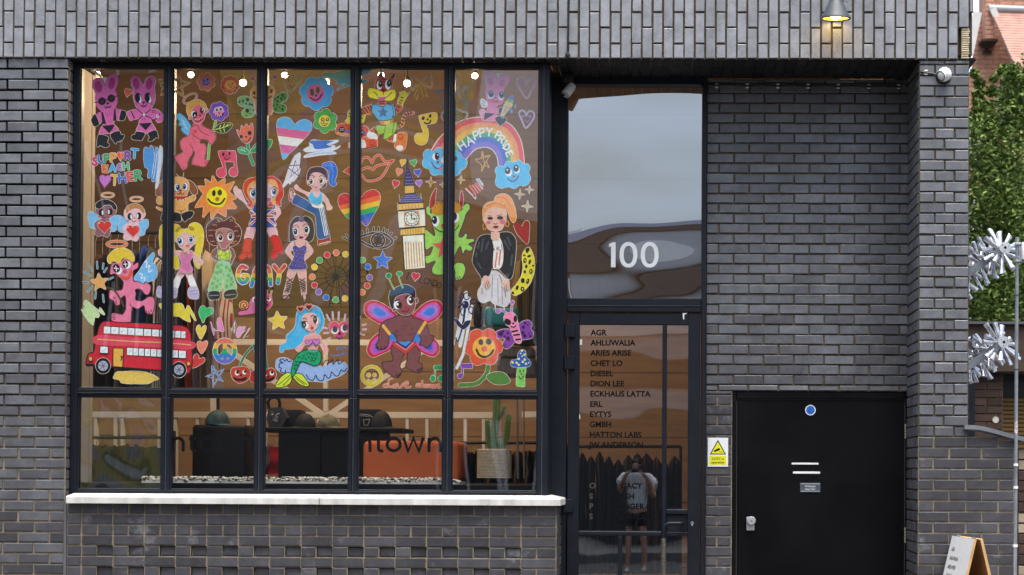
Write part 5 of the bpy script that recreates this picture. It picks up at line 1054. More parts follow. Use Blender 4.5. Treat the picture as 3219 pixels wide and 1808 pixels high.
ST('fairy_sticker', 'dark-skinned winged boy sticker with butterfly wings and green feelers', 'D3', '''
w c22c34/c456a8/9a78cc/3c78cc 505,1330 520,1240 600,1185 700,1190 830,1250 950,1350 1040,1450 960,1480 780,1540 640,1480 540,1410
w c22c34/c456a8/9a78cc/3c78cc 1225,1430 1320,1310 1430,1220 1550,1175 1640,1190 1695,1260 1690,1350 1640,1430 1560,1490 1450,1530 1330,1480
w c22c34/c456a8/9a5cb4/2a5cc4 545,1930 570,1850 600,1780 730,1670 900,1680 980,1800 960,1850 900,1930 800,1980 650,2040 580,2010
w c22c34/c456a8/9a5cb4/2a5cc4 1240,1790 1350,1690 1500,1700 1580,1770 1640,1860 1640,1950 1590,2020 1520,2030 1400,1980 1300,1900
q 3f80c8 880,1740 915,1650 960,1700 1000,1810 930,1800;q 3f80c8 1240,1790 1280,1680 1330,1680 1375,1790 1300,1820
P 7a4a4a 1050,1400 1220,1400 1250,1440 1360,1470 1450,1540 1500,1690 1560,1720 1555,1770 1510,1850 1450,1900 1400,1860 1340,1850 1370,1780 1330,1690 1290,1680 1240,1800 1250,1850 1330,1920 1360,1990 1330,2110 1390,2160 1380,2250 1310,2280 1140,2190 1150,2100 1160,1990 1110,2000 1050,2170 1080,2250 1040,2330 990,2350 860,2280 780,2180 790,2110 920,2100 940,2040 910,1960 930,1870 1000,1800 950,1680 890,1700 880,1800 850,1890 790,1920 720,1920 680,1860 720,1790 740,1600 800,1500 940,1440;b 38202c 8
s e4ac4c 46 795,1565 890,1685;s e4ac4c 46 1430,1515 1335,1670;m 4a2a30 4 1080,1550 1090,1580 1120,1530 1130,1570 1150,1540 1155,1580 1110,1600 1115,1640;e 6a3438 993,1645 18,20;e 6a3438 1232,1617 16,18;s 4a2a30 5 975,1700 1020,1710 1060,1690;s 4a2a30 5 1160,1690 1210,1700 1255,1682;e 4a2a30 1120,1785 8,9
q 3a8fd6 1000,1812 1232,1800 1135,1885;l 382860 22 1000,1815 1135,1892 1240,1798;l d87a8c 22 985,1830 1137,1932 1245,1820;l c8442e 34 960,1850 1135,1975 1265,1850
m 38202c 9 980,2320 1000,2290 1005,2340 1025,2300 1030,2330 1050,2280 1310,2260 1330,2220 1340,2250 1355,2210 1365,2230 1375,2190 700,1870 720,1900 760,1880 770,1915 810,1870 830,1900
E 84525a 1295,1180 30,42;P 905050 940,1290 930,1190 990,1110 1120,1070 1240,1110 1280,1200 1270,1300 1220,1380 1130,1405 1040,1380 990,1330 945,1352
P 2c1c20 880,1140 900,1040 960,1000 1080,945 1180,950 1270,1010 1285,1110 1270,1150 1180,1080 1060,1092 970,1150 950,1300 905,1270;p 24486a 890,1100 910,1020 960,1000 1090,948 1200,960 1252,1010 1230,1070 1080,1065 960,1105
S 2fa070 12 960,1015 905,905 872,830;S 2fa070 12 1088,985 1040,860 1022,790;E 1c8a5a 877,805 42,42;E 25986a 1040,775 45,36
e efeee6 1012,1250 60,64;e 402018 1035,1250 45,55;e efeee6 1010,1238 17,20;e efeee6 1205,1182 50,70;e 402018 1217,1172 40,58;e efeee6 1200,1160 16,20;m 2c1c20 20 975,1185 1040,1170 1130,1140 1170,1105;e ab3638 1138,1280 19,19;s 8a2428 16 1080,1332 1150,1342 1185,1308''')
ST('lettering_sticker', 'orange handwritten words Love always near the bottom of the window', 'D4', '''@ letter
S dc6238 14 930,1165 885,1160 870,1230 860,1285 815,1290 800,1262 850,1242 900,1285 935,1275
@ letter
D dc6238 16 965,1250 990,1278 965,1305 938,1280
@ letter
S dc6238 16 1005,1235 1045,1300 1085,1245 1115,1228
@ letter
S dc6238 16 1115,1265 1170,1235 1150,1205 1125,1255 1150,1298 1210,1278
@ letter
S dc6238 13 1345,1240 1305,1240 1298,1280 1340,1270 1348,1290 1375,1230 1385,1182 1378,1285 1405,1245 1420,1288 1442,1248 1455,1288 1478,1252
@ letter
S dc6238 13 1515,1248 1485,1258 1490,1288 1518,1255 1530,1285 1548,1255 1560,1285 1590,1250 1565,1320 1545,1322 1600,1265 1640,1248 1620,1272 1655,1290 1625,1312''')
ST('smiley_sticker', 'mustard yellow ring sticker with a smiling face', 'D4', 'O c8b42c 46 620,1117 143,140;E c8b42c 572,1105 30,30;E c8b42c 663,1105 27,27;S c8b42c 34 562,1185 615,1212 662,1175')
ST('note_sticker', 'green joined pair of quavers crossing the fourth mullion at the bottom', 'D4', 'S 259a58 18 1580,1000 1577,1160;S 259a58 18 1860,990 1852,1160;S 259a58 66 1590,990 1720,985 1850,980;E 259a58 1547,1158 40,44;E 259a58 1665,1158 40,44;E 259a58 1830,1165 38,40')
ST('flower_sticker', 'navy line-drawn flower on white chalky strokes left of the red flower', 'E4', '''
M d6dade 52 700,-140 560,560 740,-60 610,660;m d6dade 44 790,60 720,300;M d6dade 34 770,200 655,790 655,790 560,1000
o 22264e 15 708,-90 42,52;o 22264e 15 812,-10 52,34;o 22264e 15 780,125 38,58,-25;o 22264e 15 655,140 34,60,10;o 22264e 15 585,40 46,30;o 22264e 15 590,-40 38,30,30;o 22264e 15 635,-90 26,40;e 22264e 690,38 52,58;e d6dade 668,20 6,14;s 22264e 30 680,90 665,260 650,330
P 22264e 515,258 560,250 640,345 690,290 770,278 740,352 660,412 590,370 530,300;s 22264e 20 640,400 590,560 562,590 548,540''')
ST('banana_sticker', 'yellow banana sticker with black leopard spots', 'E3', 'P dfd23a 1600,400 1650,375 1690,420 1730,540 1742,700 1700,860 1630,980 1540,1060 1450,1105 1400,1080 1390,1020 1450,950 1530,820 1560,680 1550,500;p 24221c 1600,400 1650,378 1660,420 1620,465;p 24221c 1392,1050 1415,1045 1430,1085 1400,1082;'+'\n'.join(f'e 24221c {x},{y} {a},{b},{r}' for x, y, a, b, r in ((1582,495,20,16,0),(1655,508,30,18,-20),(1592,575,26,40,10),(1665,595,18,40,15),(1612,665,20,30,10),(1715,652,18,14,0),(1590,745,20,24,0),(1682,740,26,38,5),(1560,878,30,38,0),(1635,888,22,42,15),(1475,985,22,36,20),(1555,1005,30,36,0)))+'\ne dfd23a 1595,572 10,18;e dfd23a 1680,740 10,18;e dfd23a 1556,1005 10,16;e dfd23a 1632,880 6,16')
ST('flower_sticker', 'big red flower sticker with a yellow smiling face on a curved green stem', 'E4', 'S 4a7c34 60 1030,900 1030,1030 960,1150 840,1240 610,1258;P 4a7c34 1008,1140 1060,1080 1180,1055 1290,1080 1365,1180 1340,1230 1220,1252 1100,1230;F d4553a 6 962,680 180,118 28;e e6ac46 972,692 174,168;e 4e5258 925,605 38,46;e 4e5258 1043,598 46,48;e d8684a 977,708 46,46;s 3c382c 34 858,720 900,800 980,832 1060,800 1112,730')
ST('butterfly_sticker', 'pink bug sticker with spotted purple wings above the mushroom', 'E4', '''
P 84409c 1480,360 1560,290 1650,275 1700,330 1680,400 1720,460 1700,540 1600,565 1540,560 1500,440;P 84409c 1380,430 1270,410 1170,440 1150,500 1190,545 1290,550 1250,640 1270,690 1330,705 1400,650 1440,580
S b070c4 26 1310,165 1230,112 1185,130;E b070c4 1185,135 40,34;S b070c4 26 1385,150 1400,20;E b070c4 1400,5 32,32
P e487a8 1270,230 1320,165 1400,155 1460,210 1490,330 1510,440 1540,590 1500,625 1450,600 1400,480 1360,380 1300,330
e 281620 1330,300 56,44,35;e 281620 1447,252 28,50;e 281620 1415,323 16,16;s 281620 18 1380,366 1420,382 1455,356;m 281620 24 1395,448 1478,432 1425,500 1508,490 1455,570 1522,560
e 3a1a4a 1225,475 36,34;e 3a1a4a 1262,438 16,18;e 3a1a4a 1333,468 18,17;e 3a1a4a 1290,520 15,14;e 3a1a4a 1337,550 28,28;e 5a4a6a 1280,650 24,26;e 3a1a4a 1568,378 25,24;e 3a1a4a 1595,315 18,18;e 3a1a4a 1635,345 12,12;e 3a1a4a 1562,462 24,22;e 3a1a4a 1590,510 28,26;e 3a1a4a 1672,515 17,18;e 3a1a4a 1655,472 12,12''')
ST('mushroom_sticker', 'blue toadstool sticker with yellow spots and a green smiling stem', 'E4', 'P 76c65c 1490,965 1600,965 1590,1150 1592,1270 1560,1282 1470,1268 1462,1200;P 2a5cb4 1375,920 1400,880 1470,870 1490,780 1545,725 1600,750 1610,830 1660,880 1680,930 1650,975 1560,985 1450,985 1390,970;'+dots('e0d878', 19, '1545,735 1585,795 1498,860 1405,915 1465,918 1560,905 1498,950 1590,872 1608,935')+dots('e0d878', 12, '1528,778 1550,820 1650,918')+'e 5a5a28 1518,1045 14,18;e 5a5a28 1570,1040 11,18;e 6a7028 1540,1085 14,15;s 5a5a28 14 1495,1120 1530,1162 1572,1118')
ST('note_sticker', 'small purple quaver sticker left of the red flower stem', 'E4', 'Q 7a44ac 617,932 790,932 796,1006 655,1000 656,1110 630,1150 600,1158 572,1138 576,1095 605,1080 632,1082 632,1000')
bw = ''
for xs_, yt, dt_, h1, g in (((418,518,530,642,655,775,785,882,895,1012,1025,1135,1150,1255,1268,1400,1430,1488,1500,1580,1592,1655), 368, .062, 102, 0), ((770,855,865,938,950,1025,1040,1118,1130,1215,1228,1320,1340,1440,1450,1540,1555,1660), 692, .055, 108, 1)):
    x00 = xs_[0]
    for a, b in zip(xs_[::2], xs_[1::2]):
        ya, yb = yt+(a-x00)*dt_, yt+(b-x00)*dt_
        bw += f'q dfe8ea {a},{ya:.0f} {b},{yb:.0f} {b-2},{yb+h1:.0f} {a-2},{ya+h1:.0f};m 7fa6c8 6 {a+25},{ya+75:.0f} {a+60},{ya+40:.0f};'
whl = lambda x, y: f'e {K} {x},{y} 112,120;e a9abbc {x},{y} 75,76;'+''.join(f'm 5c5e74 8 {x},{y} {x+62*math.cos(R(q)):.0f},{y+62*math.sin(R(q)):.0f};' for q in range(10, 370, 60))+f'e 6c6e84 {x},{y} 20,20'
ST('bus_sticker', 'red double-decker bus sticker with a yellow door, low in the first two panes', 'A4', f'''
P c92838 155,960 160,850 190,780 260,750 290,600 340,380 400,300 480,290 900,312 1290,332 1500,342 1650,370 1720,440 1745,560 1757,800 1752,960 1720,1060 1640,1085 1300,1048 900,1012 290,968;b 1c1b22 11
p d24a5c 318,500 900,540 1735,590 1742,715 1290,690 760,662 292,640
s e4a46a 17 325,562 900,598 1300,612 1732,648
q {K} 408,358 800,378 1290,408 1640,440 1664,462 1662,552 1290,526 800,492 408,470
q {K} 758,684 1672,738 1668,870 1290,845 758,802;{bw}
q {K} 352,658 490,670 486,786 350,776;q dfe8ea 364,672 478,680 475,774 362,766;m 7fa6c8 6 400,750 440,700
q {K} 552,685 722,697 705,1003 548,990;q dcab48 564,700 710,707 695,992 562,985;l {K} 10 672,820 690,824 684,880 668,880
q {K} 155,930 300,945 300,972 155,965;q {K} 500,965 1440,1040 1440,1065 500,995
E {K} 405,965 112,120;{whl(405, 965)}
E {K} 1555,1025 112,120;{whl(1555, 1025)}
e dca050 215,858 33,38;b 3a2c20 8;e dca050 1700,932 30,36;b 3a2c20 8''')
ST('scribble_sticker', 'yellow crayon scribble sticker below the red bus', 'A4', 'P dcbc5c 565,1130 610,1060 720,1050 900,1045 1050,1060 1200,1120 1250,1165 1180,1190 1080,1235 900,1238 700,1228 650,1180 570,1160')
ST('scribble_sticker', 'yellow slanting scribble sticker above the back of the bus', 'A4', 'P dccb42 1255,40 1300,20 1440,30 1500,20 1600,25 1650,120 1690,50 1740,110 1815,262 1790,268 1715,170 1730,292 1700,292 1640,270 1560,220 1480,210 1445,195 1300,110')
ST('heart_sticker', 'green heart sticker, topmost of four hearts beside the bus', 'B4', 'P 3cb468 412,150 440,70 490,55 520,92 590,82 628,120 600,180 520,230 475,312 430,220', 'hearts beside the bus')
ST('heart_sticker', 'yellow heart sticker below the green one beside the bus', 'B4', 'P e0c450 370,420 390,355 430,352 445,392 500,350 525,382 510,440 445,562 400,500', 'hearts beside the bus')
ST('heart_sticker', 'salmon pink heart sticker, third of four beside the bus', 'B4', 'P e28462 382,640 400,597 440,592 460,612 520,585 545,612 520,690 455,782 400,710', 'hearts beside the bus')
ST('heart_sticker', 'red heart sticker leaning at the back of the bus', 'B4', 'P c83c3a 315,997 330,830 370,785 410,810 415,862 480,840 502,880 460,930', 'hearts beside the bus')
ST('peace_sticker', 'rainbow peace sign sticker', 'B4', '% d8705c/e2ab42/2fa464/2c7ec8/6a68b8 0,545 0,940;O ddd3c4 66 805,740 150,165;l ddd3c4 62 805,590 805,890;m ddd3c4 52 805,750 700,850 805,750 910,850;o * 60 805,740 150,165;l * 56 805,590 805,890;m * 46 805,750 700,850 805,750 910,850')
ST('star_sticker', 'bright blue line star sticker below the peace sign', 'B4', 'L 2a7cc8 15 610,965 632,1270 780,1020 530,1130 762,1195 610,965')
ST('cherry_sticker', 'pair of smiling red cherries sticker behind the second mullion', 'B4', '''
S 24744e 30 1025,990 1100,820 1242,650;S 24744e 26 1242,655 1270,760 1330,900 1400,1010;S 24744e 38 1410,640 1420,850 1445,1030
P b03228 1190,1060 1300,1030 1430,1020 1520,1000 1580,1060 1570,1150 1510,1205 1420,1220 1240,1220 1180,1150;P b8442f 895,1070 920,1000 1000,985 1100,975 1170,1010 1192,1080 1160,1170 1090,1215 1010,1228 930,1170
e efeee6 990,1072 34,40;e 222 1000,1060 24,30;e efeee6 1100,1062 30,34;e 222 1112,1052 20,24;e 222 1050,1105 15,15;p 26161a 930,1130 980,1150 1050,1160 1130,1132 1120,1180 1040,1198 960,1180
e efeee6 1418,1098 28,32;e 222 1420,1085 22,24;e efeee6 1517,1075 34,36;e 222 1522,1062 22,24;e 222 1465,1127 16,16;p 26161a 1395,1160 1440,1165 1500,1150 1550,1125 1555,1165 1480,1195 1400,1190''')
ST('scribble_sticker', 'pink and white zigzag scribble sticker above the peace sign', 'B4', 'P d680b2 690,262 740,252 790,425 745,440 700,400;P d69cc0 980,450 1010,372 1060,380 1110,370 1080,450 1010,540 975,500;l d6cdd6 12 905,430 960,272 940,470 1000,292 950,460;l d6cdd6 12 1060,470 1190,382 1080,552 1160,512;l d0a0c0 20 590,305 650,470 600,360 640,500;s d6cdd6 9 640,400 660,432 720,425')
sc5 = ''.join(f's 06402c 7 {x},{y} {x+12},{y+24} {x+26},{y+4};' for x, y in ((590,770),(640,775),(690,785),(740,790),(540,800),(620,820),(670,830),(720,840),(470,820),(520,840),(570,850),(660,870),(700,880),(430,890),(480,890),(410,940),(440,940),(400,990),(420,1010)))
ST('mermaid_sticker', 'mermaid sticker with long blue hair and a green tail on a pale blue cloud', 'C4', f'''
P 94b0dc 130,920 150,870 220,840 300,850 380,890 500,910 640,920 760,960 850,970 1000,920 1150,910 1215,960 1200,1050 1100,1120 980,1160 850,1210 740,1200 600,1190 480,1120 380,1090 260,1080 180,1050 130,990
s 17203c 11 280,1030 270,1070 200,1050 215,1000 180,990 190,930 235,920 190,890 230,860 270,895 300,865 320,900 370,890;s 17203c 11 590,1100 640,1170 700,1180 735,1110 760,1160 800,1190 850,1180 870,1100 920,1150 960,1130 975,1060 1040,1120 1090,1100 1120,1030 1170,1050 1205,1000;s 17203c 10 840,970 870,900 930,880 910,950 990,870 1000,940 1070,870 1080,940 1150,890
P 49aede 440,200 480,110 600,60 700,50 790,90 840,180 865,270 850,380 800,450 740,500 640,480 620,510 540,600 440,690 330,710 260,720 235,760 190,750 200,660 290,600 290,500 380,430 430,330;s 2f84bc 9 470,200 450,330 400,440 320,530;s 2f84bc 9 800,160 830,280 800,400
P e2a3a0 650,440 730,440 735,500 800,505 850,620 920,700 905,780 850,740 790,625 745,720 640,720 595,625 540,690 490,752 430,705 530,620 570,520 640,500
P c8da3a 120,1280 200,1140 300,1070 380,1090 380,1140 340,1240 220,1292;b 1c2c1c 8;P c8da3a 380,1120 440,1080 520,1090 590,1170 635,1250 600,1280 480,1240;b 1c2c1c 8;m 1c2c1c 7 160,1260 340,1110 240,1260 370,1130 420,1120 600,1250 440,1160 560,1250
P 1f9e68 420,850 500,760 600,725 780,740 820,820 800,920 720,965 620,930 520,905 470,980 430,1070 385,1130 360,1100 375,980;b 123c2c 9;{sc5}
p 3fae8c 610,725 650,718 700,730 760,728 775,752 700,765 630,752
P e2a3a0 530,270 560,200 640,165 730,190 785,260 760,370 700,430 640,432 560,380
e 1c1b22 575,340 50,58,-15;e efeee6 585,348 40,48,-15;e 26282e 556,336 36,52,-15;e efeee6 560,345 8,8;e 1c1b22 740,270 40,68;e efeee6 748,275 28,58;e 26282e 728,265 30,56;e efeee6 722,255 8,8;m 1c1b22 7 520,290 545,310 505,310 530,325 700,235 715,250 720,210 730,228;s 3a506a 8 540,255 570,240 600,258;s 3a506a 10 665,220 690,195 715,205
e b02c50 668,355 10,9;p ae2046 652,390 680,370 702,382 698,405 672,412
h c67ac0 630,620 115,106;n 4a3a5a 5 630,620 115,106;h c67ac0 745,612 115,110;n 4a3a5a 5 745,612 115,110
H d2483c 505,110 105,102 0;h 241a20 505,114 68,64;H d2483c 630,80 110,106 0;h 241a20 632,84 74,68;s d2483c 12 680,70 730,85 745,125''')
ST('star_sticker', 'yellow rounded star sticker left of the mermaid', 'C4', 'R e0c04a 5 162,285 155,82 -6')
ST('heart_sticker', 'pink heart face sticker surrounded by lilac rays', 'C4', '''
H d84270 1092,442 312,305 0
e efeee6 1028,428 54,54;e 3a4656 1028,412 40,48;e efeee6 1165,402 50,60;e 3a4656 1178,388 38,50;e 20243a 1098,474 22,24;p 474a62 1032,518 1090,540 1148,522 1140,550 1095,565 1050,548
M c79ac6 18 902,192 945,275 990,152 1000,258 1085,150 1080,265 1185,185 1170,272 850,382 905,400 862,470 930,465 900,570 955,545 1408,222 1390,268 1492,338 1442,350 1498,412 1448,416 1468,500 1402,472''')
ST('wave_sticker', 'two rows of small blue wave lines beside the mermaid', 'C4', 's 4f7cbc 13 1050,725 1070,680 1100,715 1120,680 1140,715 1170,675 1185,710 1215,680;s 4f7cbc 13 960,785 1010,825 1040,790 1060,818 1090,780 1110,810 1140,770 1165,800 1190,765 1215,775')

# ================================================================ LETTERING ON THE LOWER PANES
mb = MB(); hN = X(1386, YS, 1420)-X(1117, YS, 1420)
o_ = W(1117, 1420.5, YS); xh = Z(1384, YS, 1250)-Z(1420.5, YS, 1250)      # letters drawn as strokes, x height xh
def lw(pts, wd=xh*.27): 
    pts = [Vector(p) for p in pts]; n = len(pts); vs = []
    for i, p in enumerate(pts):
        t = (pts[min(i+1, n-1)]-pts[max(i-1, 0)]).normalized(); nrm = Vector((-t.y, t.x)); k = 1.0
        if 0 < i < n-1: k = 1/max(.55, abs(nrm.dot(Vector((-(p-pts[i-1]).normalized().y, (p-pts[i-1]).normalized().x)))))
        for s in (1, -1): q = p+nrm*(wd/2*k*s); vs.append(Vector((q.x, YS-.004, q.y)))
    mb.mesh(vs, [(2*i, 2*i+1, 2*i+3, 2*i+2) for i in range(n-1)], INKBLACK)
def pz(px, py): p = W(px, py, YS); return (p.x, p.z)
def arc(cx, cy, rx, ry, a0, a1, n=18): return [pz(cx+rx*math.cos(R(a0+(a1-a0)*i/n)), cy-ry*math.sin(R(a0+(a1-a0)*i/n))) for i in range(n+1)]
for x in (1129, 1349):
    lw([pz(x, 1421), pz(x, 1376)]); lw(arc(x+18, 1394, 16.5, 15.5, 180, 0)+[pz(x+34.5, 1421)])
lw([pz(1190, 1368), pz(1190, 1408)]+arc(1200, 1409, 10, 9, 180, 300, 8)); lw([pz(1182, 1380), pz(1206, 1380)])
lw(arc(1238, 1397.5, 20.5, 19.5, 0, 360, 32))
lw([pz(1269, 1376), pz(1283, 1419), pz(1300, 1378), pz(1317, 1419), pz(1331, 1376)])
word_mesh = tag(mb.build('lettering_sticker'), 'black vinyl letters ntown on the lower pane, in front of the orange seat', 'lettering')
word2 = word_mesh.copy(); C.objects.link(word2); word2.location = W(542, 1420, YS)-W(1129, 1421, YS); word2['label'] = 'black vinyl letters ntown on the second lower pane, in front of the armchair'

# ================================================================ INSIDE THE SHOP
def wood_mat(name, c, seam=0.30, var=.25):
    m = mat(name, c, .65, .3, var=var, vscale=2.2, stretch=(1, 1, 9)); n = m.node_tree; L = n.links.new; p = n.nodes['Principled BSDF']
    tc = n.nodes.new('ShaderNodeTexCoord'); sx = n.nodes.new('ShaderNodeSeparateXYZ'); L(tc.outputs['Object'], sx.inputs[0])
    md = n.nodes.new('ShaderNodeMath'); md.operation = 'MODULO'; md.inputs[1].default_value = seam; L(sx.outputs['Z'], md.inputs[0])
    lt = n.nodes.new('ShaderNodeMath'); lt.operation = 'LESS_THAN'; lt.inputs[1].default_value = .010; L(md.outputs[0], lt.inputs[0])
    src = p.inputs['Base Color'].links[0].from_socket
    mx = n.nodes.new('ShaderNodeMix'); mx.data_type = 'RGBA'; L(lt.outputs[0], mx.inputs[0]); L(src, mx.inputs[6]); mx.inputs[7].default_value = (c[0]*.35, c[1]*.32, c[2]*.3, 1)
    L(mx.outputs[2], p.inputs['Base Color']); return m
BOARD = wood_mat('plywood boards', (0.33, 0.21, 0.12), 0.62, .22)
DARKFLOOR = mat('dark floor', (.05, .045, .04), .5, var=.2)
xl, xrr = -6.2, 1.6; yb = 4.2
DKBOARD = wood_mat('shaded upper boards', (.12, .072, .036), .62, .22)  # boards high on the wall, the dimmer light there painted into their colour
mb = MB(); mb.box(xl, xrr, yb, yb+.1, 0, 3.0, BOARD); mb.build('back_wall', shop); mb = MB(); mb.box(xl, xrr, yb+.02, yb+.12, 3.001, 6.0, DKBOARD); mb.build('upper_back_wall', shop)
mb = MB(); mb.box(xl, xrr, .62, yb, 5.9, 6.0, mat('dark ceiling', (.09, .065, .045), .8, var=.2)); mb.box(xl, X(1726, .3, 700), .21, .62, 5.9, 6.0, mat('dark ceiling', (.09, .065, .045), .8)); mb.build('ceiling', shop)
mb = MB(); mb.box(xl, xrr, .66, yb, -.05, 0.02, DARKFLOOR); mb.build('shop_floor', shop)
mb = MB(); mb.box(xl-.1, xl, .6, yb, 0, 6.0, BOARD); mb.box(xrr, xrr+.1, .9, yb, 0, 6.0, BOARD); mb.build('inner_wall', shop)
mb = MB(); mb.box(X(205, .22, 700), X(246, .215, 700), .215, .48, 0, 5.9, mat('white plaster', (.27, .245, .21), .8, var=.08)); mb.box(X(246, .3, 700)-.35, X(288, .49, 700), .485, .55, 0, 5.9, mat('white plaster', (.27, .245, .21), .8)); mb.build('plaster_pier', shop)

# ---- lamps under the ceiling: small globes on short holders, lit
GLOW = mat('lit lamp glass', (1, .9, .7), .4, emit=(1.0, .82, .55), es=5.0)
BRASS = mat('lamp holder', (.05, .035, .02), .6)
lamps = [(306, 233, .75, 'first'), (600, 235, .75, 'second'), (895, 236, .75, 'third'), (1198, 236, .75, 'fourth'), (1493, 238, .75, 'fifth'), (764, 260, 1.7, 'front left'), (1025, 257, 1.7, 'front middle'), (1280, 262, 1.7, 'front right')]
for i, (px, py, y, nm) in enumerate(lamps):
    p = W(px, py, y); r = .024 if i < 5 else .029
    lb = f'lit globe lamp near the window, {nm} from the left of five' if i < 5 else f'lit globe lamp deeper in the shop, {nm.split()[1]} of three'
    t = thing('globe_lamp', lb, 'lamp', p, 'lit globe lamps under the shop ceiling')
    mb = MB(); mb.ball(p, r, GLOW, 1, 1, .92); mb.build('bulb', t)
    mb = MB(); mb.lathe([(r*.62, r*.75), (r*.62, r*1.5), (r*.35, r*1.9), (.006, r*2.2), (.006, 5.9-p.z)], p, BRASS, 16); mb.build('lamp_holder', t)
    if i in (0, 1, 2, 3, 4, 5, 6, 7):
        ld = bpy.data.lights.new('globe_light', 'POINT'); ld.energy = 4 if i < 5 else 52; ld.color = (1.0, .72, .44); ld.shadow_soft_size = .05
        lo = bpy.data.objects.new('globe_light', ld); C.objects.link(lo); lo.location = p+Vector((0, .0, -r-.06)); lo.parent = t; lo.matrix_parent_inverse = Matrix.Translation(-t.location)

# ---- white timber balustrade and truss
yt = 2.9; TW = mat('white painted timber', (.78, .77, .74), .6, var=.10, vscale=6)
t = thing('timber_balustrade', 'white painted timber balustrade with diagonal braces behind the display', 'balustrade', W(1020, 1400, yt))
def bar(name, px0, py0, px1, py1, wd, y=yt):
    a, b = W(px0, py0, y), W(px1, py1, y); d = (b-a).normalized(); n_ = Vector((-d.z, 0, d.x))*wd/2
    mb = MB(); vs = [a+n_, a-n_, b-n_, b+n_]; vs += [v+Vector((0, .05, 0)) for v in vs]
    mb.mesh(vs, [(0,1,2,3), (7,6,5,4), (0,4,5,1), (1,5,6,2), (2,6,7,3), (3,7,4,0)], TW); mb.build(name, t)
sc_ = 5333/(12+yt)
bar('top_rail', 560, 1074, 1430, 1078, 18/sc_); bar('lower_rail', 200, 1303, 1560, 1305, 19/sc_, yt-.002); bar('lower_rail', 1640, 1303, 1720, 1302, 18/sc_)
bar('post', 1023, 1084, 1023, 1293, 14/sc_, yt-.004)
bar('brace', 705, 1092, 1008, 1300, 16/sc_, yt+.002); bar('brace', 1345, 1095, 1038, 1300, 16/sc_, yt+.003)
for px in (300, 362, 384, 500, 550, 620, 698, 780, 832, 1002, 1062, 1220, 1280, 1342, 1462, 1520): bar('baluster', px, 1311, px, 1500, 10/sc_, yt+.004)
bar('post', 668, 1245, 668, 1295, 14/sc_, yt+.006)

# ---- clothes rails with garments
CLOTH = {}
def cloth(c, bump=.5):
    k = 'cloth '+'%02x%02x%02x' % tuple(int(v*255) for v in c)
    return mat(k, c, .9, .15, var=.22, vscale=9, stretch=(7, 7, 1), bump=bump, bscale=14)
def rail(px0, px1, py, y, label, drop=None):
    a, b = W(px0, py, y), W(px1, py, y); t = thing('clothes_rail', label, 'clothes rail', (a+b)/2); blk = RUBBER
    mb = MB(); mb.tube([a, b], .014, blk); mb.build('bar', t)
    for q in (a, b):
        mb = MB(); mb.tube([q, Vector((q.x, q.y, .02))], .013, blk); mb.build('upright', t)
def garment(px, pytop, pybot, wpx, y, col, label, group, hook=None, kind='hanging_garment'):
    """a folded garment seen edge on, hanging from a hook"""
    s = 5333/(12+y); top = W(px, pytop, y); h = (pybot-pytop)/s; wd = wpx/s; root = thing(kind, label, 'clothes', top, group)
    mb = MB(); n, m_ = 13, 16; ph = random.uniform(0, 6); vs = []
    prof = lambda v: .52+.48*min(1, (v/.07))**.5+.10*v
    for layer in (0, 1):
        for j in range(m_+1):
            v = j/m_
            for i in range(n+1):
                u = i/n*2-1
                fold = .028*math.sin(u*7+ph+v*1.5)+.014*math.sin(u*15+2*ph+v*3)
                vs.append(top+Vector((u*wd/2*prof(v)+.006*math.sin(v*9+ph), (.20*(1 if layer else -1))*math.cos(u*1.4)*prof(v)+fold, -h*v-.03*(1-abs(u))*0-.028*abs(u)*(v < .02))))
    w_ = n+1; off = (m_+1)*w_; fs = []
    for j in range(m_):
        for i in range(n): fs += [(j*w_+i, j*w_+i+1, (j+1)*w_+i+1, (j+1)*w_+i), (off+j*w_+i+1, off+j*w_+i, off+(j+1)*w_+i, off+(j+1)*w_+i+1)]
        fs += [(j*w_, (j+1)*w_, off+(j+1)*w_, off+j*w_), (j*w_+n, off+j*w_+n, off+(j+1)*w_+n, (j+1)*w_+n)]
    mb.mesh(vs, fs, cloth(col) if not isinstance(col, bpy.types.Material) else col, True); mb.build('cloth', root)
    mb = MB(); q = top+Vector((0, 0, .0)); hk = (hook or 26)/s
    mb.tube([q, q+Vector((0, 0, hk*.7)), q+Vector((.012, 0, hk*.9)), q+Vector((.004, 0, hk+.012))], .0032, GALV, 6); mb.build('hanger', root)
def stripe_mat(name, c1, c2, sc_, axis='X'):
    m = mat(name, c1, .9, .15, var=.1); n = m.node_tree; L = n.links.new; p = n.nodes['Principled BSDF']
    tc = n.nodes.new('ShaderNodeTexCoord'); sx = n.nodes.new('ShaderNodeSeparateXYZ'); L(tc.outputs['Object'], sx.inputs[0])
    md = n.nodes.new('ShaderNodeMath'); md.operation = 'PINGPONG'; md.inputs[1].default_value = sc_
    L(sx.outputs[axis], md.inputs[0]); g = n.nodes.new('ShaderNodeMath'); g.operation = 'GREATER_THAN'; g.inputs[1].default_value = sc_*.62; L(md.outputs[0], g.inputs[0])
    mx = n.nodes.new('ShaderNodeMix'); mx.data_type = 'RGBA'; L(g.outputs[0], mx.inputs[0]); mx.inputs[6].default_value = (*c1, 1); mx.inputs[7].default_value = (*c2, 1); L(mx.outputs[2], p.inputs['Base Color']); return m
REDST = stripe_mat('red striped cotton', (.55, .50, .48), (.30, .03, .05), .0075); GREYST = stripe_mat('fine striped cotton', (.50, .48, .50), (.06, .05, .07), .004)
CORD = stripe_mat('ochre corduroy', (.20, .135, .035), (.09, .06, .018), .006)
rail(286, 690, 732, 2.0, 'black clothes rail with hangers across the left panes, upper of two')
G1 = 'garments on the upper left rail'
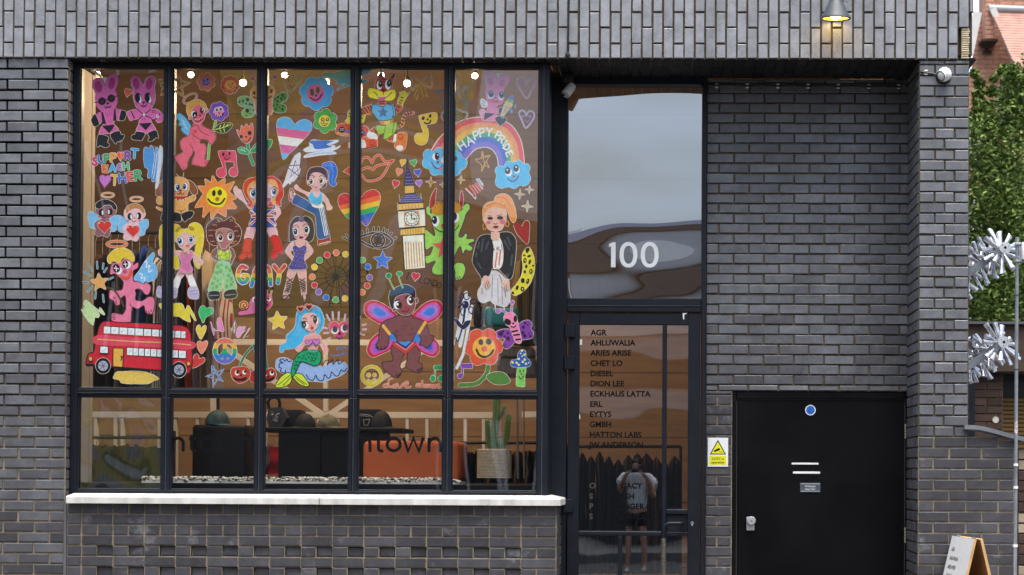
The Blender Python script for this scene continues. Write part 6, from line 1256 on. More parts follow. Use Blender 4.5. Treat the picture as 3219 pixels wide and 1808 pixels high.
gl = [(300, 815, 1240, 34, (.055, .045, .035), 'olive brown coat'), (322, 800, 1240, 30, (.085, .05, .045), 'plum brown coat'), (345, 805, 1240, 30, (.015, .013, .014), 'black jacket'), (368, 800, 1240, 30, (.02, .017, .016), 'charcoal coat'), (392, 806, 1240, 26, (.25, .23, .20), 'cream shirt'),
 (415, 800, 1240, 26, (.035, .04, .055), 'slate denim jacket'), (438, 790, 1240, 30, (.06, .07, .10), 'grey blue jacket'), (466, 775, 1235, 30, (.02, .05, .22), 'bright navy sweater'), (488, 780, 1240, 26, (.05, .06, .075), 'dark teal blouse'), (506, 812, 1230, 30, GREYST, 'finely striped shirt'),
 (548, 790, 1225, 28, (.30, .29, .26), 'pale cream top'), (572, 800, 1220, 30, (.24, .27, .32), 'pale blue shirt'), (594, 790, 1230, 26, (.02, .02, .022), 'black shirt'), (612, 850, 1225, 24, (.52, .09, .02), 'orange red dress'), (636, 800, 1235, 30, (.27, .24, .29), 'lilac grey jacket'), (658, 790, 1240, 30, (.33, .26, .19), 'tan and grey coat'), (680, 880, 1240, 26, (.30, .27, .31), 'pale mauve coat')]
for px, a, b, w_, c, lb in gl: garment(px, a, b, w_, 2.0, c, f'{lb} hanging on the upper left clothes rail', G1, hook=a-734)
garment(703, 870, 1075, 46, 1.6, REDST, 'red and white striped shirt hanging behind the peace sticker', None, hook=20)
rail(245, 515, 1376, 2.4, 'black clothes rail low in the first lower pane')
for i in range(11):
    c = random.choice([(.02, .018, .018), (.10, .085, .03), (.05, .08, .03), (.12, .05, .04), (.03, .035, .05)]); nm = {.02: 'black', .10: 'olive', .05: 'green', .12: 'rust', .03: 'navy'}[c[0]]
    garment(282+i*22, 1400+random.randint(-4, 8), 1520, 20, 2.4, c, f'{nm} garment, number {i+1} from the left on the low rail in the first lower pane', 'garments on the low left rail', hook=24)
rail(1436, 1712, 1392, 2.4, 'black clothes rail low behind the cactus')
for i in range(9):
    c = random.choice([(.02, .018, .018), (.10, .075, .045), (.03, .035, .05)]); nm = {.02: 'black', .10: 'brown', .03: 'navy'}[c[0]]
    garment(1450+i*30, 1416+random.randint(-4, 6), 1520, 30, 2.4, c, f'{nm} garment, number {i+1} from the left on the rail behind the cactus', 'garments on the low right rail', hook=24)
rail(1780, 2140, 1404, 2.2, 'black clothes rail seen through the glass door')
dc = [(.07, .04, .022), (.012, .012, .014), (.022, .022, .026), (.045, .03, .02), (.014, .014, .016), (.01, .01, .011), (.04, .036, .03), (.012, .012, .015), (.06, .016, .012), (.10, .05, .025), (.07, .065, .02), (.02, .02, .015)]
dn = ['tan', 'black', 'grey', 'brown', 'charcoal', 'jet black', 'stone', 'dark', 'maroon', 'rust brown', 'olive yellow', 'dark green']
for i, (c, nm) in enumerate(zip(dc, dn)): garment(1800+i*29, 1425+random.randint(-6, 22), 1800, 32+random.randint(-6, 8), 2.2, c, f'{nm} garment on the rail behind the glass door', 'garments behind the glass door', hook=20)
garment(1650, 812, 1085, 74, 1.2, CORD, 'ochre corduroy trousers hanging at the right end of the window', None, hook=14)
for px, a, b, w_, c, nm in ((832, 1395, 1490, 13, (.16, .13, .09), 'beige'), (846, 1398, 1492, 13, (.30, .30, .30), 'pale grey'), (868, 1400, 1492, 13, (.45, .015, .03), 'scarlet')): garment(px, a, b, w_, 1.9, c, f'{nm} garment hanging left of the black display box', 'garments beside the display box', hook=16)

# ---- display platform with pebbles
y0 = .30
mb = MB(); zp = Z(1507, y0, 900); BLK = mat('black painted board', (.006, .006, .0075), .5, .15, var=.2)
mb.box(xl+.2, X(1726, .3, 1500)-.02, y0, 1.7, .02, zp-.03, BLK, .006); tag(mb.build('display_plinth'), 'long black display plinth inside the window, under the pebbles', 'plinth')
PEB = [mat('white pebble', (.66, .65, .61), .6, var=.1), mat('grey pebble', (.30, .30, .29), .6), mat('black pebble', (.02, .02, .02), .5)]
mb = MB(); rng = random.Random(5); xa, xb = X(442, y0, 1500), X(1440, y0, 1500); ico = bmesh.new(); bmesh.ops.create_icosphere(ico, subdivisions=1, radius=1); IV = [v.co.copy() for v in ico.verts]; IF = [[v.index for v in f.verts] for f in ico.faces]; ico.free()
mb.box(xa, xb, y0+.02, y0+.5, zp-.03, zp-.015, PEB[0])
for i in range(1500):
    x = rng.uniform(xa, xb); y = y0+.015+abs(rng.gauss(0, .09)); z = zp-.014+rng.random()*.028*min(1, (xb-x)/.12+.2); r = rng.uniform(.006, .012)
    m = PEB[0] if (q := rng.random()) < .72 else PEB[1] if q < .83 else PEB[2]
    mb.mesh([Vector((x+v.x*r*1.2, y+v.y*r, z+v.z*r*.8)) for v in IV], IF, m, True)
o = mb.build('pebbles'); o['kind'] = 'stuff'

# ---- black armchair, cap on it
y = 1.0
t = thing('armchair', 'black upholstered armchair with curved tube arms in the second lower pane', 'armchair', W(686, 1500, y))
LEA = mat('black leather', (.007, .007, .008), .45, .2, var=.15, bump=.1, bscale=30)
mb = MB(); mb.box(X(602, y, 1400), X(772, y, 1400), y, y+.5, zp-.03, Z(1335, y, 690), LEA, .03, 3); mb.build('backrest', t)
for a, s in ((600, -1), (772, 1)):
    mb = MB(); q = lambda px, py: W(px, py, y+.12); mb.tube([q(a, 1378), q(a+s*-0, 1378), q(a+s*18, 1377), q(a+s*27, 1385), q(a+s*29, 1398), q(a+s*29, 1420)], .024, RUBBER, 12); mb.build('arm', t)
mb = MB(); mb.box(X(534, y+.3, 1400), X(547, y+.3, 1400), y+.3, y+.35, zp-.03, Z(1355, y+.3, 540), RUBBER); tag(mb.build('stand_post'), 'short black upright board left of the armchair', 'post')
def cap(px, pyb, wpx, hpx, y, m, label, brim=0, brimm=None):
    s = 5333/(12+y); base = W(px, pyb, y); r = wpx/s/2; h = hpx/s; t = thing('cap', label, 'cap', base)
    mb = MB(); mb.lathe([(r*math.cos(a), h*math.sin(a)) for a in (R(v) for v in range(0, 89, 8))]+[(0.001, h)], base, m, 28); mb.ball(base+Vector((0, 0, h)), r*.07, m); mb.build('crown', t)
    mb = MB(); vs = []; n = 14; L_ = r*1.0; bd = brim or 1
    for i in range(n+1):
        a = -math.pi/2+math.pi*i/n; ex = r*math.sin(a); 
        i0 = Vector((abs(math.cos(a))*r*.95*bd, -ex*.95 if False else ex*.95, 0)); i1 = Vector((abs(math.cos(a))*(r*.95+L_)*bd, ex*1.02, -.012*math.cos(a)))
        vs += [base+i0+Vector((0,0,.006)), base+i1, base+i1-Vector((0,0,.006))]
    mb.mesh(vs, [(3*i, 3*i+3, 3*i+4, 3*i+1) for i in range(n)]+[(3*i+1, 3*i+4, 3*i+5, 3*i+2) for i in range(n)], brimm or m, True); mb.build('peak', t)
TEAL = mat('printed teal cap cloth', (.02, .06, .07), .7, var=.9, vscale=25)
CAMO = mat('camouflage cloth', (.16, .145, .085), .8, var=.6, vscale=24)
BLKC = mat('black cap cloth', (.014, .014, .016), .8, var=.2)
cap(684, 1335, 78, 47, 1.1, TEAL, 'teal printed cap resting on the black armchair', 1)
# ---- black display box with its top board
y = .95; t = thing('display_table', 'black display box with an overhanging top board behind the third lower pane', 'table', W(1000, 1500, y))
zt0, zt1 = Z(1357, y, 1000), Z(1344, y, 1000)
mb = MB(); mb.box(X(798, y, 1350), X(1264, y, 1350), y-.02, y+.6, zt0, zt1, BLK, .006); mb.build('top_board', t)
mb = MB(); mb.box(X(875, y, 1400), X(1006, y, 1400), y, y+.55, zp-.03, zt0-.002, BLK, .004); mb.box(X(1009, y, 1400), X(1190, y, 1400), y+.01, y+.55, zp-.03, zt0-.002, BLK, .004); mb.build('carcass', t)
# on top of it: bag, black box, cap, camouflage cap, printed bag, brimmed cap
t = thing('handbag', 'small black handbag with a silver chain on the display box', 'handbag', W(868, 1343, y+.2)); yy = y+.15; q = lambda px, py, d=0: W(px, py, yy+d)
mb = MB(); vs = [q(846, 1343), q(838, 1312), q(846, 1282), q(884, 1280), q(902, 1312), q(886, 1343)]; bk = [v+Vector((0, .12, 0)) for v in vs]; n = 6
GREYL = mat('charcoal leather', (.05, .052, .056), .5, var=.25)
mb.mesh(vs+bk, [tuple(range(n)), tuple(range(2*n-1, n-1, -1))]+[(i, i+n, (i+1) % n+n, (i+1) % n) for i in range(n)], GREYL); mb.build('body', t)
mb = MB(); mb.tube([q(846, 1286, .05), q(842, 1264, .05), q(850, 1252, .05), q(864, 1249, .05), q(876, 1254, .05), q(880, 1270, .05), q(878, 1290, .05)], .012, LEA, 10); mb.build('handle', t)
mb = MB()
for i in range(16):
    c = q(854+22*i/15+3*math.sin(i*2), 1296+26*math.sin(i/15*3)+5*math.sin(i*3), -.006)
    mb.lathe([(.008, -.0022), (.0105, 0), (.008, .0022), (.0058, 0), (.008, -.0022)], c, CHROME, 10, (math.sin(i*2), 1, math.cos(i*2)))
mb.build('chain', t)
mb = MB(); mb.box(X(892, y+.3, 1310), X(948, y+.3, 1310), y+.25, y+.45, zt1+.001, Z(1288, y+.3, 920), mat('black felt', (.022, .021, .02), .9, var=.2), .012, 2); tag(mb.build('storage_box'), 'black box standing behind the handbag on the display box', 'box')
cap(960, 1343, 66, 44, y+.16, BLKC, 'black cap on the display box between the box and the camouflage cap', -1)
cap(1032, 1343, 72, 40, y+.16, CAMO, 'camouflage cap on the display box', 1)
t = thing('printed_bag', 'black bag with white line pattern and flat top on the display box', 'bag', W(1150, 1343, y+.3))
yy = y+.32; mb = MB(); mb.box(X(1118, yy, 1310), X(1193, yy, 1310), yy, yy+.15, zt1+.001, Z(1286, yy, 1150), BLKC, .01, 2); mb.build('body', t)
mb = MB()
def ring_px(pts, wd=.004):
    P_ = [W(a, b, yy-.003) for a, b in pts]
    for a, b in zip(P_, P_[1:]): mb.tube([a, b], wd/2, INKWHITE, 5, False)
ring_px([(1122, 1304), (1140, 1302), (1160, 1305), (1172, 1312)]); ring_px([(1122, 1308), (1142, 1307), (1160, 1310)]); ring_px([(1142, 1320), (1163, 1318), (1156, 1337), (1145, 1337), (1142, 1320)]); ring_px([(1121, 1321), (1130, 1320), (1130, 1338)]); mb.build('print', t)
cap(1200, 1343, 66, 52, y+.1, BLKC, 'black brimmed cap at the right end of the display box', 1)
# ---- orange seat
y = .62; OR = mat('orange felt', (.52, .125, .045), .85, .15, var=.12, vscale=5, bump=.2, bscale=90)
mb = MB(); mb.box(X(1139, y, 1440), X(1440, y, 1440), y, y+.62, zp-.015, Z(1386, y, 1290), OR, .045, 4); tag(mb.build('orange_seat'), 'orange felt block seat with rounded corners on the pebbles', 'seat')
# ---- cactus in a rope pot
y = .60; p = W(1554, 1504, y); s = 5333/(12+y); t = thing('potted_cactus', 'tall green cactus in a cream rope pot inside the last lower pane', 'cactus', p)
ROPE = mat('cream rope', (.60, .50, .36), .9, var=.2, vscale=60); r = 54/s; mb = MB(); hp = 92/s; nl = 20; prof = []
for i in range(nl):
    z = hp*i/nl; prof += [(r-.006, z+.0005), (r+.001, z+hp/nl*.25), (r+.003, z+hp/nl*.5), (r+.001, z+hp/nl*.75)]
prof += [(r-.004, hp), (r-.02, hp), (r-.02, hp-.03)]; mb.lathe(prof, p, ROPE, 40); mb.build('rope_pot', t)
mb = MB(); mb.disc((p.x, p.y, p.z+hp-.03), r-.018, mat('potting soil', (.03, .02, .014), .9), (0, 0, 1)); mb.build('soil', t)
CG = mat('cactus skin', (.10, .20, .035), .55, var=.3, vscale=12); CS = mat('cactus spine', (.5, .45, .3), .6)
for nm, pts, rr in (('stem', [(1556, 1415), (1556, 1360), (1560, 1300), (1562, 1235)], 11.5), ('branch', [(1543, 1415), (1535, 1370), (1532, 1325)], 8.5), ('branch', [(1575, 1415), (1592, 1375), (1598, 1310)], 9), ('branch', [(1567, 1318), (1580, 1300), (1585, 1282)], 7), ('branch', [(1568, 1415), (1570, 1395), (1569, 1388)], 6)):
    P_ = [W(a, b, y+.0) for a, b in pts]; pp = []
    for a, b in zip(P_, P_[1:]): pp += [a.lerp(b, k/5) for k in range(5)]
    pp.append(P_[-1]); top = pp[-1]; d = (pp[-1]-pp[-2]).normalized(); rr = rr*.88/s; mb = MB(); nr = 28; vs = []; L_ = len(pp)
    ends = [(pp[-1]+d*rr*.5, .75), (pp[-1]+d*rr*.85, .4), (pp[-1]+d*rr, .05)]
    for c, k in [(c, 1.0) for c in pp]+ends:
        for i in range(nr):
            a = 2*math.pi*i/nr; q = rr*k*(1+.16*math.cos(a*7)); vs.append(c+Vector((q*math.cos(a), q*math.sin(a), 0)))
    mb.mesh(vs, [(j*nr+i, j*nr+(i+1) % nr, (j+1)*nr+(i+1) % nr, (j+1)*nr+i) for j in range(len(vs)//nr-1) for i in range(nr)], CG, True)
    for j in range(1, L_):
        for i in range(7):
            a = 2*math.pi*i/7+.0; b = pp[j]+Vector((math.cos(a), math.sin(a), 0))*rr*1.16
            for k in (-1, 1): mb.tube([b, b+Vector((math.cos(a)*.012, math.sin(a)*.012, k*.008))], .0008, CS, 3, False)
    mb.build(nm, t)
# ---- teal handbag and dark vase on a small shelf
y = .75; mb = MB(); mb.box(X(1476, y, 1030), X(1700, y, 1030), y-.02, y+.3, Z(1035, y, 1580), Z(1028, y, 1580), mat('dark shelf board', (.05, .035, .02), .5)); tag(mb.build('shelf_board'), 'dark narrow shelf under the teal handbag', 'shelf')
t = thing('handbag', 'rounded teal handbag on a shelf behind the flower stickers', 'handbag', W(1575, 1028, y)); TL = mat('teal leather', (.02, .30, .36), .42, var=.12, vscale=6)
mb = MB(); mb.box(X(1535, y, 1000), X(1631, y, 1000), y, y+.12, Z(1027.5, y, 1580), Z(966, y, 1580), TL, .04, 4); mb.build('body', t)
mb = MB(); mb.box(X(1522, y, 1000), X(1552, y, 1000), y-.02, y+.14, Z(1027, y, 1580), Z(963, y, 1580), TL, .035, 4); mb.build('gusset', t)
mb = MB(); p = W(1504, 1027.5, y); s = 5333/(12+y); mb.lathe([(13/s, 0), (16/s, 10/s), (15/s, 40/s), (11/s, 58/s), (7/s, 66/s), (8/s, 78/s)], p, mat('black glazed ceramic', (.006, .006, .007), .12), 24); tag(mb.build('vase'), 'glossy black vase left of the teal handbag', 'vase')
mb = MB(); mb.box(X(1566, y+.2, 1150), X(1690, y+.2, 1150), y+.1, y+.4, Z(1180, y, 1600), Z(1122, y, 1600), cloth((.16, .15, .15)), .03, 3); mb.box(X(1570, y+.2, 1150), X(1680, y+.2, 1150), y+.12, y+.4, Z(1121, y, 1600), Z(1085, y, 1600), cloth((.28, .26, .22)), .03, 3); tag(mb.build('folded_clothes'), 'pile of folded grey clothes right of the big red flower sticker', 'clothes')
mb = MB(); mb.tube([W(1626, 1245, 1.3), W(1628, 1505, 1.3)], .009, GALV); mb.tube([W(1646, 1245, 1.5), W(1648, 1505, 1.5)], .007, GALV); tag(mb.build('display_stand'), 'thin steel display poles right of the cactus', 'stand')

# ================================================================ THINGS ON THE FRONT
# ---- CCTV sign
y = YN-.004; t = thing('warning_sign', 'white and yellow CCTV in operation sign on the bricks between the two doors', 'sign', W(2256, 1420, y))
ax, bx_, tz, lz = X(2224.5, y, 1420), X(2289, y, 1420), Z(1376.5, y, 2256), Z(1467.5, y, 2256)
mb = MB(); mb.box(ax, bx_, y-.004, y, lz, tz, mat('white sign board', (.78, .80, .80), .35), .0012); mb.build('board', t)
YEL = mat('yellow sign print', (.74, .72, .02), .4); sg = lambda u, v, d=.0046: Vector((ax+(bx_-ax)*u, y-d, tz+(lz-tz)*v))
mb = MB(); mb.face([sg(.10, .575), sg(.90, .575), sg(.5, .065)], INKBLACK); mb.face([sg(.175, .545, .005), sg(.825, .545, .005), sg(.5, .13, .005)], YEL)
mb.face([sg(*p_, .0054) for p_ in ((.30, .44), (.56, .345), (.61, .41), (.36, .49))], INKBLACK); mb.face([sg(*p_, .0054) for p_ in ((.29, .45), (.33, .445), (.36, .475), (.32, .485))], INKBLACK)
mb.face([sg(*p_, .0054) for p_ in ((.53, .43), (.545, .425), (.60, .48), (.585, .49))], INKBLACK); mb.face([sg(*p_, .0054) for p_ in ((.585, .48), (.70, .48), (.70, .495), (.585, .495))], INKBLACK); mb.face([sg(*p_, .0054) for p_ in ((.70, .465), (.715, .465), (.715, .515), (.70, .515))], INKBLACK)
mb.build('pictogram', t)
mb = MB(); mb.face([sg(u, v) for u, v in ((.12, .62), (.88, .62), (.91, .64), (.91, .92), (.88, .94), (.12, .94), (.09, .92), (.09, .64))], YEL)
text_mb('CCTV in', (tz-lz)*.082, sg(.5, .765, .0052), INKBLACK, 'CENTER', .02, mb); text_mb('operation', (tz-lz)*.082, sg(.5, .885, .0052), INKBLACK, 'CENTER', .02, mb); mb.build('caption', t)
# ---- fire door signs
y = YN+.026; c = W(2547.7, 1289.5, y); mb = MB(); mb.disc((c.x, y-.002, c.z), 16.4/423, INKWHITE); mb.disc((c.x, y-.0026, c.z), 13.6/423, mat('worn blue print', (.01, .12, .48), .5, var=.5, vscale=70))
mb.lathe([(16.4/423, 0), (16.4/423, .002)], (c.x, y, c.z), INKWHITE, 32, (0, -1, 0)); tag(mb.build('round_sign'), 'round worn blue sticker near the top of the black fire door', 'sign')
t = thing('fire_exit_sign', 'small grey plate reading Fire Escape Keep Clear on the black fire door', 'sign', W(2547, 1533, y)); ax, bx_, tz, lz = X(2515, y, 1533), X(2579, y, 1533), Z(1518, y, 2547), Z(1547.5, y, 2547)
mb = MB(); mb.box(ax, bx_, y-.003, y, lz, tz, mat('grey engraved plate', (.075, .09, .11), .4), .001); mb.build('plate', t)
mb = MB(); sg = lambda u, v, d=.0036: Vector((ax+(bx_-ax)*u, y-d, tz+(lz-tz)*v)); text_mb('Fire Escape', .0118, sg(.5, .44), INKWHITE, 'CENTER', .02, mb); text_mb('Keep Clear', .0118, sg(.5, .74), INKWHITE, 'CENTER', .02, mb)
for v in (.09, .87): mb.face([sg(.04, v), sg(.96, v), sg(.96, v+.035), sg(.04, v+.035)], INKWHITE)
mb.build('caption', t)
# ---- wall lamp
yl = -.14; t = thing('wall_lamp', 'dark cone-shaped wall lamp, lit, on the upright bricks', 'lamp', W(2627, 20, -.02)); c = W(2627, 60, yl); dn_ = Vector((0, .10, -1)).normalized()
SHD = mat('dark slate enamel', (.045, .055, .065), .5, var=.12, vscale=15, bump=.08, bscale=80)
mb = MB(); r = .107; mb.lathe([(r-.016, 0.004), (r-.003, -.002), (r, .004), (r-.004, .016), (r-.013, .024), (.034, .150), (.022, .158), (.022, .22), (0, .225)], c, SHD, 40, -dn_); mb.build('shade', t)
mb = MB(); mb.lathe([(r-.016, .004), (.03, .135), (0, .138)], c, mat('yellow enamel inside', (.85, .62, .10), .5), 32, -dn_); mb.build('liner', t)
mb = MB(); mb.ball(c-dn_*.035, .042, mat('lit bulb', (1, 1, 1), .4, emit=(1, .80, .42), es=9.0)); mb.build('bulb', t)
mb = MB(); mb.tube([c-dn_*.2, c-dn_*.23+Vector((0, .02, .02)), Vector((c.x, -.02, c.z+.28))], .013, SHD); mb.lathe([(0, .0), (.045, 0), (.045, .02), (0, .02)], (c.x, -.018, c.z+.28), SHD, 24, (0, -1, 0)); mb.build('bracket', t)
ld = bpy.data.lights.new('lamp_light', 'SPOT'); ld.energy = 0.16; ld.color = (1, .76, .52); ld.shadow_soft_size = .04; ld.spot_size = R(120); ld.spot_blend = .7
lo = bpy.data.objects.new('lamp_light', ld); C.objects.link(lo); lo.location = c-dn_*.0+Vector((0, -.02, -.01)); lo.rotation_euler = Vector((0, -.55, 1)).to_track_quat('Z', 'Y').to_euler(); lo.parent = t; lo.matrix_parent_inverse = Matrix.Translation(-t.location)
# ---- cameras
y = .40; t = thing('security_camera', 'white two-eyed bullet camera under the soffit left of the door', 'camera', W(1780, 285, y)); a, b = W(1796, 273, y), W(1778, 297, y-.04)
mb = MB(); ax_ = (b-a).normalized(); L_ = (b-a).length; mb.lathe([(0, -.02), (.030, -.015), (.034, 0), (.034, L_), (.030, L_+.004)], a, WHITEP, 24, ax_); mb.disc(b+ax_*.003, .031, WHITEP, ax_); mb.build('housing', t)
mb = MB(); 
for s_ in (-1, 1):
    q = b+ax_*.005+Vector((s_*.0145, 0, 0)); mb.disc(q, .0125, INKBLACK, ax_, 18)
mb.build('lens', t)
mb = MB(); mb.box(X(1765, y, 240), X(1803, y, 240), y-.02, y+.08, Z(262, y, 1780), zs-.004, RUBBER, .01, 2); mb.tube([a+Vector((0, 0, .02)), a+Vector((0, .02, .09))], .02, RUBBER); mb.build('mount', t)
y = -.012; t = thing('security_camera', 'round white ball camera on a black base at the top of the brick pier', 'camera', W(2968, 235, y)); c = W(2969, 234, -.05)
mb = MB(); mb.lathe([(0, .03), (.040, .03), (.052, .012), (.056, 0)], (c.x, -.004, c.z-.004), RUBBER, 32, (0, -1, 0)); mb.build('base', t)
mb = MB(); mb.ball(c, .050, WHITEP, u=32, v=20); mb.build('housing', t)
mb = MB(); d = Vector((-.72, -.58, -.42)).normalized(); mb.lathe([(.036, .028), (.037, .042), (.033, .0435), (.030, .036), (0, .034)], c, RUBBER, 28, d); mb.lathe([(.038, .026), (.040, .040), (.037, .043)], c, WHITEP, 28, d); mb.build('lens', t)
# ---- clips of the cable under the soffit, and the cable
def clip(px, py, y, label, group):
    t = thing('cable_clip', label, 'cable clip', W(px, py, y), group); w_ = 10.5/430; h_ = 15/430; c = W(px, py, y); mb = MB()
    for dz_ in (-.36, .36): mb.box(c.x-w_/2, c.x+w_/2, y-.006, y, c.z+h_*dz_-h_*.16, c.z+h_*dz_+h_*.16, WHITEP, .0015)
    mb.box(c.x-w_*.12, c.x+w_*.12, y-.004, y, c.z-h_*.3, c.z+h_*.3, WHITEP); mb.build('saddle', t)
    mb = MB(); mb.lathe([(0, .008), (.003, .008), (.003, 0)], (c.x, y-.001, c.z), RUBBER, 10, (0, -1, 0)); mb.build('screw', t)
for i, px in enumerate((2253, 2349, 2445.5, 2540.5, 2635.5, 2731.5, 2825)):
    clip(px, 270+i*.4, YN-.002, f'white cable clip under the soffit, number {i+1} of seven counted from the glass door', 'white clips along the cable')
clip(2911, 228, -.002, 'white cable clip on the brick pier left of the ball camera', None)
mb = MB(); mb.tube([W(2222, 268, YN-.012)]+[W(px, 268+(px-2222)/600*4+(2 if i % 2 else -1), YN-.010) for i, px in enumerate(range(2300, 2850, 48))], .006, RUBBER, 6); mb.tube([W(2850, 272, YN-.012), W(2886, 230, .02), W(2900, 226, -.010), W(2930, 231, -.010), W(2950, 236, -.010)], .006, RUBBER, 6); tag(mb.build('cable'), 'black cable running under the soffit through the white clips', 'cable')
t = thing('cable_box', 'thin black cable down the upright bricks ending in a little box above the door', 'cable', W(1786, 170, -.03))
mb = MB(); mb.tube([W(1790, -30, -.028), W(1788, 20, -.028), W(1786.5, 70, -.027), W(1785, 120, -.028), W(1784, 168, -.028)], .006, RUBBER, 7); mb.tube([W(1788, 168, -.03), W(1792, 174, -.035), W(1794, 182, -.03)], .003, RUBBER, 6); mb.build('cable', t)
mb = MB(); q0, q1 = W(1777, 181, -.03), W(1790, 166, -.03); mb.box(q0.x, q1.x, -.045, -.024, q0.z, q1.z, RUBBER, .004, 2); mb.build('box', t)

# ---- drainage pole on the low wall, its brackets and stickers
yp = -.12; t = thing('steel_pole', 'thin galvanised pole in front of the low wall at the right edge', 'pole', (X(3192, yp, 1600), yp, 0))
pt, pb = W(3197.5, 746, yp), W(3191, 1808, yp); mb = MB(); mb.tube([pt, pb, Vector((pb.x, yp, 0))], .0125, GALV, 16); mb.build('tube', t)
for py in (928, 1162, 1462, 1533, 1716):
    mb = MB(); f = (py-746)/(1808-746); c = pt.lerp(pb, f); m = WHITEP if py > 1400 else RUBBER; hh = .009 if py > 1400 else .002
    mb.lathe([(.0128, -hh), (.0165, -hh), (.0165, hh), (.0128, hh)], c, m, 18); mb.build('clamp', t)
mb = MB(); c = pt.lerp(pb, (1345-746)/1062)
STK = mat('torn paper sticker', (.55, .5, .5), .7, var=.9, vscale=90); n = 10
for k in range(3):
    z0 = c.z-.04+k*.03; mb.mesh([Vector((c.x+.0131*math.cos(a), yp+.0131*math.sin(a), z0+dz_+.008*math.sin(a*5+k))) for dz_ in (0, .026) for a in (R(200+i*14+k*9) for i in range(n))], [(i, i+1, n+i+1, n+i) for i in range(n-1)], STK)
mb.build('sticker', t)
t2 = thing('junction_box', 'white equipment box clamped to the top of the thin pole', 'box', W(3215, 792, yp)); mb = MB(); mb.box(X(3209, yp, 800), X(3290, yp, 800), yp-.05, yp+.06, Z(818, yp, 3215), Z(764, yp, 3215), WHITEP, .006, 2); mb.build('case', t2)
for py in (768, 822):
    mb = MB(); c = W(3198, py, yp); mb.box(c.x-.016, c.x+.05, yp-.022, yp+.022, c.z-.008, c.z+.008, GALV, .003); mb.build('clamp', t2)

# ---- two brush-like tube sculptures fixed to the flank of the pier
TUB = mat('bright cut tube', (.55, .55, .57), .3, .5, 1.0, var=.5, vscale=30)
def sculpture(px, py, seed, label):
    rng = random.Random(seed); yd = .02; A = W(px, py, yd); B = A+Vector((-.42, .62, -.27)); ax = (B-A).normalized()
    t = thing('tube_sculpture', label, 'sculpture', A, 'metal tube sculptures beside the pier')
    u = ax.cross(Vector((0, 0, 1))).normalized(); v = ax.cross(u).normalized(); L_ = (B-A).length; nst = 7
    for k in range(nst):
        nj = 14 if k == 0 else 11
        for j in range(nj):
            a = 2*math.pi*(j+.5*(k % 2))/nj+rng.uniform(-.14, .14); d = (u*math.cos(a)+v*math.sin(a)+ax*rng.uniform(-.25, .2)).normalized()
            c = A+ax*(L_*(k+.25)/nst+rng.uniform(-.015, .015)); r0 = .0175; e = c+d*rng.uniform(.135, .185); b = c+d*.03
            mb = MB(); nrm = d.cross(ax).normalized(); n = 12; q = d.cross(nrm).normalized(); vs = []; tw = rng.uniform(-.6, .6); nrm, q = nrm*math.cos(tw)+q*math.sin(tw), q*math.cos(tw)-nrm*math.sin(tw)
            cutd = Vector((rng.uniform(-.5, .5), rng.uniform(-.5, .5), rng.uniform(-.5, .5)))
            for (f, rr, fl, cut) in ((0, .75, .95, 0), (.55, .95, .8, 0), (.9, 1.12, .62, 0), (1, 1.3, .5, 1)):
                cc = b.lerp(e, f)
                for i in range(n):
                    w_ = nrm*math.cos(2*math.pi*i/n)+q*fl*math.sin(2*math.pi*i/n); vs.append(cc+w_*r0*rr+(d*(w_.dot(cutd))*r0*.9 if cut else Vector()))
            mb.mesh(vs, [(m_*n+i, m_*n+(i+1) % n, (m_+1)*n+(i+1) % n, (m_+1)*n+i) for m_ in range(3) for i in range(n)]+[tuple(range(3*n, 4*n))], TUB, True); mb.build('tube', t)
    mb = MB(); mb.tube([A, B], .022, GALV, 14); mb.build('shaft', t)
    mb = MB(); dsc = (0, -1, 0); c0 = A+Vector((0, -.035, 0)); DS = mat('pale zinc plate', (.52, .55, .56), .5, .5, .3, var=.12, vscale=30); mb.lathe([(.041, .012), (.041, 0)], c0, DS, 36, dsc); mb.disc(c0+Vector((0, -.012, 0)), .041, DS); mb.tube([c0, A], .012, GALV); mb.build('end_plate', t)
    mb = MB(); mb.disc(c0+Vector((0, -.0128, 0)), .010, INKBLACK, n=20)
    for a in (20, 140, 260): mb.disc(c0+Vector((.026*math.cos(R(a)), -.0127, .026*math.sin(R(a)))), .0035, INKBLACK, n=10)
    mb.build('bolt_hole', t)
    mb = MB(); a_ = c0+Vector((-.02, -.004, -.012)); b_ = a_+Vector((-.42, .10, -.30)); d = (b_-a_).normalized(); w_ = Vector((d.z, 0, -d.x)).normalized()*.026
    vs = [a_+w_, a_-w_, b_-w_, b_+w_]; vs += [p_+Vector((0, .006, 0)) for p_ in vs]; mb.mesh(vs, [(0,1,2,3), (7,6,5,4), (0,4,5,1), (1,5,6,2), (2,6,7,3), (3,7,4,0)], GALV); mb.build('bracket_bar', t)
sculpture(3156, 781, 3, 'upper metal tube brush sculpture beside the pier')
sculpture(3152, 1077, 8, 'lower metal tube brush sculpture beside the pier')

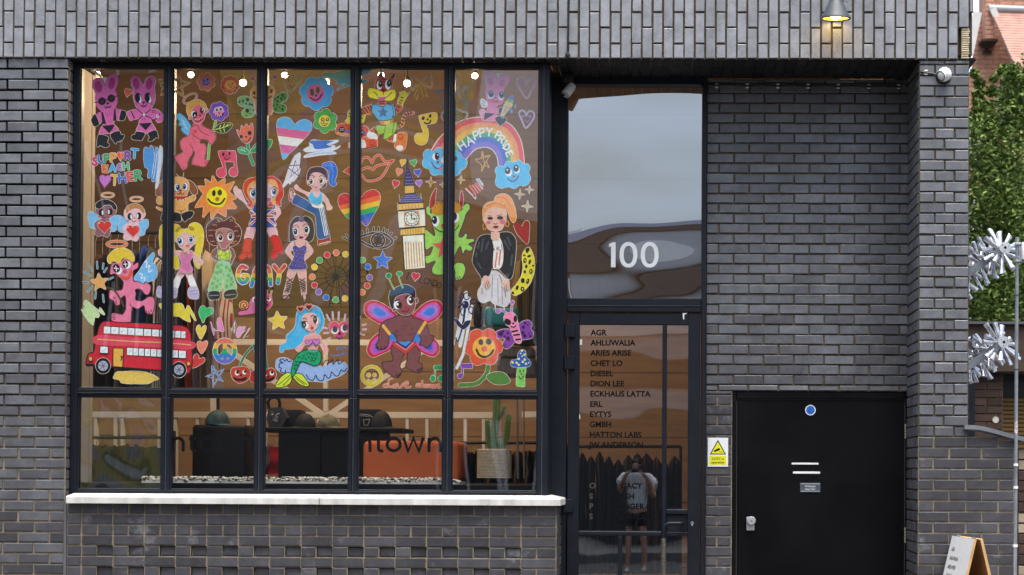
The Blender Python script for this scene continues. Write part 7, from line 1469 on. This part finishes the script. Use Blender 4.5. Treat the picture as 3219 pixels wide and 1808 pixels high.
# ---- A-board on the pavement
PLY = mat('plywood edge', (.60, .36, .15), .7, var=.25, vscale=14); WB = mat('white laminate board', (.88, .88, .86), .5, var=.03); PLYD = mat('plywood back', (.42, .22, .08), .7, var=.2, vscale=6)
F_, N_ = W(3006, 1686, -.05), W(3076, 1702, -.60); N_.z = F_.z; t = thing('sandwich_board', 'white sandwich board listing names, with plywood edges, standing by the low wall', 'sandwich board', (F_.x, -.3, 0))
ax = (N_-F_).normalized(); side = Vector((ax.y, -ax.x, 0))
if side.x > 0: side = -side
H_ = F_.z; tk = .018
def leaf(sgn, nm):
    mb = MB(); dwn = (side*sgn*.235*H_*1.0+Vector((0, 0, -H_))).normalized(); L_ = H_/abs(dwn.z); nr = (ax.cross(dwn)).normalized(); 
    if nr.dot(side*sgn) < 0: nr = -nr
    o_ = F_+side*sgn*.012; w_ = (N_-F_).length; v = lambda a, b, c: o_+ax*a+dwn*b+nr*c
    c8 = [v(a, b, c) for c in (0, tk) for a, b in ((0, 0), (w_, 0), (w_, L_), (0, L_))]
    mb.mesh(c8, [(4,5,6,7)], WB); mb.mesh(c8, [(0,3,2,1)], PLYD); mb.mesh(c8, [(0,1,5,4), (1,2,6,5), (2,3,7,6), (3,0,4,7)], PLY); mb.build(nm, t); return v, w_, L_, tk
v, w_, L_, tk = leaf(1, 'panel'); leaf(-1, 'panel')
mb = MB(); e1 = ax; dn2 = (v(0, 1, 0)-v(0, 0, 0)).normalized()
for i, tx in enumerate(('AGR', 'AHLUWALIA', 'ARIES ARISE', 'CHET LO', 'ECKHAUS LATTA', 'ERL', 'EYTYS', 'GMBH')):
    o_ = v(.07, .105+i*.062, tk+.0012); M_ = Matrix.Translation(o_) @ Matrix((ax, -(ax.cross(-dn2)), -dn2)).transposed().to_4x4()
    text_mb(tx, .026, (0, 0, 0), greyink, 'LEFT', .02, mtx=M_).build('lettering', t)
for s_ in (.08, .80):
    mb = MB(); c = F_+ax*((N_-F_).length*s_); mb.tube([c-ax*.03+Vector((0,0,.004)), c+ax*.03+Vector((0,0,.004))], .008, GALV, 8); mb.build('hinge', t)

# ================================================================ BEYOND THE PIER
# ground of the street
ASPH = mat('asphalt', (.050, .050, .052), .9, .3, var=.25, vscale=4, bump=.3, bscale=150); PAVE = mat('paving', (.13, .125, .12), .85, .3, var=.18, vscale=2.5)
mb = MB(); mb.box(-120, 120, -160, 160, -.20, -.13, ASPH); stru(mb.build('road'))
mb = MB(); mb.box(-60, 60, -3.2, 60, -.129, 0, PAVE); stru(mb.build('pavement'))
mb = MB(); mb.box(-60, 60, -3.45, -3.203, -.129, .002, mat('granite kerb', (.18, .18, .18), .8, var=.2), .01); stru(mb.build('kerb'))
mb = MB(); mb.box(-60, 60, -60, -19.0, -.129, .0, PAVE); stru(mb.build('far_pavement'))

# ---- small dark outbuilding behind the low wall
yo = 4.0; t = thing('brick_outbuilding', 'dark sooty brick outbuilding with a bamboo blind in its window behind the low wall', 'building', W(3140, 1400, yo)); s = 5333/(12+yo)
mb = MB(); x0, x1 = X(3062, yo, 1250), X(3153, yo, 1250); z = 0
while z < Z(1130, yo, 3100):
    a = x0-((int(z/.075) % 2)*.11)
    while a < x1:
        cell(mb, DARKBRICK, Vector((0, yo, 0)), ux, uz, OUT, max(a, x0), min(a+.225, x1), z, z+.075); a += .225
    z += .075
mb.build('wall', t, tone=True)
mb = MB(); mb.box(X(3040, yo, 1250), X(3061, yo, 1250), yo-.06, yo+.1, 0, Z(1172, yo, 3050), STEEL); mb.build('door_frame', t)
mb = MB(); mb.box(X(2990, yo, 1050), X(3330, yo, 1050), yo-.08, yo+.15, Z(1172, yo, 3140), Z(1022, yo, 3140), mat('dark timber fascia', (.055, .036, .022), .8, var=.35, vscale=4, stretch=(1, 1, 6)), .01); mb.box(X(2990, yo, 1050), X(3330, yo, 1050), yo-.12, yo+1.2, Z(1022, yo, 3140), Z(1014, yo, 3140), mat('lead flashing', (.09, .09, .095), .6)); mb.build('fascia', t)
mb = MB(); mb.box(X(3155, yo, 1250), X(3380, yo, 1250), yo+.25, yo+.3, 0, Z(1172, yo, 3140), mat('dark window void', (.006, .006, .006), .3)); mb.build('window', t)
BAM = stripe_mat('bamboo blind', (.16, .10, .04), (.05, .03, .012), .02, 'Z'); mb = MB(); mb.box(X(3157, yo, 1300), X(3380, yo, 1300), yo+.16, yo+.18, 0, Z(1248, yo, 3140), BAM); mb.build('blind', t)
mb = MB(); c = W(3130, 1320, yo); mb.disc((c.x, yo-.004, c.z), .030, mat('pale vent plate', (.55, .52, .45), .7)); mb.lathe([(.030, .004), (.030, 0)], (c.x, yo, c.z), WHITEPAINT, 24, (0, -1, 0)); mb.build('vent', t)
mb = MB(); mb.box(X(3040, yo, 1250), X(3380, yo, 1250), yo+.9, yo+1.0, 0, Z(1020, yo, 3140), DARKBRICK); mb.build('rear_wall', t, tone=True)
# ---- narrow brick pier right of the pole
mb = MB(); yq = .0; z = 0
while z < Z(1442, yq, 3200):
    cell(mb, BUFFBRICK if random.random() < .4 else DARKBRICK, Vector((0, yq+.02, 0)), ux, uz, OUT, X(3201, yq, 1600), X(3201, yq, 1600)+.11, z, z+.0745, .1, rake=.012); cell(mb, BUFFBRICK, Vector((0, yq+.02, 0)), ux, uz, OUT, X(3201, yq, 1600)+.11, X(3201, yq, 1600)+.335, z, z+.0745, .1, rake=.012); z += .0745
mb.tone = .5; mb.box(X(3201, yq, 1600)+.02, X(3201, yq, 1600)+.33, .12, .35, 0, z, MORTARDK)
o = mb.build('brick_gatepost', tone=True); tag(o, 'worn buff brick gatepost at the right edge behind the thin pole', 'gatepost')

# ---- red brick house with gable and chimney breast
yh = 16.0; sh = 5333/(12+yh); t = thing('brick_house', 'red brick house with steep gables and white bargeboards behind the tree', 'house', W(3140, 1400, yh))
def wallcells(mb, m, y, poly_x0, poly_x1, z0, z1, top=None):
    z = z0; k = 0
    while z < z1:
        a = poly_x0-(.1125 if k % 2 else 0)
        while a < poly_x1:
            lo_, hi_ = max(a, poly_x0), min(a+.225, poly_x1); a += .225
            if hi_-lo_ < .02: continue
            if top: lo_ = max(lo_, top(z))
            if hi_-lo_ < .02: continue
            cell(mb, m, Vector((0, y, 0)), ux, uz, OUT, lo_, hi_, z, z+.075, .02, rake=.006, mort=BUFFMORT)
        z += .075; k += 1
BUFFMORT = mat('pale mortar', (.42, .33, .26), .9)
gx0, gx1 = X(2990, yh, 300), X(3420, yh, 300); lft = lambda z: X(3060, yh, 172)+(z-Z(172, yh, 3060))*(X(3087, yh, 40)-X(3060, yh, 172))/(Z(40, yh, 3087)-Z(172, yh, 3060))
mb = MB(); wallcells(mb, REDBRICK, yh, gx0, gx1, Z(1000, yh, 3140), Z(-260, yh, 3140), lft)
mb.build('wall', t, tone=True)
mb = MB(); wallcells(mb, REDBRICK, yh-.28, X(3087, yh, 40), X(3116, yh, 40), Z(136, yh, 3100), Z(-260, yh, 3100)); x0, x1 = X(3087, yh, 40), X(3116, yh, 40); mb.tone = .5; mb.box(x0, x1, yh-.26, yh+.3, Z(136, yh, 3100), Z(-260, yh, 3100), REDBRICK)
for i in range(5): mb.box(x0-.06+i*.05, x1+.06-i*.05, yh-.30+i*.05, yh, Z(136, yh, 3100)-.036*(i+1), Z(136, yh, 3100)-.036*i-.001, DARKBRICK)
mb.build('chimney_breast', t, tone=True)
TILE = mat('clay roof tiles', (.47, .27, .215), .85, .2, var=.2, vscale=6)
def slope(name, px, a, b, y0_, y1_, m, thk):
    mb = MB(); A_, B_ = W(*a, y0_), W(*b, y0_); d = Vector((0, y1_-y0_, 0)); n_ = Vector((-(B_-A_).z, 0, (B_-A_).x)).normalized()*thk
    if n_.z < 0: n_ = -n_
    vs = [A_, B_, B_+n_, A_+n_]; vs += [q+d for q in vs]; mb.mesh(vs, [(3,2,1,0), (4,5,6,7), (0,1,5,4), (1,2,6,5), (2,3,7,6), (3,0,4,7)], m); mb.build(name, t)
slope('bargeboard', 0, (3087, 40), (3060, 172), yh-.3, yh-.24, WHITEPAINT, .14); slope('bargeboard', 0, (3112, 30), (3197, 222), yh-.36, yh-.30, WHITEPAINT, .10)
# the roof plane on the right runs along the street, its tiles face us
mb = MB(); q = [W(3114, 30, yh-.28), W(3420, 42, yh-.28), W(3420, 232, yh-1.0), W(3199, 226, yh-1.0)]; n = 24
for i in range(n):
    a, b = i/n, (i+1)/n+.01; e = lambda f, l: (q[0].lerp(q[3], f) if l else q[1].lerp(q[2], f)); up = Vector((0, -.003, .003))
    f4 = [e(a, 1), e(b, 1)+up*2, e(b, 0)+up*2, e(a, 0)]; mb.face(f4, TILE); g = [e(b, 1)+up*2, e(b, 1), e(b, 0), e(b, 0)+up*2]; mb.face(g, TILE)
mb.build('roof', t)
mb = MB(); a, b = W(3108, 26, yh-.3), W(3420, 36, yh-.3); mb.tube([a, b], .055, mat('lead ridge', (.42, .45, .48), .6), 10); mb.build('ridge', t)
mb = MB(); a, b = W(3196, 225, yh-1.05), W(3420, 233, yh-1.05); mb.box(a.x, b.x, yh-1.1, yh-.95, a.z-.12, a.z+.0, WHITEPAINT, .01); mb.build('gutter', t)
mb = MB(); mb.box(X(3000, yh, 500), X(3012, yh, 500), yh-.01, yh+.1, Z(900, yh, 3000), Z(600, yh, 3000), WHITEPAINT); 
for i, (px, py) in enumerate(((3058, 440), (3068, 690), (3160, 335))):
    c = W(px, py, yh-.01); mb.box(c.x-.13, c.x+.13, yh-.03, yh+.05, c.z-.35, c.z+.35, WHITEPAINT, .01)
mb.build('window', t)

# ---- trees between the house and the low wall
LEAF = []
for i, c in enumerate(((.095, .15, .03), (.13, .20, .04), (.20, .27, .065), (.05, .085, .022))):
    m = mat(f'leaf green {i}', c, .7, .2); p = m.node_tree.nodes['Principled BSDF']; p.inputs['Transmission Weight'].default_value = 0.0
    p.inputs['Subsurface Weight'].default_value = 0; LEAF.append(m)
BARK = mat('grey bark', (.10, .08, .06), .9, var=.3, vscale=12, stretch=(1, 1, .2), bump=.5, bscale=20)
def tree(c, h, rad, n, seed, label, lsize=.075, tops=()):
    rng = random.Random(seed); t = thing('leafy_tree', label, 'tree', (c[0], c[1], 0)); mb = MB(); base = Vector((c[0], c[1], 0)); limbs = []
    mb.tube([base, base+Vector((.05, 0, h*.3)), base+Vector((-.05, .05, h*.65)), base+Vector((.02, 0, h*.9))], .1, BARK, 10, radii=[.17, .13, .08, .03])
    for i in range(16):
        a = rng.uniform(0, 6.28); z0 = h*rng.uniform(.15, .75); L_ = rad*rng.uniform(.6, 1.05); p0 = base+Vector((0, 0, z0)); p2 = p0+Vector((math.cos(a)*L_, math.sin(a)*L_, L_*rng.uniform(.4, 1.0))); p1 = p0.lerp(p2, .5)+Vector((0, 0, -.08)); mb.tube([p0, p1, p2], .04, BARK, 6, radii=[.05, .035, .012]); limbs.append((p0, p2))
    mb.build('trunk', t); mb = MB(); cl = []
    for p0, p2 in limbs:
        for k in range(7): cl.append((p0.lerp(p2, rng.uniform(.35, 1.1))+Vector((rng.gauss(0, .25), rng.gauss(0, .25), rng.gauss(0, .25))), rng.uniform(.22, .45)))
    for q in tops: cl += [(Vector(q[:3]), q[3])]*2
    for i in range(n):
        p, r = rng.choice(cl); d = Vector((rng.gauss(0, 1), rng.gauss(0, 1), rng.gauss(0, 1))).normalized()*r*(rng.random()**.45); q = p+d
        s = lsize*rng.uniform(.6, 1.3); u = Vector((rng.gauss(0, 1), rng.gauss(0, 1), rng.gauss(0, .6))).normalized(); v = u.cross(Vector((rng.gauss(0, 1), rng.gauss(0, 1), rng.gauss(0, 1)))).normalized()
        m = LEAF[min(3, int(rng.random()*3.4))]; mb.face([q-u*s, q-u*s*.2+v*s*.42, q+u*s, q-u*s*.2-v*s*.42], m)
    mb.build('crown', t)
yt = 9.0
def tp(px, py, r): p = W(px, py, yt); return (p.x, p.y+random.uniform(-.4, .4), p.z, r)
T1 = [tp(3060+random.uniform(0, 25), 235+i*26, .06+.012*i) for i in range(8)]+[tp(3105, 270+i*30, .05+.02*i) for i in range(6)]+[tp(3165+random.uniform(-8, 8), 205+i*22, .05+.03*i) for i in range(9)]+[tp(3215, 240+i*20, .25) for i in range(9)]+[tp(3040+random.uniform(0, 180), random.uniform(400, 1000), .40) for i in range(64)]
tree((X(3150, yt, 900), yt), Z(560, yt, 3150), 1.25, 40000, 4, 'leafy green tree behind the pier in front of the red house', .034, T1)
tree((X(3420, yt+1, 900), yt+1.5), Z(300, yt, 3150), 1.8, 7000, 9, 'second leafy tree further right, mostly out of the picture', .075)
tree((X(3000, yt, 900)+.1, yt+1.2), Z(600, yt, 3150), 1.3, 14000, 12, 'dark shrub-like tree low behind the pier and the sculptures', .045)

# ================================================================ ACROSS THE STREET (seen only in the glass)
def camo_mat(name='painted mural', cols=None, k=1.0):
    m = bpy.data.materials.new(name); m.use_nodes = True; n = m.node_tree; L = n.links.new; p = n.nodes['Principled BSDF']
    tc = n.nodes.new('ShaderNodeTexCoord'); mp = n.nodes.new('ShaderNodeMapping'); mp.inputs['Scale'].default_value = (.32*k, .32*k, .45*k); L(tc.outputs['Object'], mp.inputs[0])
    ns = n.nodes.new('ShaderNodeTexNoise'); ns.inputs['Scale'].default_value = 1.0; ns.inputs['Detail'].default_value = 1.2; ns.inputs['Distortion'].default_value = 1.4; L(mp.outputs[0], ns.inputs['Vector'])
    r = n.nodes.new('ShaderNodeValToRGB'); r.color_ramp.interpolation = 'CONSTANT'; e = r.color_ramp.elements
    e[0].position = 0; e[0].color = (.06, .06, .07, 1); e[1].position = .36; e[1].color = (.26, .19, .27, 1)
    for ps, c in ((.45, (.46, .34, .07, 1)), (.52, (.20, .24, .07, 1)), (.57, (.55, .50, .45, 1)), (.63, (.50, .15, .08, 1))):
        q = e.new(ps); q.color = c
    if cols:
        for q, c in zip(e, cols): q.color = (*c, 1)
    L(ns.outputs[0], r.inputs[0]); L(r.outputs[0], p.inputs['Base Color']); p.inputs['Roughness'].default_value = .85; return m
def far_building(name, x0, x1, y, h, m, label, rows, cols, wm):
    t = thing(name, label, 'building', ((x0+x1)/2, y-3, 0)); mb = MB(); mb.box(x0, x1, y-8, y, 0, h, m); mb.build('wall', t)
    mb = MB(); mb.box(x0-.1, x1+.1, y-8.1, y+.2, h, h+.25, WHITEPAINT); mb.build('parapet', t)
    for r in range(rows):
        for c in range(cols):
            cx = x0+(x1-x0)*(c+.5)/cols; z = 1.0+r*2.9; mb = MB(); mb.box(cx-.6, cx+.6, y+.01, y+.06, z, z+1.6, wm); f = mb.build('window', t)
            mb = MB()
            for q in ((-.66, -.58), (.58, .66), (-.03, .03)): mb.box(cx+q[0], cx+q[1], y+.02, y+.10, z, z+1.6, WHITEPAINT)
            mb.build('frame', f)
    return t
DW = mat('far window', (.02, .022, .025), .15); BR2 = mat('brown brick far', (.22, .15, .105), .85, var=.25, vscale=2); GR2 = mat('grey render far', (.36, .36, .36), .85, var=.1)
MUR = camo_mat()
DKG = mat('dark ground floor', (.03, .028, .028), .6)
mu = far_building('mural_building', -9.6, -5.0, -23, 13.5, MUR, 'tall building with a painted camouflage mural across the street', 0, 0, DW)
far_building('dark_building', -30, -9.7, -23.2, 13.0, mat('sooty brick far', (.06, .045, .036), .85, var=.3, vscale=2), 'tall sooty brick building across the street, left of the mural', 4, 6, DW)
mb = MB(); mb.box(-9.6, -5.0, -22.995, -22.8, 0, 4.4, DKG); mb.build('shop_front', mu)
mb = MB(); mb.box(-15, -10.3, -22.3, -22.2, 0, 3.1, camo_mat('hoarding paint', ((.10, .10, .11), (.42, .37, .33), (.55, .43, .16), (.30, .27, .10), (.60, .55, .48), (.36, .25, .12)), 2.2)); tag(mb.build('painted_hoarding'), 'low hoarding painted in camouflage colours across the street', 'hoarding')
far_building('brick_terrace', -4.99, -2.3, -23.5, 6.9, BR2, 'low brown brick terrace house across the street', 2, 2, DW)
pt_ = far_building('pale_terrace', -2.29, 4.2, -23.5, 6.45, GR2, 'pale rendered terrace with a slate roof across the street', 0, 5, DW)
mb = MB(); mb.box(-2.27, 4.18, -23.49, -23.4, 4.55, 5.0, WHITEPAINT); mb.build('string_course', pt_); mb = MB(); mb.box(-2.27, 4.18, -23.48, -23.38, 3.5, 3.95, DKG); mb.build('sign_board', pt_)
mb = MB(); mb.box(-2.6, 4.4, -24.6, -23.2, 6.45, 6.95, mat('slate far', (.30, .31, .38), .6)); mb.build('roof', pt_)
mb = MB(); mb.box(-2.5, 4.3, -23.45, -23.25, 5.85, 6.44, mat('brown fascia far', (.085, .06, .045), .7)); mb.build('fascia', pt_)
mb = MB(); mb.box(-2.27, 4.18, -23.49, -23.3, 0, 2.7, DKG); mb.build('shop_front', pt_)
far_building('rendered_building', 4.21, 18, -23, 7.2, BR2, 'brown brick building across the street, right of the pale terrace', 2, 5, DW)

# ---- the person reflected in the glass door, standing behind the camera
def person():
    X0, Y0 = -.53, -13.3; t = thing('person', 'person in white t-shirt and dark shorts holding up a camera, reflected in the door', 'person', (X0, Y0, 0))
    SK = mat('skin', (.48, .27, .19), .55, .4, var=.06); TS = mat('white cotton', (.70, .69, .67), .85, var=.05); SH = mat('dark shorts cloth', (.02, .02, .026), .85); HR = mat('dark hair', (.02, .014, .01), .6); SO = mat('white trainers', (.6, .6, .6), .6)
    def skin(name, vs, es, m, parent, sub=2):
        me = bpy.data.meshes.new(name); me.from_pydata([(X0+a, Y0+b, c) for a, b, c, *_ in vs], es, []); o = bpy.data.objects.new(name, me); C.objects.link(o)
        md = o.modifiers.new('skin', 'SKIN'); 
        for i, v in enumerate(vs): me.skin_vertices[0].data[i].radius = (v[3], v[4] if len(v) > 4 else v[3])
        me.skin_vertices[0].data[0].use_root = True; md.use_smooth_shade = True
        sb = o.modifiers.new('sub', 'SUBSURF'); sb.levels = sub; sb.render_levels = sub
        dg = bpy.context.evaluated_depsgraph_get(); nm = bpy.data.meshes.new_from_object(o.evaluated_get(dg)); bpy.data.objects.remove(o); nm.materials.clear(); nm.materials.append(m)
        for p_ in nm.polygons: p_.use_smooth = True
        o = bpy.data.objects.new(name, nm); C.objects.link(o); o.parent = parent; o.matrix_parent_inverse = Matrix.Translation(-parent.location) if parent.type == 'EMPTY' else Matrix(); return o
    V = [(0,0,.95,.14,.10), (0,0,1.15,.13,.095), (0,0,1.38,.165,.10), (0,0,1.50,.06,.06), (0,.02,1.60,.055,.06), (0,.03,1.70,.085,.10), (0,.01,1.79,.06,.07),
         (-.19,0,1.43,.06), (-.30,.10,1.22,.047), (-.17,.27,1.44,.036), (-.13,.33,1.53,.032), (.19,0,1.43,.06), (.31,.10,1.20,.047), (.17,.27,1.42,.036), (.12,.33,1.51,.032),
         (-.10,0,.86,.095), (-.13,.03,.48,.06), (-.14,.0,.09,.04), (-.15,.14,.04,.038), (.10,0,.86,.095), (.13,.03,.48,.06), (.15,.0,.09,.04), (.17,.14,.04,.038)]
    E = [(0,1),(1,2),(2,3),(3,4),(4,5),(5,6),(2,7),(7,8),(8,9),(9,10),(2,11),(11,12),(12,13),(13,14),(0,15),(15,16),(16,17),(17,18),(0,19),(19,20),(20,21),(21,22)]
    body = skin('body', V, E, SK, t)
    for s_ in (-1, 1):     # hands: four fingers and a thumb closed on the camera
        hx, hy, hz = s_*.125, .335, 1.535
        for k in range(4): skin('finger', [(hx, hy, hz-.018*k, .010), (hx-s_*.012, hy+.045, hz+.012-.018*k, .0095), (hx-s_*.045, hy+.065, hz+.018-.018*k, .0085), (hx-s_*.068, hy+.055, hz+.020-.018*k, .0075)], [(0,1),(1,2),(2,3)], SK, body, 1)
        skin('thumb', [(hx, hy-.01, hz-.02, .012), (hx-s_*.03, hy-.015, hz+.01, .011), (hx-s_*.06, hy-.01, hz+.02, .009)], [(0,1),(1,2)], SK, body, 1)
    skin('t_shirt', [(0,0,.90,.20,.135), (0,0,1.15,.19,.13), (0,0,1.38,.215,.13), (0,0,1.475,.085,.08), (-.20,0,1.435,.10), (-.30,.07,1.275,.095), (.20,0,1.435,.10), (.305,.07,1.265,.095)], [(0,1),(1,2),(2,3),(2,4),(4,5),(2,6),(6,7)], TS, t)
    skin('shorts', [(0,0,.96,.165,.12), (-.10,0,.84,.12), (-.125,.02,.56,.10), (.10,0,.84,.12), (.125,.02,.56,.10)], [(0,1),(1,2),(0,3),(3,4)], SH, t)
    skin('hair', [(0,-.015,1.74,.09,.10), (0,.0,1.81,.075,.085), (0,-.06,1.66,.07,.06)], [(0,1),(0,2)], HR, body)
    for s_ in (-1, 1): skin('shoe', [(s_*.145,-.03,.06,.05,.045), (s_*.155,.08,.05,.048,.04), (s_*.165,.19,.035,.042,.032)], [(0,1),(1,2)], SO, t, 1)
    mb = MB()
    for s_ in (-1, 1): mb.ball((X0+s_*.033, Y0+.118, 1.705), .013, mat('eye white', (.7, .7, .7), .3)); mb.ball((X0+s_*.033, Y0+.128, 1.705), .007, INKBLACK)
    mb.build('eye', body); mb = MB(); mb.ball((X0, Y0+.135, 1.665), .016, SK, .8, 1, 1.3); mb.build('nose', body); mb = MB(); mb.ball((X0, Y0+.118, 1.622), .022, mat('lips', (.35, .13, .11), .5), 1.2, .5, .35); mb.build('mouth', body)
    for s_ in (-1, 1): mb = MB(); mb.ball((X0+s_*.088, Y0+.02, 1.69), .022, SK, .4, .8, 1.3); mb.build('ear', body)
    mb = MB(); mb.box(X0-.075, X0+.075, Y0+.33, Y0+.39, 1.50, 1.60, RUBBER, .01, 2); mb.lathe([(.038, 0), (.038, .09), (.033, .095), (0, .08)], (X0, Y0+.39, 1.55), RUBBER, 24, (0, 1, 0)); o = mb.build('photo_camera'); tag(o, 'black camera held up by the person reflected in the door', 'camera')
person()
